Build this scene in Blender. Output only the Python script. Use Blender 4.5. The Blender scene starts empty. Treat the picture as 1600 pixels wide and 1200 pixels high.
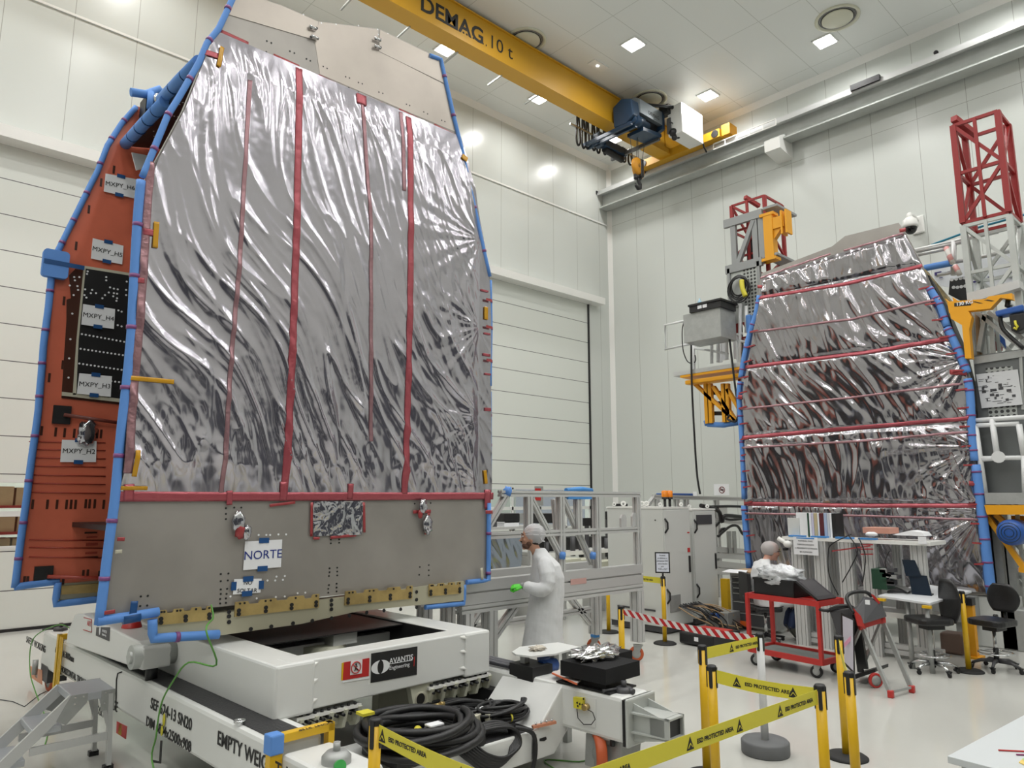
import bpy, bmesh, math, random
from mathutils import Vector as V, Matrix as M, noise
random.seed(7)
SC = bpy.context.scene
COL = SC.collection
# ------------------------------------------------------------------ camera
FPX, PITCH, ROLL, YAW, CH = 1124.08, 0.158707, 0.000712, 0.824315, 2.2
_f = V((math.cos(YAW)*math.cos(PITCH), math.sin(YAW)*math.cos(PITCH), math.sin(PITCH)))
_r0 = V((math.sin(YAW), -math.cos(YAW), 0)); _u0 = _r0.cross(_f)
_r = _r0*math.cos(ROLL)+_u0*math.sin(ROLL); _u = -_r0*math.sin(ROLL)+_u0*math.cos(ROLL)
CAMP = V((0, 0, CH))
cd = bpy.data.cameras.new('camera'); cam = bpy.data.objects.new('camera', cd); COL.objects.link(cam)
cd.sensor_width = 36; cd.lens = FPX/1600*36; cd.clip_end = 200
cam.matrix_world = M(((_r.x, _u.x, -_f.x, 0), (_r.y, _u.y, -_f.y, 0), (_r.z, _u.z, -_f.z, CH), (0, 0, 0, 1)))
SC.camera = cam
# ------------------------------------------------------------------ world and exposure
w = bpy.data.worlds.new('world'); SC.world = w; w.use_nodes = True
w.node_tree.nodes['Background'].inputs[0].default_value = (.85, .9, 1, 1)
w.node_tree.nodes['Background'].inputs[1].default_value = .3
SC.view_settings.view_transform = 'Standard'; SC.view_settings.look = 'None'
SC.view_settings.gamma = 1; SC.view_settings.exposure = 0.12
SC.view_settings.use_curve_mapping = False
LAMP_W = 50.0        # watts of each ceiling lamp
XW, YW, ZC = 18.3, 14.9, 13.5     # right wall, door wall, ceiling
XL, YF = -9.0, -9.0

def ray(px, py): return _f + _r*((px-800)/FPX) - _u*((py-600)/FPX)
def PX(px, py, x): d = ray(px, py); return CAMP + d*(x/d.x)
def PY(px, py, y): d = ray(px, py); return CAMP + d*(y/d.y)
def PZ(px, py, z): d = ray(px, py); return CAMP + d*((z-CH)/d.z)
def PP(px, py, p, n):
    d = ray(px, py); n = V(n); return CAMP + d*((V(p)-CAMP).dot(n)/d.dot(n))

# ------------------------------------------------------------------ materials
MATS = {}
def mat(name, col, rough=.5, metal=0., bump=None, var=None, spec=.5, coat=0, alpha=None, emit=None, trans=0):
    if name in MATS: return MATS[name]
    m = bpy.data.materials.new(name); m.use_nodes = True; MATS[name] = m
    nt = m.node_tree; b = nt.nodes['Principled BSDF']
    b.inputs['Base Color'].default_value = (*col, 1); b.inputs['Roughness'].default_value = rough
    b.inputs['Metallic'].default_value = metal; b.inputs['Specular IOR Level'].default_value = spec
    b.inputs['Coat Weight'].default_value = coat
    if alpha is not None: b.inputs['Alpha'].default_value = alpha
    if trans: b.inputs['Transmission Weight'].default_value = trans
    if emit: b.inputs['Emission Color'].default_value = (*col, 1); b.inputs['Emission Strength'].default_value = emit
    tc = nt.nodes.new('ShaderNodeTexCoord')
    if var:
        n = nt.nodes.new('ShaderNodeTexNoise'); n.inputs['Scale'].default_value = var[0]; n.inputs['Detail'].default_value = 5
        r = nt.nodes.new('ShaderNodeValToRGB'); a = var[1]
        r.color_ramp.elements[0].position = .35; r.color_ramp.elements[1].position = .65
        r.color_ramp.elements[0].color = (*[c*(1-a) for c in col], 1); r.color_ramp.elements[1].color = (*[min(1, c*(1+a)) for c in col], 1)
        nt.links.new(tc.outputs['Object'], n.inputs['Vector']); nt.links.new(n.outputs[0], r.inputs[0]); nt.links.new(r.outputs[0], b.inputs['Base Color'])
    if bump:
        n = nt.nodes.new('ShaderNodeTexNoise'); n.inputs['Scale'].default_value = bump[0]; n.inputs['Detail'].default_value = 4
        u = nt.nodes.new('ShaderNodeBump'); u.inputs['Strength'].default_value = bump[1]; u.inputs['Distance'].default_value = .01
        nt.links.new(tc.outputs['Object'], n.inputs['Vector']); nt.links.new(n.outputs[0], u.inputs['Height']); nt.links.new(u.outputs[0], b.inputs['Normal'])
    return m

def seam_mat(name, col, rough, seams, line=(.35, .36, .33), width=.012, spec=.5):
    """plain panel colour with thin joint lines; seams: (axis, pitch, offset[, lo axis, lo, hi])"""
    m = mat(name, col, rough, spec=spec); nt = m.node_tree; b = nt.nodes['Principled BSDF']
    g = nt.nodes.new('ShaderNodeNewGeometry'); s = nt.nodes.new('ShaderNodeSeparateXYZ'); nt.links.new(g.outputs['Position'], s.inputs[0])
    def mt(op, a, bb=None):
        n = nt.nodes.new('ShaderNodeMath'); n.operation = op
        for i, v in enumerate((a, bb)):
            if v is None: continue
            if isinstance(v, (int, float)): n.inputs[i].default_value = v
            else: nt.links.new(v, n.inputs[i])
        return n.outputs[0]
    tot = None
    for q in seams:
        ax, pitch, off = q[:3]
        v = s.outputs[ax]
        if pitch: v = mt('FRACT', mt('DIVIDE', mt('SUBTRACT', v, off-pitch*40), pitch)); l = mt('LESS_THAN', v, width/pitch)
        else: l = mt('LESS_THAN', mt('ABSOLUTE', mt('SUBTRACT', v, off)), width/2)
        tot = l if tot is None else mt('MAXIMUM', tot, l)
    mx = nt.nodes.new('ShaderNodeMix'); mx.data_type = 'RGBA'; mx.inputs['A'].default_value = (*col, 1); mx.inputs['B'].default_value = (*line, 1)
    nt.links.new(tot, mx.inputs['Factor']); nt.links.new(mx.outputs['Result'], b.inputs['Base Color'])
    n = nt.nodes.new('ShaderNodeTexNoise'); n.inputs['Scale'].default_value = .6; n.inputs['Detail'].default_value = 2
    u = nt.nodes.new('ShaderNodeBump'); u.inputs['Strength'].default_value = .12; u.inputs['Distance'].default_value = .02
    nt.links.new(g.outputs['Position'], n.inputs['Vector']); nt.links.new(n.outputs[0], u.inputs['Height']); nt.links.new(u.outputs[0], b.inputs['Normal'])
    return m

def film_mat(name, col, rough, fine=1.0):
    m = mat(name, col, rough, metal=.93, spec=.8, coat=.35); nt = m.node_tree; b = nt.nodes['Principled BSDF']
    b.inputs['Coat Roughness'].default_value = .04
    g = nt.nodes.new('ShaderNodeNewGeometry'); mp = nt.nodes.new('ShaderNodeMapping'); mp.inputs['Rotation'].default_value = (0, .5, 0); mp.inputs['Scale'].default_value = (5, 5, 1.3)
    nt.links.new(g.outputs['Position'], mp.inputs['Vector'])
    n = nt.nodes.new('ShaderNodeTexNoise'); n.inputs['Scale'].default_value = 1; n.inputs['Detail'].default_value = 6; n.inputs['Distortion'].default_value = 1.6
    n.noise_type = 'RIDGED_MULTIFRACTAL'; n.inputs['Roughness'].default_value = .5; n.inputs['Distortion'].default_value = .5; n.inputs['Detail'].default_value = 4
    u = nt.nodes.new('ShaderNodeBump'); u.inputs['Strength'].default_value = .5*fine; u.inputs['Distance'].default_value = .010
    nt.links.new(mp.outputs[0], n.inputs['Vector']); nt.links.new(n.outputs[0], u.inputs['Height']); nt.links.new(u.outputs[0], b.inputs['Normal']); nt.links.new(u.outputs[0], b.inputs['Coat Normal'])
    return m

def stripe_mat(name, c1, c2, vec, rough=.4):
    """two-colour stripes; vec = direction across the stripes divided by their pitch"""
    m = mat(name, c1, rough); nt = m.node_tree; b = nt.nodes['Principled BSDF']
    tc = nt.nodes.new('ShaderNodeTexCoord'); s = nt.nodes.new('ShaderNodeVectorMath'); s.operation = 'DOT_PRODUCT'; s.inputs[1].default_value = vec
    fr = nt.nodes.new('ShaderNodeMath'); fr.operation = 'FRACT'; ad = nt.nodes.new('ShaderNodeMath'); ad.inputs[1].default_value = 50; gt = nt.nodes.new('ShaderNodeMath'); gt.operation = 'GREATER_THAN'; gt.inputs[1].default_value = .5
    mx = nt.nodes.new('ShaderNodeMix'); mx.data_type = 'RGBA'; mx.inputs['A'].default_value = (*c1, 1); mx.inputs['B'].default_value = (*c2, 1)
    nt.links.new(tc.outputs['Object'], s.inputs[0]); nt.links.new(s.outputs['Value'], ad.inputs[0]); nt.links.new(ad.outputs[0], fr.inputs[0]); nt.links.new(fr.outputs[0], gt.inputs[0])
    nt.links.new(gt.outputs[0], mx.inputs['Factor']); nt.links.new(mx.outputs['Result'], b.inputs['Base Color'])
    return m

WHITE = mat('white_paint', (.78, .78, .75), .3, bump=(3, .05)); TROL = mat('trolley_white_paint', (.72, .73, .71), .28, bump=(2, .05))
IVORY = mat('ivory_paint', (.62, .62, .50), .35)
CABG = mat('cabinet_grey_paint', (.62, .635, .61), .4); DGREY = mat('dark_grey_plastic', (.06, .06, .065), .5)
BLACK = mat('black_plastic', (.012, .012, .013), .45); RUBBER = mat('black_rubber', (.012, .012, .012), .7)
TREAD = mat('ribbed_black_tread', (.025, .025, .027), .5, bump=(60, .6)); FOAMB = mat('black_foam', (.006, .006, .007), .95)
ALU = mat('anodised_aluminium', (.58, .585, .58), .36, metal=.35); ALUD = mat('aluminium_slot', (.10, .10, .10), .6, metal=.3)
PROF = mat('slotted_profile_aluminium', (.57, .575, .565), .42, metal=.25)
GALV = mat('galvanised_steel', (.40, .41, .40), .5, metal=.5, var=(9, .06)); ZINC = mat('pale_galvanised_steel', (.50, .52, .50), .5, metal=.35, var=(3, .05))
STEEL = mat('chrome_steel', (.65, .66, .67), .2, metal=1); WIRE = mat('steel_rope', (.15, .15, .15), .5, metal=.6)
SHEET = mat('aluminium_sheet', (.345, .325, .30), .42, metal=.45, var=(1.4, .10))
SHEET2 = mat('bare_aluminium_sheet', (.40, .36, .32), .33, metal=.6, var=(1.1, .10))
GOLD = mat('gold_chromate_steel', (.50, .37, .15), .35, metal=.6, var=(6, .18)); RAILM = mat('chromate_rail', (.50, .48, .36), .35, metal=.5)
BLUEF = mat('blue_foam', (.105, .27, .66), .65); BLUET = mat('blue_masking_tape', (.01, .07, .22), .4); BLUEC = mat('blue_cap', (.06, .26, .62), .5)
REDT = mat('red_film_tape', (.36, .055, .06), .28, metal=.15, bump=(25, .6)); REDF = mat('faded_red_tape', (.36, .20, .22), .25, metal=.55, bump=(22, .8)); REDM = mat('translucent_red_tape', (.40, .085, .105), .26, metal=.35, bump=(20, .7)); PURT = mat('red_tape_over_blue_foam', (.20, .06, .20), .4)
AMBT = mat('amber_polyimide_tape', (.55, .28, .01), .25)
ORNG = mat('orange_protective_film', (.62, .15, .085), .30, bump=(3, .35), var=(1.5, .10)); ORND = mat('dark_orange_film', (.36, .05, .03), .35)
BROWN = mat('brown_film_over_black', (.055, .016, .008), .35); BLKP = mat('black_panel', (.006, .006, .007), .45)
YEL = mat('crane_yellow_paint', (.60, .32, .016), .45); YELP = mat('yellow_post_paint', (.70, .42, .01), .38); YELD = mat('deep_yellow_paint', (.80, .36, .008), .45)
YELB = mat('yellow_belt_fabric', (.68, .60, .045), .5); BLUEN = mat('navy_blue_paint', (.016, .042, .085), .35); BLUES = mat('shop_blue_plastic', (.02, .09, .35), .4)
RED = mat('red_paint', (.48, .03, .025), .4); MAST = mat('red_mast_paint', (.30, .018, .018), .45)
PAPER = mat('white_paper', (.80, .81, .83), .6); INK = mat('black_ink', (.015, .015, .015), .6); INKB = mat('blue_ink', (.01, .03, .22), .6); INKR = mat('red_ink', (.50, .02, .02), .5)
CARD = mat('brown_cardboard', (.40, .27, .15), .75, var=(3, .12)); SKIN = mat('skin', (.52, .28, .19), .5); SKIN2 = mat('fair_skin', (.62, .33, .25), .5)
HAIR = mat('dark_hair', (.018, .012, .010), .7); COAT = mat('white_coat_fabric', (.66, .67, .68), .8, bump=(9, .5)); CAPM = mat('white_hair_net', (.68, .68, .70), .6, alpha=.6)
NET = mat('hair_net_elastic', (.72, .72, .74), .7); GLOVE = mat('green_glove', (.08, .60, .03), .5); GREYC = mat('grey_cuff', (.30, .30, .31), .8); DENIM = mat('navy_denim', (.012, .025, .07), .8)
GLASS = mat('window_glass', (.9, .95, .93), .03, trans=1.0); LAMPM = mat('lamp_diffuser', (1, .98, .94), .5, emit=14); FRAMEW = mat('white_window_frame', (.70, .71, .69), .4)
ORCST = mat('orange_wheel_tread', (.52, .10, .03), .5); GREENC = mat('green_cable', (.10, .30, .05), .5); TAN = mat('tan_box', (.50, .48, .38), .6)
PINKF = mat('faded_pink_panel', (.50, .20, .19), .5); GREENB = mat('dark_green_box', (.01, .05, .025), .5); COPPER = mat('copper_bar', (.65, .28, .17), .35, metal=.6)
BUBBLE = mat('bubble_wrap', (.62, .64, .66), .15, metal=.4, bump=(90, 1.)); SCREEN = mat('dark_screen', (.01, .02, .035), .12)
AMBER = mat('amber_lens', (.75, .22, .01), .2); DOME = mat('camera_dome_glass', (.005, .005, .006), .08)
HAZ = stripe_mat('red_white_barrier_stripes', (.55, .015, .02), (.80, .78, .76), (1.7, 8.0, -9.5))

# ------------------------------------------------------------------ object helpers
ORG = {}
def thing(name, label, cat, loc=(0, 0, 0), rz=0, group=None, local=False):
    """Empty at the base. local=True: parts are modelled round (0,0,0), otherwise in room coordinates."""
    o = bpy.data.objects.new(name, None); COL.objects.link(o); o.location = V(loc); o.rotation_euler.z = rz
    o.empty_display_size = .1; o['label'] = label; o['category'] = cat
    if group: o['group'] = group
    ORG[o.name] = V((0, 0, 0)) if local else V(loc)
    return o
def tag(o, label, cat, group=None, kind=None):
    o['label'] = label; o['category'] = cat
    if group: o['group'] = group
    if kind: o['kind'] = kind
    return o
def frame(d, up=V((0, 0, 1))):
    d = V(d).normalized(); up = V(up)
    if abs(d.dot(up)) > .99: up = V((1, 0, 0))
    s = d.cross(up).normalized(); return d, s, s.cross(d).normalized()

class MB:
    def __init__(s): s.v = []; s.f = []; s.sm = []
    def add(s, vs, fs, smooth=False):
        o = len(s.v); s.v += [V(a) for a in vs]; s.f += [[i+o for i in q] for q in fs]; s.sm += [smooth]*len(fs); return s
    def box(s, a, b, rz=0, c=None):
        a, b = V(a), V(b); x0, x1 = sorted((a.x, b.x)); y0, y1 = sorted((a.y, b.y)); z0, z1 = sorted((a.z, b.z))
        vs = [V((x, y, z)) for z in (z0, z1) for x, y in ((x0, y0), (x1, y0), (x1, y1), (x0, y1))]
        if rz:
            c = V(c) if c else (a+b)/2; R = M.Rotation(rz, 3, 'Z'); vs = [R @ (q-c)+c for q in vs]
        return s.add(vs, [(3, 2, 1, 0), (4, 5, 6, 7), (0, 1, 5, 4), (1, 2, 6, 5), (2, 3, 7, 6), (3, 0, 4, 7)])
    def bbox(s, a, b, r=.01, axis='z'):
        """box with bevelled vertical (axis) edges"""
        a, b = V(a), V(b); lo = V((min(a.x, b.x), min(a.y, b.y), min(a.z, b.z))); hi = V((max(a.x, b.x), max(a.y, b.y), max(a.z, b.z)))
        k = {'z': (0, 1, 2), 'x': (1, 2, 0), 'y': (2, 0, 1)}[axis]
        i, j, l = k; pts = []
        for cx, cy, a0 in ((hi[i]-r, hi[j]-r, 0), (lo[i]+r, hi[j]-r, 90), (lo[i]+r, lo[j]+r, 180), (hi[i]-r, lo[j]+r, 270)):
            for t in (0, 30, 60, 90):
                p = V((0, 0, 0)); p[i] = cx+r*math.cos(math.radians(a0+t)); p[j] = cy+r*math.sin(math.radians(a0+t)); p[l] = lo[l]; pts.append(p)
        e = V((0, 0, 0)); e[l] = hi[l]-lo[l]
        return s.prism(pts, e)
    def beam(s, p, q, wd, h=None, up=(0, 0, 1)):
        h = h or wd; p, q = V(p), V(q); d, sd, u = frame(q-p, up)
        c = [(-wd/2, -h/2), (wd/2, -h/2), (wd/2, h/2), (-wd/2, h/2)]
        vs = [e+sd*a+u*b for e in (p, q) for a, b in c]
        return s.add(vs, [(3, 2, 1, 0), (4, 5, 6, 7), (0, 1, 5, 4), (1, 2, 6, 5), (2, 3, 7, 6), (3, 0, 4, 7)])
    def profile(s, p, q, wd, h=None, up=(0, 0, 1), n=1):
        """extruded aluminium section with real slots down each face"""
        h = h or wd; p, q = V(p), V(q); d, sd, u = frame(q-p, up); g = min(wd/n, h)*.17; dp = g*1.3; c = []
        def side(a, b, nrm, k):
            a, b = V(a), V(b); e = (b-a).normalized(); L = (b-a).length; c.append(a)
            for i in range(k):
                m_ = a+e*(L*(i+.5)/k); c.extend([m_-e*g/2, m_-e*g/2-V(nrm)*dp, m_+e*g/2-V(nrm)*dp, m_+e*g/2])
        W, Hh = wd/2, h/2
        side((-W, -Hh), (W, -Hh), (0, -1), n); side((W, -Hh), (W, Hh), (1, 0), 1); side((W, Hh), (-W, Hh), (0, 1), n); side((-W, Hh), (-W, -Hh), (-1, 0), 1)
        return s.prism([p+sd*a.x+u*a.y for a in c], q-p)
    def prism(s, pts, ext):
        pts = [V(p) for p in pts]; e = V(ext); n = len(pts)
        nr = V((0, 0, 0))
        for i in range(n): nr += pts[i].cross(pts[(i+1) % n])
        if nr.dot(e) < 0: pts.reverse()
        vs = pts+[p+e for p in pts]
        return s.add(vs, [tuple(range(n))[::-1], tuple(range(n, 2*n))]+[(i, (i+1) % n, (i+1) % n+n, i+n) for i in range(n)])
    def cyl(s, p, q, r, r2=None, n=16, smooth=True, cap=True):
        r2 = r if r2 is None else r2; p, q = V(p), V(q); d, sd, u = frame(q-p)
        vs = [e+(sd*math.cos(2*math.pi*i/n)+u*math.sin(2*math.pi*i/n))*rr for e, rr in ((p, r), (q, r2)) for i in range(n)]
        s.add(vs, [(i, (i+1) % n, (i+1) % n+n, i+n)[::-1] for i in range(n)], smooth)
        if cap: o = len(s.v)-2*n; s.f += [[o+i for i in range(n)], [o+n+i for i in range(n)][::-1]]; s.sm += [False, False]
        return s
    def tube(s, path, r, n=8, closed=False, cap=True):
        P = [V(p) for p in path]; m_ = len(P); rings = []; up = V((0, 0, 1)); prev = None
        rr = r if isinstance(r, (list, tuple)) else [r]*m_
        for i in range(m_):
            a = P[(i-1) % m_] if closed or i else P[0]; b = P[(i+1) % m_] if closed or i < m_-1 else P[-1]
            d = (b-a); d = d.normalized() if d.length > 1e-9 else V((0, 0, 1))
            if prev is None: _, sd, u = frame(d)
            else:
                u = (prev-d*prev.dot(d)); u = u.normalized() if u.length > 1e-6 else frame(d)[2]; sd = d.cross(u)
            prev = u; rings.append([P[i]+(sd*math.cos(2*math.pi*k/n)+u*math.sin(2*math.pi*k/n))*rr[i] for k in range(n)])
        vs = [x for g in rings for x in g]; fs = []
        for i in range(m_ if closed else m_-1):
            j = (i+1) % m_
            fs += [(i*n+k, i*n+(k+1) % n, j*n+(k+1) % n, j*n+k) for k in range(n)]
        s.add(vs, fs, True)
        if cap and not closed:
            o = len(s.v)-len(vs); s.f += [[o+k for k in range(n)][::-1], [o+len(vs)-n+k for k in range(n)]]; s.sm += [False, False]
        return s
    def loft(s, rings, cap=True, n=20):
        """rings: (centre, rx, ry, axis_x, axis_y) ; elliptical sections joined"""
        vs = []
        for c, rx, ry, ax, ay in rings:
            vs += [V(c)+V(ax)*(rx*math.cos(2*math.pi*k/n))+V(ay)*(ry*math.sin(2*math.pi*k/n)) for k in range(n)]
        m_ = len(rings); fs = [(i*n+k, i*n+(k+1) % n, (i+1)*n+(k+1) % n, (i+1)*n+k) for i in range(m_-1) for k in range(n)]
        s.add(vs, fs, True); o = len(s.v)-len(vs)
        if cap: s.f += [[o+k for k in range(n)][::-1], [o+(m_-1)*n+k for k in range(n)]]; s.sm += [False, False]
        return s
    def sph(s, c, r, sc=(1, 1, 1), n=14, m_=9, fn=None):
        vs = []; c = V(c)
        for i in range(m_+1):
            t = math.pi*i/m_
            for k in range(n):
                a = 2*math.pi*k/n; p = V((math.sin(t)*math.cos(a), math.sin(t)*math.sin(a), math.cos(t)))
                q = V((p.x*sc[0], p.y*sc[1], p.z*sc[2]))*r
                if fn: q = fn(p, q)
                vs.append(c+q)
        fs = [(i*n+k, (i+1)*n+k, (i+1)*n+(k+1) % n, i*n+(k+1) % n) for i in range(m_) for k in range(n)]
        return s.add(vs, fs, True)
    def lathe(s, c, prof, n=24, axis=(0, 0, 1)):
        d, sd, u = frame(axis); c = V(c); vs = []
        for r, h in prof: vs += [c+d*h+(sd*math.cos(2*math.pi*k/n)+u*math.sin(2*math.pi*k/n))*r for k in range(n)]
        return s.add(vs, [(i*n+k, (i+1)*n+k, (i+1)*n+(k+1) % n, i*n+(k+1) % n) for i in range(len(prof)-1) for k in range(n)], True)
    def build(s, name, m, parent=None, org=None, bevel=0, mods=None):
        if parent is not None:
            r = parent
            while r.parent: r = r.parent
            off = ORG.get(r.name, V((0, 0, 0)))
        else: off = V(org) if org is not None else V((0, 0, 0))
        me = bpy.data.meshes.new(name); me.from_pydata([v-off for v in s.v], [], s.f); me.update()
        me.polygons.foreach_set('use_smooth', s.sm); me.materials.append(m)
        bm = bmesh.new(); bm.from_mesh(me); bmesh.ops.remove_doubles(bm, verts=bm.verts, dist=1e-6); bmesh.ops.recalc_face_normals(bm, faces=bm.faces); bm.to_mesh(me); bm.free()
        o = bpy.data.objects.new(name, me); COL.objects.link(o)
        if parent is not None: o.parent = parent
        else: o.location = off; ORG[o.name] = off
        if bevel:
            bv = o.modifiers.new('bevel', 'BEVEL'); bv.width = bevel; bv.segments = 2; bv.limit_method = 'ANGLE'; bv.harden_normals = False
        return o

def struct(name, mb, m, parent=None, **k):
    o = mb.build(name, m, parent, **k)
    if parent is None: o['kind'] = 'structure'
    return o

def text(name, body, size, o, xd, yd, m, parent, depth=.0015, align='LEFT', bold=0):
    cu = bpy.data.curves.new(name, 'FONT'); cu.body = body; cu.size = size; cu.extrude = depth/2; cu.align_x = align; cu.offset = bold; cu.resolution_u = 3
    t = bpy.data.objects.new('tmp', cu); COL.objects.link(t); bpy.context.view_layer.update()
    me = bpy.data.meshes.new_from_object(t.evaluated_get(bpy.context.evaluated_depsgraph_get())); bpy.data.objects.remove(t)
    r = parent
    while r.parent: r = r.parent
    off = ORG.get(r.name, V((0, 0, 0)))
    xd, yd = V(xd), V(yd); zd = xd.cross(yd).normalized(); o = V(o)
    for v in me.vertices: c = v.co.copy(); v.co = o+xd*c.x+yd*c.y+zd*(c.z+depth/2)-off
    me.materials.clear(); me.materials.append(m); me.name = name
    ob = bpy.data.objects.new(name, me); COL.objects.link(ob); ob.parent = parent
    return ob

def copy_tree(o, loc=None, rz=None, label=None, group=None, parent=None):
    c = o.copy(); COL.objects.link(c)
    if parent is not None: c.parent = parent
    if loc is not None: c.location = V(loc)
    if rz is not None: c.rotation_euler.z = rz
    if label: c['label'] = label
    if group: c['group'] = group
    ORG[c.name] = ORG.get(o.name, V((0, 0, 0)))
    for ch in list(o.children): copy_tree(ch, parent=c)
    return c

def smooth(pts, n=5):
    P = [V(p) for p in pts]; out = []
    for i in range(len(P)-1):
        a, b, c, d_ = P[max(i-1, 0)], P[i], P[i+1], P[min(i+2, len(P)-1)]
        for k in range(n):
            t = k/n; out.append(.5*((2*b)+(c-a)*t+(2*a-5*b+4*c-d_)*t*t+(3*b-a-3*c+d_)*t**3))
    return out+[P[-1]]

# ================================================================== THE ROOM
FLOORM = mat('glossy_epoxy_floor', (.54, .54, .505), .13, bump=(1.2, .06), var=(.5, .03), spec=.6)
seamA = seam_mat('door_wall_panels', (.61, .635, .605), .27, [(0, 1.1, 2.34)])
seamB = seam_mat('right_wall_panels', (.62, .645, .615), .27, [(1, 1.065, 3.12), (2, 0, 11.35)])
seamC = seam_mat('ceiling_panels', (.74, .76, .74), .4, [(0, 2.72, 1.35), (1, 1.12, .75)], line=(.50, .52, .49), width=.014)
doorM = seam_mat('sectional_door_panels', (.70, .725, .68), .32, [(2, .648, .665)], line=(.10, .10, .10), width=.016)
PLAIN = mat('plain_wall', (.55, .56, .52), .5); DARKW = mat('dark_blue_grey_screen', (.035, .038, .06), .6)  # the dark one is for the added, unseen screens that darken the film's reflections
struct('floor', MB().box((XL, YF, -.1), (XW+.3, YW+5, 0)), FLOORM)
struct('ceiling', MB().box((XL, YF, ZC), (XW, YW+.3, ZC+.1)), seamC)
DX0, DX1, DZ = -5.0, 17.17, 8.42
wl = MB().box((XL, YW, DZ), (XW, YW+.3, ZC)).box((DX1, YW, 0), (XW, YW+.3, DZ)).box((XL, YW, 0), (DX0, YW+.3, DZ))
struct('wall_back', wl, seamA)
struct('wall_right', MB().box((XW, YF, 0), (XW+.3, YW+.3, ZC)), seamB)
struct('wall_left', MB().box((XL-.2, YF, 0), (XL, YW+.3, ZC)), PLAIN)
struct('wall_front', MB().box((XL, YF-.2, 0), (XW+.3, YF, ZC)), PLAIN)
struct('trim_1', MB().box((XL, YW-.025, 11.34), (XW, YW, 11.39)), WHITE)                    # ledge above the door
struct('trim_2', MB().prism([(XW, YF, ZC), (XW-.14, YF, ZC), (XW, YF, ZC-.14)], (0, YW-YF, 0)), WHITE)
struct('trim_3', MB().prism([(XL, YW, ZC), (XL, YW-.14, ZC), (XL, YW, ZC-.14)], (XW-XL, 0, 0)), WHITE)
struct('trim_4', MB().prism([(XW, YW, 0), (XW-.12, YW, 0), (XW, YW-.12, 0)], (0, 0, ZC)), WHITE)
struct('trim_5', MB().prism([(DX0-.1, YW, DZ), (DX0-.1, YW-.36, DZ), (DX0-.1, YW-.36, DZ+.22), (DX0-.1, YW, DZ+.34)], (DX1-DX0+.5, 0, 0)), WHITE)  # door header box
# the great sectional door with its row of windows
d = MB(); WZ0, WZ1 = 1.36, 2.52; mull = []
x = DX1-.05
panes = []
while x > DX0+1:
    panes.append((x-1.03, x-.05)); x -= 1.09
yd0, yd1 = YW+.02, YW+.09
d.box((DX0, yd0, 0), (DX1-.06, yd1, WZ0)).box((DX0, yd0, WZ1), (DX1-.06, yd1, DZ+.1))
door = d.build('door_1', doorM); door['kind'] = 'structure'
fr = MB()
for i, (a, b) in enumerate(panes):
    fr.box((b, yd0-.005, WZ0), (b+.06, yd1, WZ1))
fr.box((DX0, yd0-.005, 1.90), (DX1-.06, yd1, 1.99)).box((DX0, yd0-.005, WZ0), (DX1-.06, yd1, WZ0+.05)).box((DX0, yd0-.005, WZ1-.05), (DX1-.06, yd1, WZ1))
fr.box((DX0, yd0-.005, WZ0), (panes[-1][0], yd1, WZ1))
fr.build('window_frame', FRAMEW, door)
for a, b in panes: MB().box((a, YW+.05, WZ0+.05), (b, YW+.056, 1.90)).box((a, YW+.05, 1.99), (b, YW+.056, WZ1-.05)).build('window_pane', GLASS, door)
MB().box((DX1-.06, YW-.02, 0), (DX1, YW+.05, DZ)).build('door_seal', BLACK, door)
MB().box((DX0, YW+.0, 0), (DX1, yd1, .05)).build('threshold_seal', BLACK, door)
# the store room seen through the door's windows
struct('wall_outside', MB().box((XL, YW+5, 0), (XW+.3, YW+5.2, 5)), mat('store_wall', (.55, .58, .52), .6))
struct('ceiling_outside', MB().box((XL, YW+.3, 5), (XW+.3, YW+5.2, 5.1)), WHITE)
for x in (0, 5, 10, 15):
    lt = thing('strip_light', 'strip light over the store room behind the glazed door', 'light', (x, YW+2.4, 4.9), group='store room strip lights')
    MB().box((x-.8, YW+2.3, 4.86), (x+.8, YW+2.5, 4.99)).build('lamp_diffuser', LAMPM, lt)
    ld = bpy.data.lights.new('strip_lamp', 'AREA'); ld.shape = 'RECTANGLE'; ld.size = 1.6; ld.size_y = .3; ld.energy = 120; lo = bpy.data.objects.new('strip_lamp', ld); COL.objects.link(lo); lo.parent = lt; lo.location = (0, 0, -.08)
sh = thing('storage_shelf', 'steel storage shelving behind the glazed door at left', 'shelf', (1.6, YW+1.6, 0))
for xx in (.4, 1.85, 3.3): 
    for yy in (1.3, 2.1): MB().box((xx-.03, YW+yy-.03, 0), (xx+.03, YW+yy+.03, 3.2)).build('upright', RED if 0 else FRAMEW, sh)
for z in (.6, 1.17, 1.6, 2.08, 2.6): MB().box((.37, YW+1.26, z-.05), (3.33, YW+2.14, z)).build('shelf', MAST, sh)
k = 0
for z, hs in ((1.17, (.28, .34)), (1.6, (.3, .36)), (2.08, (.3, .38))):
    x = .5; k = 0
    while x < 3.1:
        wd = random.uniform(.35, .6); hh = random.uniform(*hs)
        o = MB().box((x, YW+1.35, z), (x+wd, YW+1.9, z+hh)).build('cardboard_box', CARD, org=(x+wd/2, YW+1.6, z))
        k += 1; tag(o, 'brown cardboard box, %s from the left on the %s shelf behind the glazed door' % (('first', 'second', 'third', 'fourth', 'fifth', 'sixth', 'seventh')[k-1], {1.17: 'lower', 1.6: 'middle', 2.08: 'upper'}[z]), 'box', 'cardboard boxes in the store room'); x += wd+.04
b = MB().prism([(1.45, YW+.75, 1.35), (1.9, YW+.75, 1.35), (1.97, YW+.75, 1.72), (1.38, YW+.75, 1.72)], (0, .4, 0)).box((1.36, YW+.73, 1.70), (1.99, YW+1.17, 1.75))
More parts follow.
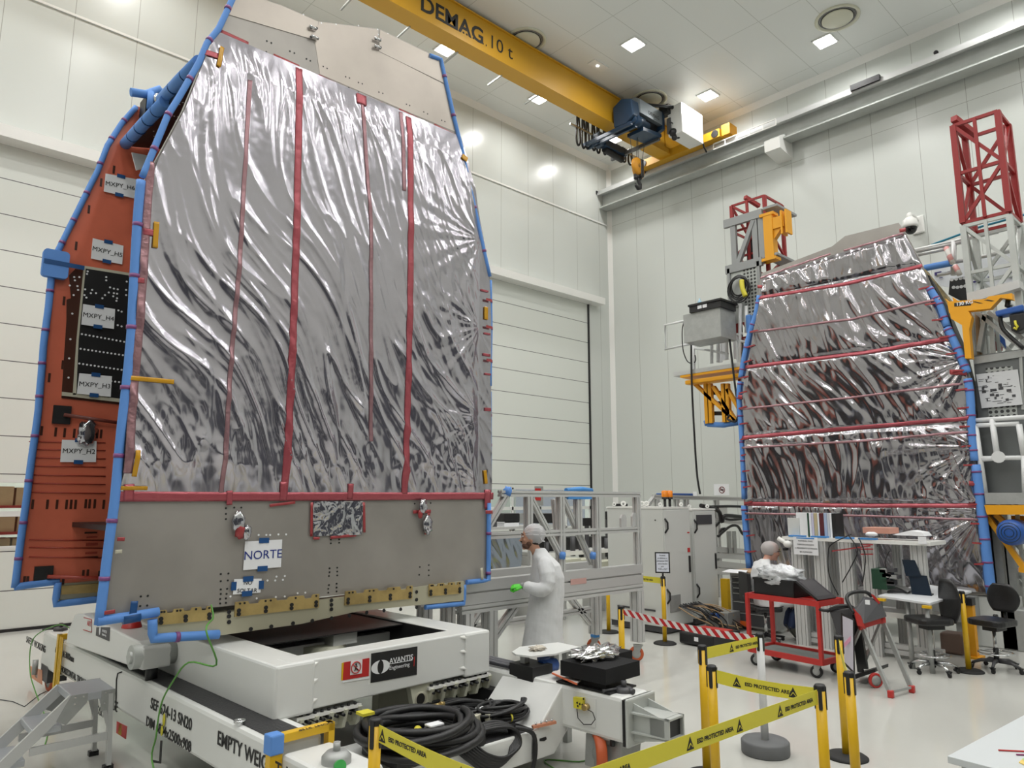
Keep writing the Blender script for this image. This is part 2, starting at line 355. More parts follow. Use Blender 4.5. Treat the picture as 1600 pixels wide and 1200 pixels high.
tag(b.build('plastic_crate', BLUES, org=(1.7, YW+.9, 1.35)), 'blue plastic crate seen through the left door windows', 'crate')
tag(MB().box((1.2, YW+.6, .0), (2.4, YW+1.25, 1.35)).build('packing_case', CARD, org=(1.8, YW+.9, 0)), 'large brown case under the blue crate behind the glazed door', 'box')

# ceiling lamps, a regular grid over the whole hall
def make_lamp():
    t = thing('ceiling_light', 'x', 'light', (0, 0, ZC), local=True)
    MB().box((-.24, -.24, -.035), (.24, .24, 0)).build('lamp_frame', FRAMEW, t)
    MB().box((-.2, -.2, -.045), (.2, .2, -.035)).build('lamp_diffuser', LAMPM, t)
    ld = bpy.data.lights.new('lamp_glow', 'AREA'); ld.shape = 'SQUARE'; ld.size = .4; ld.energy = LAMP_W; ld.spread = 2.85; ld.color = (1, .99, .97)
    lo = bpy.data.objects.new('lamp_glow', ld); COL.objects.link(lo); lo.parent = t; lo.location = (0, 0, -.06)
    return t
lamp0 = make_lamp(); first = True
NAMED = {(13.44, 10.05): 'square ceiling light right of the crane, left one of the row nearest the viewer', (16.84, 6.72): 'square ceiling light beside the round air diffuser at upper right',
         (16.84, 10.05): 'square ceiling light right above the white hoist control box', (13.44, 13.4): 'square ceiling light under the middle of the yellow girder, near the door wall',
         (10.1, 13.4): 'square ceiling light half hidden behind the girder under the 10 t lettering', (6.75, 13.4): 'square ceiling light at the top edge left of the girder'}
for x in (-6.7, -3.35, 0, 3.35, 6.75, 10.1, 13.44, 16.84):
    for y in (-6.7, -3.35, 0, 3.37, 6.72, 10.05, 13.4):
        lb = NAMED.get((x, y), 'square flush ceiling light outside the picture'); g = 'square ceiling lights' if (x, y) in NAMED else 'ceiling lights beyond the picture edge'
        if first: lamp0.location = (x, y, ZC); lamp0['label'] = lb; lamp0['group'] = g; first = False
        else: copy_tree(lamp0, (x, y, ZC), label=lb, group=g)
el = thing('emergency_light', 'small rectangular emergency light on the ceiling right of the girder', 'light', (13.45, 11.23, ZC))
MB().box((13.2, 11.1, ZC-.03), (13.75, 11.36, ZC)).build('housing', WHITE, el); MB().cyl((13.45, 11.23, ZC-.045), (13.45, 11.23, ZC-.03), .03).build('led', LAMPM, el)

def make_diffuser():
    t = thing('air_diffuser', 'x', 'air vent', (0, 0, ZC), local=True)
    MB().lathe((0, 0, 0), [(.50, 0), (.50, -.03), (.44, -.035), (.42, 0)], 40).build('rim', IVORY, t)
    MB().lathe((0, 0, 0), [(.42, -.001), (.0, -.001)], 40).build('grille', BLACK, t)
    mb = MB()
    for r in (.37, .39, .41): mb.tube([(r*math.cos(a/20*math.pi), r*math.sin(a/20*math.pi), -.012) for a in range(40)], .004, 4, True)
    mb.build('grille_ring', ALU, t)
    MB().lathe((0, 0, 0), [(0, -.05), (.33, -.05), (.345, -.04), (.345, -.02)], 40).build('centre_disc', IVORY, t)
    return t
df = make_diffuser(); df.location = (16.2, 6.14, ZC); df['label'] = 'round white air diffuser on the ceiling at upper right, fully in view'
copy_tree(df, (11.35, 11.76, ZC), label='round air diffuser half hidden by the yellow girder next to 10 t'); copy_tree(df, (15.8, 11.3, ZC), label='round air diffuser behind the blue hoist'); 
for q in [o for o in bpy.data.objects if o.name.startswith('air_diffuser') and not o.parent]: q['group'] = 'round ceiling diffusers'

# ================================================================== OVERHEAD CRANE
RW = thing('crane_runway_beam', 'long pale steel crane runway beam along the right wall with bright rail', 'crane beam', (17.95, 8, 11.8))
y0 = PX(942, 316, 17.95).y
zt = 12.40
MB().box((17.75, YF, zt-.03), (18.15, y0, zt)).box((17.93, YF, zt-.5), (17.97, y0, zt-.03)).box((17.75, YF, zt-.54), (18.15, y0, zt-.5)).build('beam', ZINC, RW)
MB().box((17.70, YF, zt), (17.80, y0, zt+.07)).build('rail', ALU, RW)
MB().box((17.66, YF, zt-.10), (17.74, y0, zt-.01)).build('conductor_bar', ALU, RW)
MB().box((17.62, y0, zt-.06), (17.78, y0+.22, zt+.06)).build('buffer', BLACK, RW)
for yy in (8.6, 1.0, -5): MB().prism([(XW, yy-.22, zt-.1), (17.55, yy-.22, zt-.54), (17.55, yy-.22, zt-.86), (XW, yy-.22, zt-.95)], (0, .44, 0)).build('bracket', WHITE, RW)
p = PX(1355, 153, 17.7)
MB().box((17.6, p.y-.35, zt-.05), (17.69, p.y+.35, zt+.1)).build('collector', BLACK, RW)
MB().cyl((17.7, PX(1465, 105, 17.7).y, zt+.1), (17.75, PX(1465, 105, 17.7).y+.02, zt+.14), .05).build('limit_switch', BLACK, RW)
lad = MB()
ya, yb = PX(1117, 262, 17.6).y, PX(1215, 225, 17.6).y
for zz in (zt+.0, zt-.17): lad.beam((17.58, ya, zz), (17.58, yb, zz), .03)
for i in range(6): yy = ya+(yb-ya)*i/5; lad.beam((17.58, yy, zt), (17.58, yy, zt-.17), .025)
lad.build('cable_ladder', WHITE, RW)

GY0, GY1, GZ0, GZ1 = 11.8, 12.19, 12.56, 13.38
CR = thing('crane_girder', 'yellow overhead crane bridge girder marked DEMAG and 10 t', 'crane', (10, 12, GZ0))
gx1 = 17.5
MB().box((XL+.6, GY0, GZ0), (gx1, GY1, GZ1)).build('girder', YEL, CR)
MB().box((XL+.6, GY0-.05, GZ1), (gx1, GY1+.05, GZ1+.03)).build('top_flange', YEL, CR)
MB().box((XL+.6, GY0-.03, GZ0-.015), (gx1, GY1+.03, GZ0+.015)).build('bottom_flange', YEL, CR)
ea, eb = PX(1010, 290, 17.75).y, PX(1135, 238, 17.75).y
MB().box((17.42, eb, zt+.075), (17.85, ea, zt+.32)).build('end_truck', YEL, CR)
MB().prism([(gx1-.3, GY0-.03, zt+.33), (gx1-.3, GY0-.03, GZ1), (PY(1068, 240, GY0).x, GY0-.03, GZ1), (PY(1074, 250, GY0).x, GY0-.03, GZ1-.15), (PY(1074, 250, GY0).x, GY0-.03, zt+.33)], (0, GY1-GY0+.06, 0)).build('end_bracket', YEL, CR)
for yy in (ea-.15, eb+.15): MB().cyl((17.40, yy, zt+.20), (17.88, yy, zt+.20), .11, n=20).build('wheel', BLACK, CR)
MB().box((17.5, eb-.28, zt+.1), (17.9, eb-.02, zt+.42)).build('drive_motor', YELD, CR)
MB().box((17.5, ea-.02, zt+.02), (17.8, ea+.2, zt+.3)).build('end_stop', BLACK, CR)
# short rods along both sides of the girder
for px, py in ((862, 95), (928, 130), (985, 160), (770, 45), (715, 5)):
    q = PY(px, py, GY1+.15); MB().beam((q.x, GY1, GZ1+.0), (q.x, GY1+.45, GZ1+.06), .035).build('cable_bracket', GALV, CR)
for px, py in ((566, 10), (655, 56), (731, 95), (800, 128), (858, 163)):
    q = PY(px, py, GY0); MB().beam((q.x, GY1-.02, GZ0-.02), (q.x, GY1+.5, GZ0-.05), .035).build('cable_bracket', GALV, CR)
text('lettering', 'DEMAG', .535, PY(656, 14, GY0-.004), (1, 0, 0), (0, 0, 1), INK, CR, bold=.012)
q = PY(692, 33, GY0-.004); MB().box((q.x, GY0-.006, q.z-.03), (q.x+.42, GY0, q.z+.03)).build('logo_underline', INK, CR)
mb = MB()
for i in range(9): mb.box((q.x+.47+i*.1, GY0-.006, q.z-.02), (q.x+.47+i*.1+.05-.003*i, GY0, q.z+.02))
mb.build('logo_dots', INK, CR)
text('lettering', '10 t', .49, PY(763, 72, GY0-.004), (1, 0, 0), (0, 0, 1), INK, CR)

# hoist trolley
HT = thing('hoist_trolley', 'blue crane hoist with grey drum cover and white control box on the girder', 'hoist', PY(1010, 205, 11.4))
Y = 11.30
def py_box(name, pts, y0_, y1_, m, par, bevel=0): return MB().prism([PY(a, b, y0_) for a, b in pts], (0, y1_-y0_, 0)).build(name, m, par, bevel=bevel)
c0, c1 = PY(968, 238, Y), PY(1048, 215, Y)
ztp = PY(998, 168, Y).z; zb = ztp-.72
xa, xb, xc = PY(976, 200, Y).x, PY(998, 200, Y).x, PY(1046, 200, Y).x
MB().prism([(xa, Y-.30, zb+.15), (xa, Y-.05, zb-.02), (xa, Y+.38, zb+.02), (xa, Y+.40, ztp-.1), (xa, Y+.1, ztp+.05), (xa, Y-.25, ztp-.1)], (.32, 0, 0)).build('gearbox', BLUEN, HT, bevel=.03)
MB().prism([(xa+.3, Y-.32, zb+.30), (xa+.3, Y-.32, ztp-.02), (xa+.3, Y-.12, ztp+.12), (xa+.3, Y+.25, ztp+.12), (xa+.3, Y+.25, zb+.32)], (1.0, 0, 0)).build('drum_cover', mat('brushed_drum_cover', (.22, .25, .27), .35, metal=.4), HT)
text('lettering', 'DEMAG', .15, (xa+.65, Y-.322, ztp-.33), (1, 0, 0), (0, 0, 1), INK, HT)
MB().cyl((xa+.3, Y-.02, zb+.30), (xa+1.25, Y-.02, zb+.30), .17, n=24).build('rope_drum', BLACK, HT)
MB().prism([(xa+1.3, Y-.32, zb+.2), (xa+1.3, Y+.35, zb), (xa+1.3, Y+.35, ztp+.1), (xa+1.3, Y-.32, ztp)], (.12, 0, 0)).build('end_plate', BLUEN, HT)
MB().cyl((xa+.1, Y-.16, zb+.12), (xa+.8, Y-.16, zb+.12), .12, n=18).cyl((xa+.2, Y-.16, zb+.12), (xa+.55, Y-.16, zb+.12), .16, n=18).build('hoist_motor', BLUEN, HT)
MB().prism([(xa+.5, Y-.25, zb-.12), (xa+1.35, Y-.25, zb-.02), (xa+1.35, Y+.3, zb-.02), (xa+.5, Y+.3, zb-.12)], (0, 0, .10)).build('base_plate', BLUEN, HT)
for dx in (.02, .22, 1.28):
    MB().box((xa+dx, Y-.2, zb-.1), (xa+dx+.07, GY1+.65, zb-.0)).build('cross_beam', BLUEN if dx < 1 else WIRE, HT)
MB().box((xa+.42, GY1+.12, zb-.10), (xa+1.4, GY1+.36, zb+.10)).build('counter_frame', BLUEN, HT)
MB().box((xa+.20, GY1+.16, zb-.1), (xa+.5, GY1+.45, zb+.28)).build('counter_motor', BLUEN, HT, bevel=.04)
MB().cyl((xa+.55, GY1+.28, zb-.12), (xa+1.35, GY1+.28, zb-.18), .10).build('rope_pulley_bar', BLACK, HT)
for dz in (0, .10): MB().cyl((xa+.3, Y+.2, ztp+.06+dz*.5), (xa+1.5, 10.7, ztp+.06+dz*.5), .025).build('guide_rod', BLACK, HT)
p0 = PY(1072, 165, Y-.1); 
MB().bbox(PY(1066, 205, 10.45), PY(1097, 180, 10.45)+V((.0, .45, 0)), .02, 'y').build('control_box', WHITE, HT)
p0 = PY(1042, 172, 10.9); MB().bbox(p0+V((-.1, -.1, -.14)), p0+V((.14, .2, .14)), .03, 'y').build('brake', BLACK, HT)
MB().tube([PY(a, b, 10.75) for a, b in ((1050, 170), (1062, 178), (1056, 195), (1046, 190), (1050, 205), (1066, 212))], .02).build('cable', WIRE, HT)
MB().box(PY(1048, 207, 10.8), PY(1078, 202, 10.8)+V((0, .12, 0))).build('box_arm', WIRE, HT)
q = PY(1052, 207, 10.75); MB().sph(q, .12).sph(q+V((.22, 0, -.02)), .09).sph(q+V((.05, 0, -.14)), .08).build('brake_wheel', BLACK, HT)
MB().tube([PY(a, b, 10.6) for a, b in ((1090, 208), (1097, 217), (1100, 230), (1104, 238))], .025).build('cable', BLACK, HT)
# hook block
HBp = PY(997, 262, 11.45)
HB = thing('hook_block', 'yellow two-sheave crane hook block with black hook hanging under the hoist', 'hook', HBp)
for dx, dy in ((-.09, -.05), (.17, .12)):
    c = HBp+V((dx, dy, 0)); MB().lathe(c, [(0, -.06), (.20, -.06), (.24, -.03), (.24, .03), (.20, .06), (0, .06)], 28, (0, 1, 0)).build('sheave', mat('hook_block_yellow', (.62, .27, .012), .45), HB)
MB().box(HBp+V((-.02, -.13, -.3)), HBp+V((.1, .16, .22))).build('side_plate', BLACK, HB, bevel=.02)
text('lettering', '6', .16, HBp+V((-.135, -.115, -.055)), (1, 0, 0), (0, 0, 1), INK, HB)
hk = [V((0, 0, -.30)), V((0, 0, -.40)), V((.07, 0, -.48)), V((.06, 0, -.58)), V((-.03, 0, -.62)), V((-.12, 0, -.57)), V((-.13, 0, -.50))]
MB().tube([HBp+h for h in hk], [.05, .05, .055, .06, .055, .04, .02]).sph(HBp+V((-.12, 0, -.33)), .06).sph(HBp+V((.05, 0, -.3)), .07).build('hook', BLACK, HB)
for dx, dy in ((-.25, 0), (.02, 0), (.08, .1), (.33, .1)): MB().cyl(HBp+V((dx*.8, dy, .05)), (HBp.x+dx*1.4, HBp.y+dy, zb-.08), .009, n=6).build('rope', WIRE, HB)
# festoon cable
FC = thing('festoon_cable', 'row of black festoon cable loops hanging behind the crane girder', 'cable', PY(960, 200, 11.9))
fx = [(903, 183, 222), (912, 187, 226), (919, 190, 227), (927, 193, 230), (935, 197, 234), (946, 200, 236), (955, 222, 240), (966, 226, 246), (976, 230, 250), (984, 234, 255)]
for i, (a, t, bt) in enumerate(fx):
    top = PY(a, t, 12.75); lo = PY(a+2, bt, 12.75); hh = top.z-lo.z; wd = .11 if i < 6 else .13
    pts = [top+V((wd*math.cos(math.pi*u)*(.3+.9*math.sin(math.pi*u)), .02*(i % 3), -hh*1.15*math.sin(math.pi*u)**.7)) for u in [k/16 for k in range(17)]]
    MB().tube(pts, .032, 6).build('cable_loop', BLACK, FC)
q0, q1 = PY(898, 180, 12.75), PY(990, 232, 12.75)
MB().beam((q0.x-.2, 12.75, GZ0+.1), (q1.x+.3, 12.75, GZ0+.1), .05).build('track', GALV, FC)

# ================================================================== SPACECRAFT WRAPPED IN FILM, ON THE TROLLEY
YP, YR = 6.2, 9.1
def pl(pts, y): return [PY(a, b, y) for a, b in pts]
def slab(pts, y, t): return MB().prism(pl(pts, y), (0, t, 0))
SAT = thing('spacecraft', 'tall spacecraft body wrapped in crinkled silver film standing on the white trolley', 'spacecraft', (3.4, 7.6, 1.1))
front = [(157, 972), (182, 783), (192, 700), (205, 560), (212, 470), (220, 400), (227, 280), (252, 235), (287, 170), (320, 90), (349, 40), (366, 0), (372, -14), (440, 8), (497, 33), (592, 45), (690, 92), (699, 130), (722, 225), (742, 320), (764, 430), (766, 560), (766, 783), (762, 905), (724, 910), (245, 958)]
slab(front, YP, .07).build('front_panel', SHEET, SAT)
slab([(372, -13), (440, 9), (497, 34), (494, 63), (348, 20), (366, 1)], YP-.006, .006).build('doubler_plate', SHEET2, SAT)
slab([(594, 47), (689, 93), (696, 131), (592, 80)], YP-.006, .006).build('doubler_plate', SHEET2, SAT)
slab([(498, 34), (591, 46), (590, 78), (697, 134), (716, 208), (640, 176), (500, 116), (492, 64)], YP-.003, .003).build('upper_skin', SHEET2, SAT)
def rowx(tab, z):
    for (z0_, x0_), (z1_, x1_) in zip(tab, tab[1:]):
        if (z0_-z)*(z1_-z) <= 0 and z0_ != z1_: return x0_+(x1_-x0_)*(z-z0_)/(z1_-z0_)
    return tab[0][1] if abs(z-tab[0][0]) < abs(z-tab[-1][0]) else tab[-1][1]
def rdg(v): return 1-abs(v)
def wr(p, dirv, f, stretch, seed):
    """ridged noise stretched along a fold direction in the (x, z) plane"""
    a = p[0]*dirv[0]+p[1]*dirv[1]; c = -p[0]*dirv[1]+p[1]*dirv[0]
    return noise.noise(V((a*f/stretch, c*f, seed)))
def disp_main(x, z):
    u = (x-1.5)/3.7; h = (z-2.2)/4.2
    wx = x+.35*noise.noise(V((x*.6, z*.6, 3.1))); wz = z+.35*noise.noise(V((x*.6, z*.6, 9.7)))
    d1 = (.47, -.88)
    lo = 1/(1+math.exp((h-.38)*9)); t = .022*wr((wx, wz), d1, 1.5, 5, 1.)*(1+.9*lo)
    n1 = wr((wx, wz), d1, 4.5, 6, 5.); t += .018*(1+.8*lo)*(1-abs(n1)*2)**3 if abs(n1) < .5 else 0
    n2 = wr((wx, wz), d1, 10, 5, 8.); t += (.0028+.005*lo)*n2; n3 = wr((wx, wz), d1, 8, 11, 12.); t += .007*max(0, 1-abs(n3)*3.2)**2; n4 = wr((wx, wz), (.30, -.95), 6, 9, 22.); t += .006*max(0, 1-abs(n4)*3.5)**2
    # folds fanning out of the points where tape holds the right edge
    for fz in (4.15, 3.1, 5.2, 2.35):
        dx, dz = 5.2-x, z-fz; r = math.hypot(dx, dz)+.05; g = math.exp(-(r/1.3)**2)
        if g > .02: t += g*.016*noise.noise(V((math.atan2(dz, dx)*6, r*.5, fz)))
    g = math.exp(-((h)/.16)**2)
    t += g*.022*noise.noise(V((x*7+z*2, z*2.2, 4.4)))+g*.012*rdg(noise.noise(V((x*13, z*5, 2.4)))*2)
    g = math.exp(-((1-h)/.13)**2); t += g*.018*noise.noise(V((x*8, z*1.5, 7.4)))+g*.008*noise.noise(V((x*18, z*6, 1.4)))
    t += .0012*noise.noise(V((x*16, z*16, 0)))
    # tapes pull the film flat against the panel
    t *= .58+.32*lo
    for tx, wd in ((2.72, .09), (2.22, .05), (3.45, .05), (3.98, .09)): t *= 1-.6*math.exp(-((x-tx+(z-4)*.03*(tx < 3))/wd)**2)
    e = min(1, max(0, min(h, 1-h))*14, max(0, min(u, 1-u))*30+.15)
    return .012+max(0, t+.022)*e
def tabs(pts, y): return sorted([(PY(a, b, y).z, PY(a, b, y).x) for a, b in pts], reverse=True)
FL = tabs([(340, 50), (319, 92), (287, 172), (246, 250), (228, 300), (220, 400), (214, 470), (207, 560), (198, 660), (191, 740), (182, 779)], YP)
FR = tabs([(718, 209), (741, 300), (763, 420), (766, 500), (766, 600), (767, 779)], YP)
def film_grid(L, R, y, disp, nu, nv, z1, z0_, sgn=-1):
    vs = []; 
    for j in range(nv+1):
        z = z1+(z0_-z1)*j/nv; xl, xr = rowx(L, z), rowx(R, z)
        for i in range(nu+1):
            x = xl+(xr-xl)*i/nu; vs.append(V((x, y-disp(x, z), z)))
    fs = [(j*(nu+1)+i, j*(nu+1)+i+1, (j+1)*(nu+1)+i+1, (j+1)*(nu+1)+i) for j in range(nv) for i in range(nu)]
    return MB().add(vs, fs, True)
FILM = film_mat('silver_plastic_film', (.50, .48, .53), .17, .7)
ztop, zbot = FL[0][0], FL[-1][0]
film = film_grid(FL, FR, YP, disp_main, 300, 340, min(ztop, FR[0][0]), zbot).build('film_cover', FILM, SAT)
def tape_on(pts, wpx, m, y, disp, n=40, par=None, name='tape_strip', off=.006):
    """strip of tape that follows the film's surface along a line of picture points"""
    P = [PY(a, b, y) for a, b in pts]; vs = []
    ws = wpx/1124*P[0].length/2*.98
    N = n*(len(P)-1)
    for i in range(N+1):
        k = min(int(i/n), len(P)-2); c = P[k].lerp(P[k+1], i/n-k); d = (P[k+1]-P[k]).normalized(); s_ = V((-d.z, 0, d.x))
        for q in (-1, -.33, .33, 1):
            p = c+s_*ws*q; vs.append(V((p.x, y-disp(p.x, p.z)-off-.002*abs(noise.noise(V((p.x*30, p.z*30, 2)))), p.z)))
    fs = [(i*4+j, i*4+j+1, i*4+4+j+1, i*4+4+j) for i in range(N) for j in range(3)]
    o = MB().add(vs, fs, True).build(name, m, par)
    so = o.modifiers.new('thickness', 'SOLIDIFY'); so.thickness = .0015
    return o
for p in ([(466, 108), (459, 400), (451, 600), (442, 772)], [(637, 184), (638, 400), (634, 600), (630, 772)]): tape_on(p, 8.5, REDM, YP, disp_main, par=SAT)
for p in ([(388, 128), (372, 400), (352, 640), (344, 770)], [(563, 155), (577, 350), (576, 560), (576, 690)], [(625, 176), (628, 300)]): tape_on(p, 5, REDF, YP, disp_main, par=SAT)
tape_on([(180, 776), (440, 776), (769, 775)], 13, REDM, YP, disp_main, 80, SAT)
tape_on([(233, 255), (222, 420), (214, 520), (204, 640), (196, 740)], 9, REDF, YP, disp_main, 30, SAT)
for p in ([(342, 48), (388, 69)], [(427, 87), (467, 105)], [(497, 119), (535, 137)], [(560, 152), (598, 163)], [(623, 172), (655, 188)], [(678, 196), (712, 213)]): tape_on(p, 5, REDT, YP-.005, lambda x, z: 0, 6, SAT)
for x, y, w_, h_ in ((563, 157, 14, 16), (357, 778, 8, 22), (545, 768, 9, 24), (441, 768, 10, 30), (200, 770, 12, 26), (232, 365, 16, 10), (328, 88, 16, 9), (760, 640, 12, 5), (758, 555, 14, 4), (760, 585, 12, 3), (759, 522, 12, 3), (760, 780, 12, 30), (216, 440, 10, 8), (755, 455, 14, 3)):
    tape_on([(x, y-h_/2), (x, y+h_/2)], w_, REDM, YP, disp_main, 5, SAT, off=.010)
for p, w_ in (([(345, 76), (338, 108)], 5), ([(242, 349), (240, 389)], 6), ([(196, 591), (268, 598)], 6), ([(211, 704), (206, 745)], 6), ([(186, 763), (228, 763)], 5), ([(757, 480), (757, 500)], 7), ([(755, 735), (757, 756)], 6), ([(719, 245), (727, 252)], 8)):
    tape_on(p, w_, AMBT, YP, disp_main, 12, SAT, off=.014)
# foil patch and loose foil twists on the grey skirt
fm2 = film_mat('dark_silver_foil', (.50, .50, .54), .1, 1.6)
def disp2(x, z): return .012+.02*abs(noise.noise(V((x*9, z*5, 2))))+.008*abs(noise.noise(V((x*25, z*18, 5))))
A2 = tabs([(487, 783), (489, 838)], YP); B2 = tabs([(566, 783), (564, 834)], YP)
film_grid(A2, B2, YP, disp2, 50, 40, A2[0][0], A2[-1][0]).build('foil_patch', fm2, SAT)
for p in ([(486, 785), (485, 838)], [(567, 785), (568, 832)], [(488, 841), (498, 841)], [(515, 840), (555, 836)], [(420, 790), (460, 785)]): tape_on(p, 4, REDT, YP, lambda x, z: .012, 8, SAT)
def twist(px, py, s_, y=YP, m=None, par=SAT, name='foil_twist'):
    c = PY(px, py, y-.05)
    def fn(p, q): return q*(1+.45*noise.noise(p*2.3+V((px, 0, 0))))
    return MB().sph(c, s_, (1, .5, 1.5), 14, 10, fn).build(name, m or fm2, par)
twist(373, 815, .055); twist(375, 829, .045, m=REDT); twist(386, 832, .04); twist(661, 792, .05); twist(668, 820, .06); twist(657, 803, .03, m=REDT); twist(136, 676, .09, YR); twist(128, 680, .05, YR)
for p in ([(644, 800), (672, 799)], [(669, 800), (664, 835)]): tape_on(p, 5, REDT, YP, lambda x, z: .01, 6, SAT)
for p, m_ in (([(748, 887), (749, 905)], TAN), ([(180, 842), (192, 842)], REDT), ([(177, 862), (188, 861)], TAN), ([(158, 957), (177, 954)], REDT), ([(754, 800), (765, 800)], REDT)): tape_on(p, 5, m_, YP, lambda x, z: .045, 4, SAT)
tape_on([(207, 938), (203, 968)], 9, BLUET, YP, lambda x, z: .05, 6, SAT)
# rivet holes drilled in the skirt and the upper skin
def holes(pts, y, r, m, name='rivet_hole'):
    mb = MB()
    for a, b in pts: c = PY(a, b, y); mb.cyl(c+V((0, .002, 0)), c-V((0, .002, 0)), r, n=8)
    o = mb.build(name, m, SAT); o['kind'] = 'stuff'; return o
hp = []
for a, b in ((353, 794), (366, 793), (377, 793), (353, 803), (353, 811), (364, 812), (345, 897), (357, 896), (345, 908), (356, 907), (345, 921), (355, 920), (345, 928), (354, 928), (344, 936), (353, 935), (344, 943), (353, 942), (517, 843), (530, 843), (517, 849), (530, 848), (515, 888), (527, 887), (515, 894), (527, 893), (514, 900), (527, 899), (514, 914), (526, 912), (513, 920), (526, 918), (513, 926), (526, 924), (220, 932), (231, 931), (219, 947), (230, 946), (656, 886), (670, 883), (670, 891), (655, 898), (670, 899), (673, 786), (648, 787)): hp.append((a, b))
for a, b in ((417, 64), (424, 67), (453, 80), (460, 83), (479, 92), (485, 95), (505, 104), (511, 107), (540, 120), (546, 122), (560, 129), (566, 131), (592, 144), (598, 146), (635, 163), (640, 165), (662, 175), (668, 178), (690, 188), (695, 190), (416, 81), (545, 137), (560, 144)): hp.append((a, b))
holes(hp, YP-.002, .0085, BLACK)
holes([(433, 9), (444, 14), (455, 19), (465, 24), (474, 23), (492, 36), (494, 44), (502, 36), (525, 38), (560, 40), (590, 46), (591, 54), (606, 53), (621, 61), (634, 70), (643, 78), (651, 81), (657, 84), (665, 89), (391, 835), (404, 836), (416, 836), (422, 836), (435, 835), (447, 835), (432, 901), (445, 900), (430, 907), (442, 906), (405, 908), (418, 907), (360, 932), (401, 935), (431, 933), (445, 932), (465, 927), (477, 926)], YP-.002, .009, PAPER, 'rivet_head')
for q in ((489, 43), (492, 58), (590, 61), (590, 73)): c = PY(*q, YP-.03); MB().cyl(c-V((.04, 0, 0)), c+V((.04, 0, 0)), .014, n=8).build('latch_pin', STEEL, SAT)
holes([(486, 43), (495, 44), (486, 58), (495, 59), (587, 61), (595, 62), (587, 73), (595, 74)], YP-.03, .014, BLACK, 'latch_bolt')
# foam edging of the front panel
def foam(pts, y, r=.031, name='foam_edging', par=SAT, bands=0, ysh=0):
    P = [PY(a, b, y)+V((0, ysh, 0)) for a, b in pts]; Q = []
    for i in range(len(P)-1):
        for k in range(4): Q.append(P[i].lerp(P[i+1], k/4))
    Q.append(P[-1]); Q = [q+V((.006*noise.noise(q*2), 0, .004*noise.noise(q*3))) for q in Q]
    o = MB().tube(Q, r, 12).build(name, BLUEF, par)
    if bands:
        L = [0]
        for i in range(len(P)-1): L.append(L[-1]+(P[i+1]-P[i]).length)
        for b in range(bands):
            t = L[-1]*(b+.7)/(bands+.4)+.05*math.sin(b*5); i = max(j for j in range(len(P)-1) if L[j] <= t); d = (P[i+1]-P[i]).normalized(); c = P[i]+d*(t-L[i])
            MB().cyl(c-d*.016, c+d*.016, r+.004, n=14).build('tape_band', PURT, par)
            s_ = V((1, 0, 0)) if c.x < 3.3 else V((-1, 0, 0))
            if y == YP: MB().box(c+s_*.02+V((0, -.05, -.015)), c+s_*(.11+.03*math.sin(b*3))+V((0, -.047, .015))).build('tape_end', REDT, par)
    return o
foam([(155, 976), (166, 880), (179, 783), (187, 700), (196, 610), (205, 520), (208, 470), (212, 400), (217, 320), (220, 282)], YP-.02, .036, bands=7)
foam([(222, 276), (238, 240), (262, 180), (281, 150), (311, 98), (323, 68), (341, 45), (353, 20), (363, -2), (370, -16)], YP-.02, .027, bands=5)
foam([(672, 87), (689, 93), (697, 130), (706, 170), (722, 235), (736, 300), (747, 350), (765, 432)], YP-.01, .025, bands=5)
foam([(766, 438), (767, 520), (766, 603)], YP, .02, bands=3); foam([(766, 612), (766, 700), (766, 740)], YP+.02, .018, bands=2)
foam([(764, 786), (763, 906), (729, 910)], YP-.02, .026, bands=2)
foam([(725, 914), (724, 943), (665, 949)], YP-.02, .026)
foam([(152, 971), (248, 956)], YP-.03, .036); foam([(238, 968), (238, 998), (342, 991)], YP-.05, .036, bands=1)
c = PY(205, 966, YP-.03); MB().cyl(c-V((.06, 0, 0)), c+V((.06, 0, .01)), .041, n=14).build('tape_band', BLUET, SAT)
# base rail and gold brackets
rail = [(241, 972), (725, 908), (725, 938), (560, 955), (470, 975), (350, 992), (241, 1003)]
slab(rail, YP-.04, .12).build('base_rail', RAILM, SAT)
holes([(358, 956), (358, 972), (358, 963), (518, 938), (518, 945), (518, 952), (651, 925), (651, 937), (458, 974), (488, 970), (518, 966), (546, 962), (573, 957), (600, 954), (626, 952), (651, 949), (392, 983), (424, 979)], YP-.045, .018, BLACK, 'bolt_head')
def bracket(p, bolts=3):
    P = [PY(a, b, YP-.055) for a, b in p]; o0, ex, dn = P[0], P[1]-P[0], P[3]-P[0]; pts = []
    for u, v in ((0, 0), (.14, 0), (.16, .22), (.26, .22), (.28, 0), (.46, 0), (.48, .18), (.6, .18), (.62, 0), (.80, 0), (.82, .25), (.9, .25), (.92, 0), (1, 0), (1, 1), (0, 1)): pts.append(o0+ex*u+dn*v)
    b = MB().prism(pts, (0, .015, 0)).build('mounting_bracket', GOLD, SAT)
    mb = MB()
    for i in range(bolts):
        for v in (.58, .83):
            c = o0+ex*(.04+.92*i/(bolts-1))+dn*v; mb.cyl(c+V((0, -.008, 0)), c, .017, n=10)
    for u in (.05, .1, .34, .4, .7, .96):
        c = o0+ex*u+dn*.12; mb.cyl(c+V((0, -.006, 0)), c, .009, n=8)
    o = mb.build('bolt', BLACK, b); o['kind'] = 'stuff'
bracket([(248, 954), (330, 947), (330, 969), (248, 977)]); bracket([(368, 941), (499, 928), (499, 951), (367, 964)], 4); bracket([(540, 924), (645, 915), (645, 933), (539, 946)], 4); bracket([(671, 913), (720, 909), (720, 927), (671, 932)])
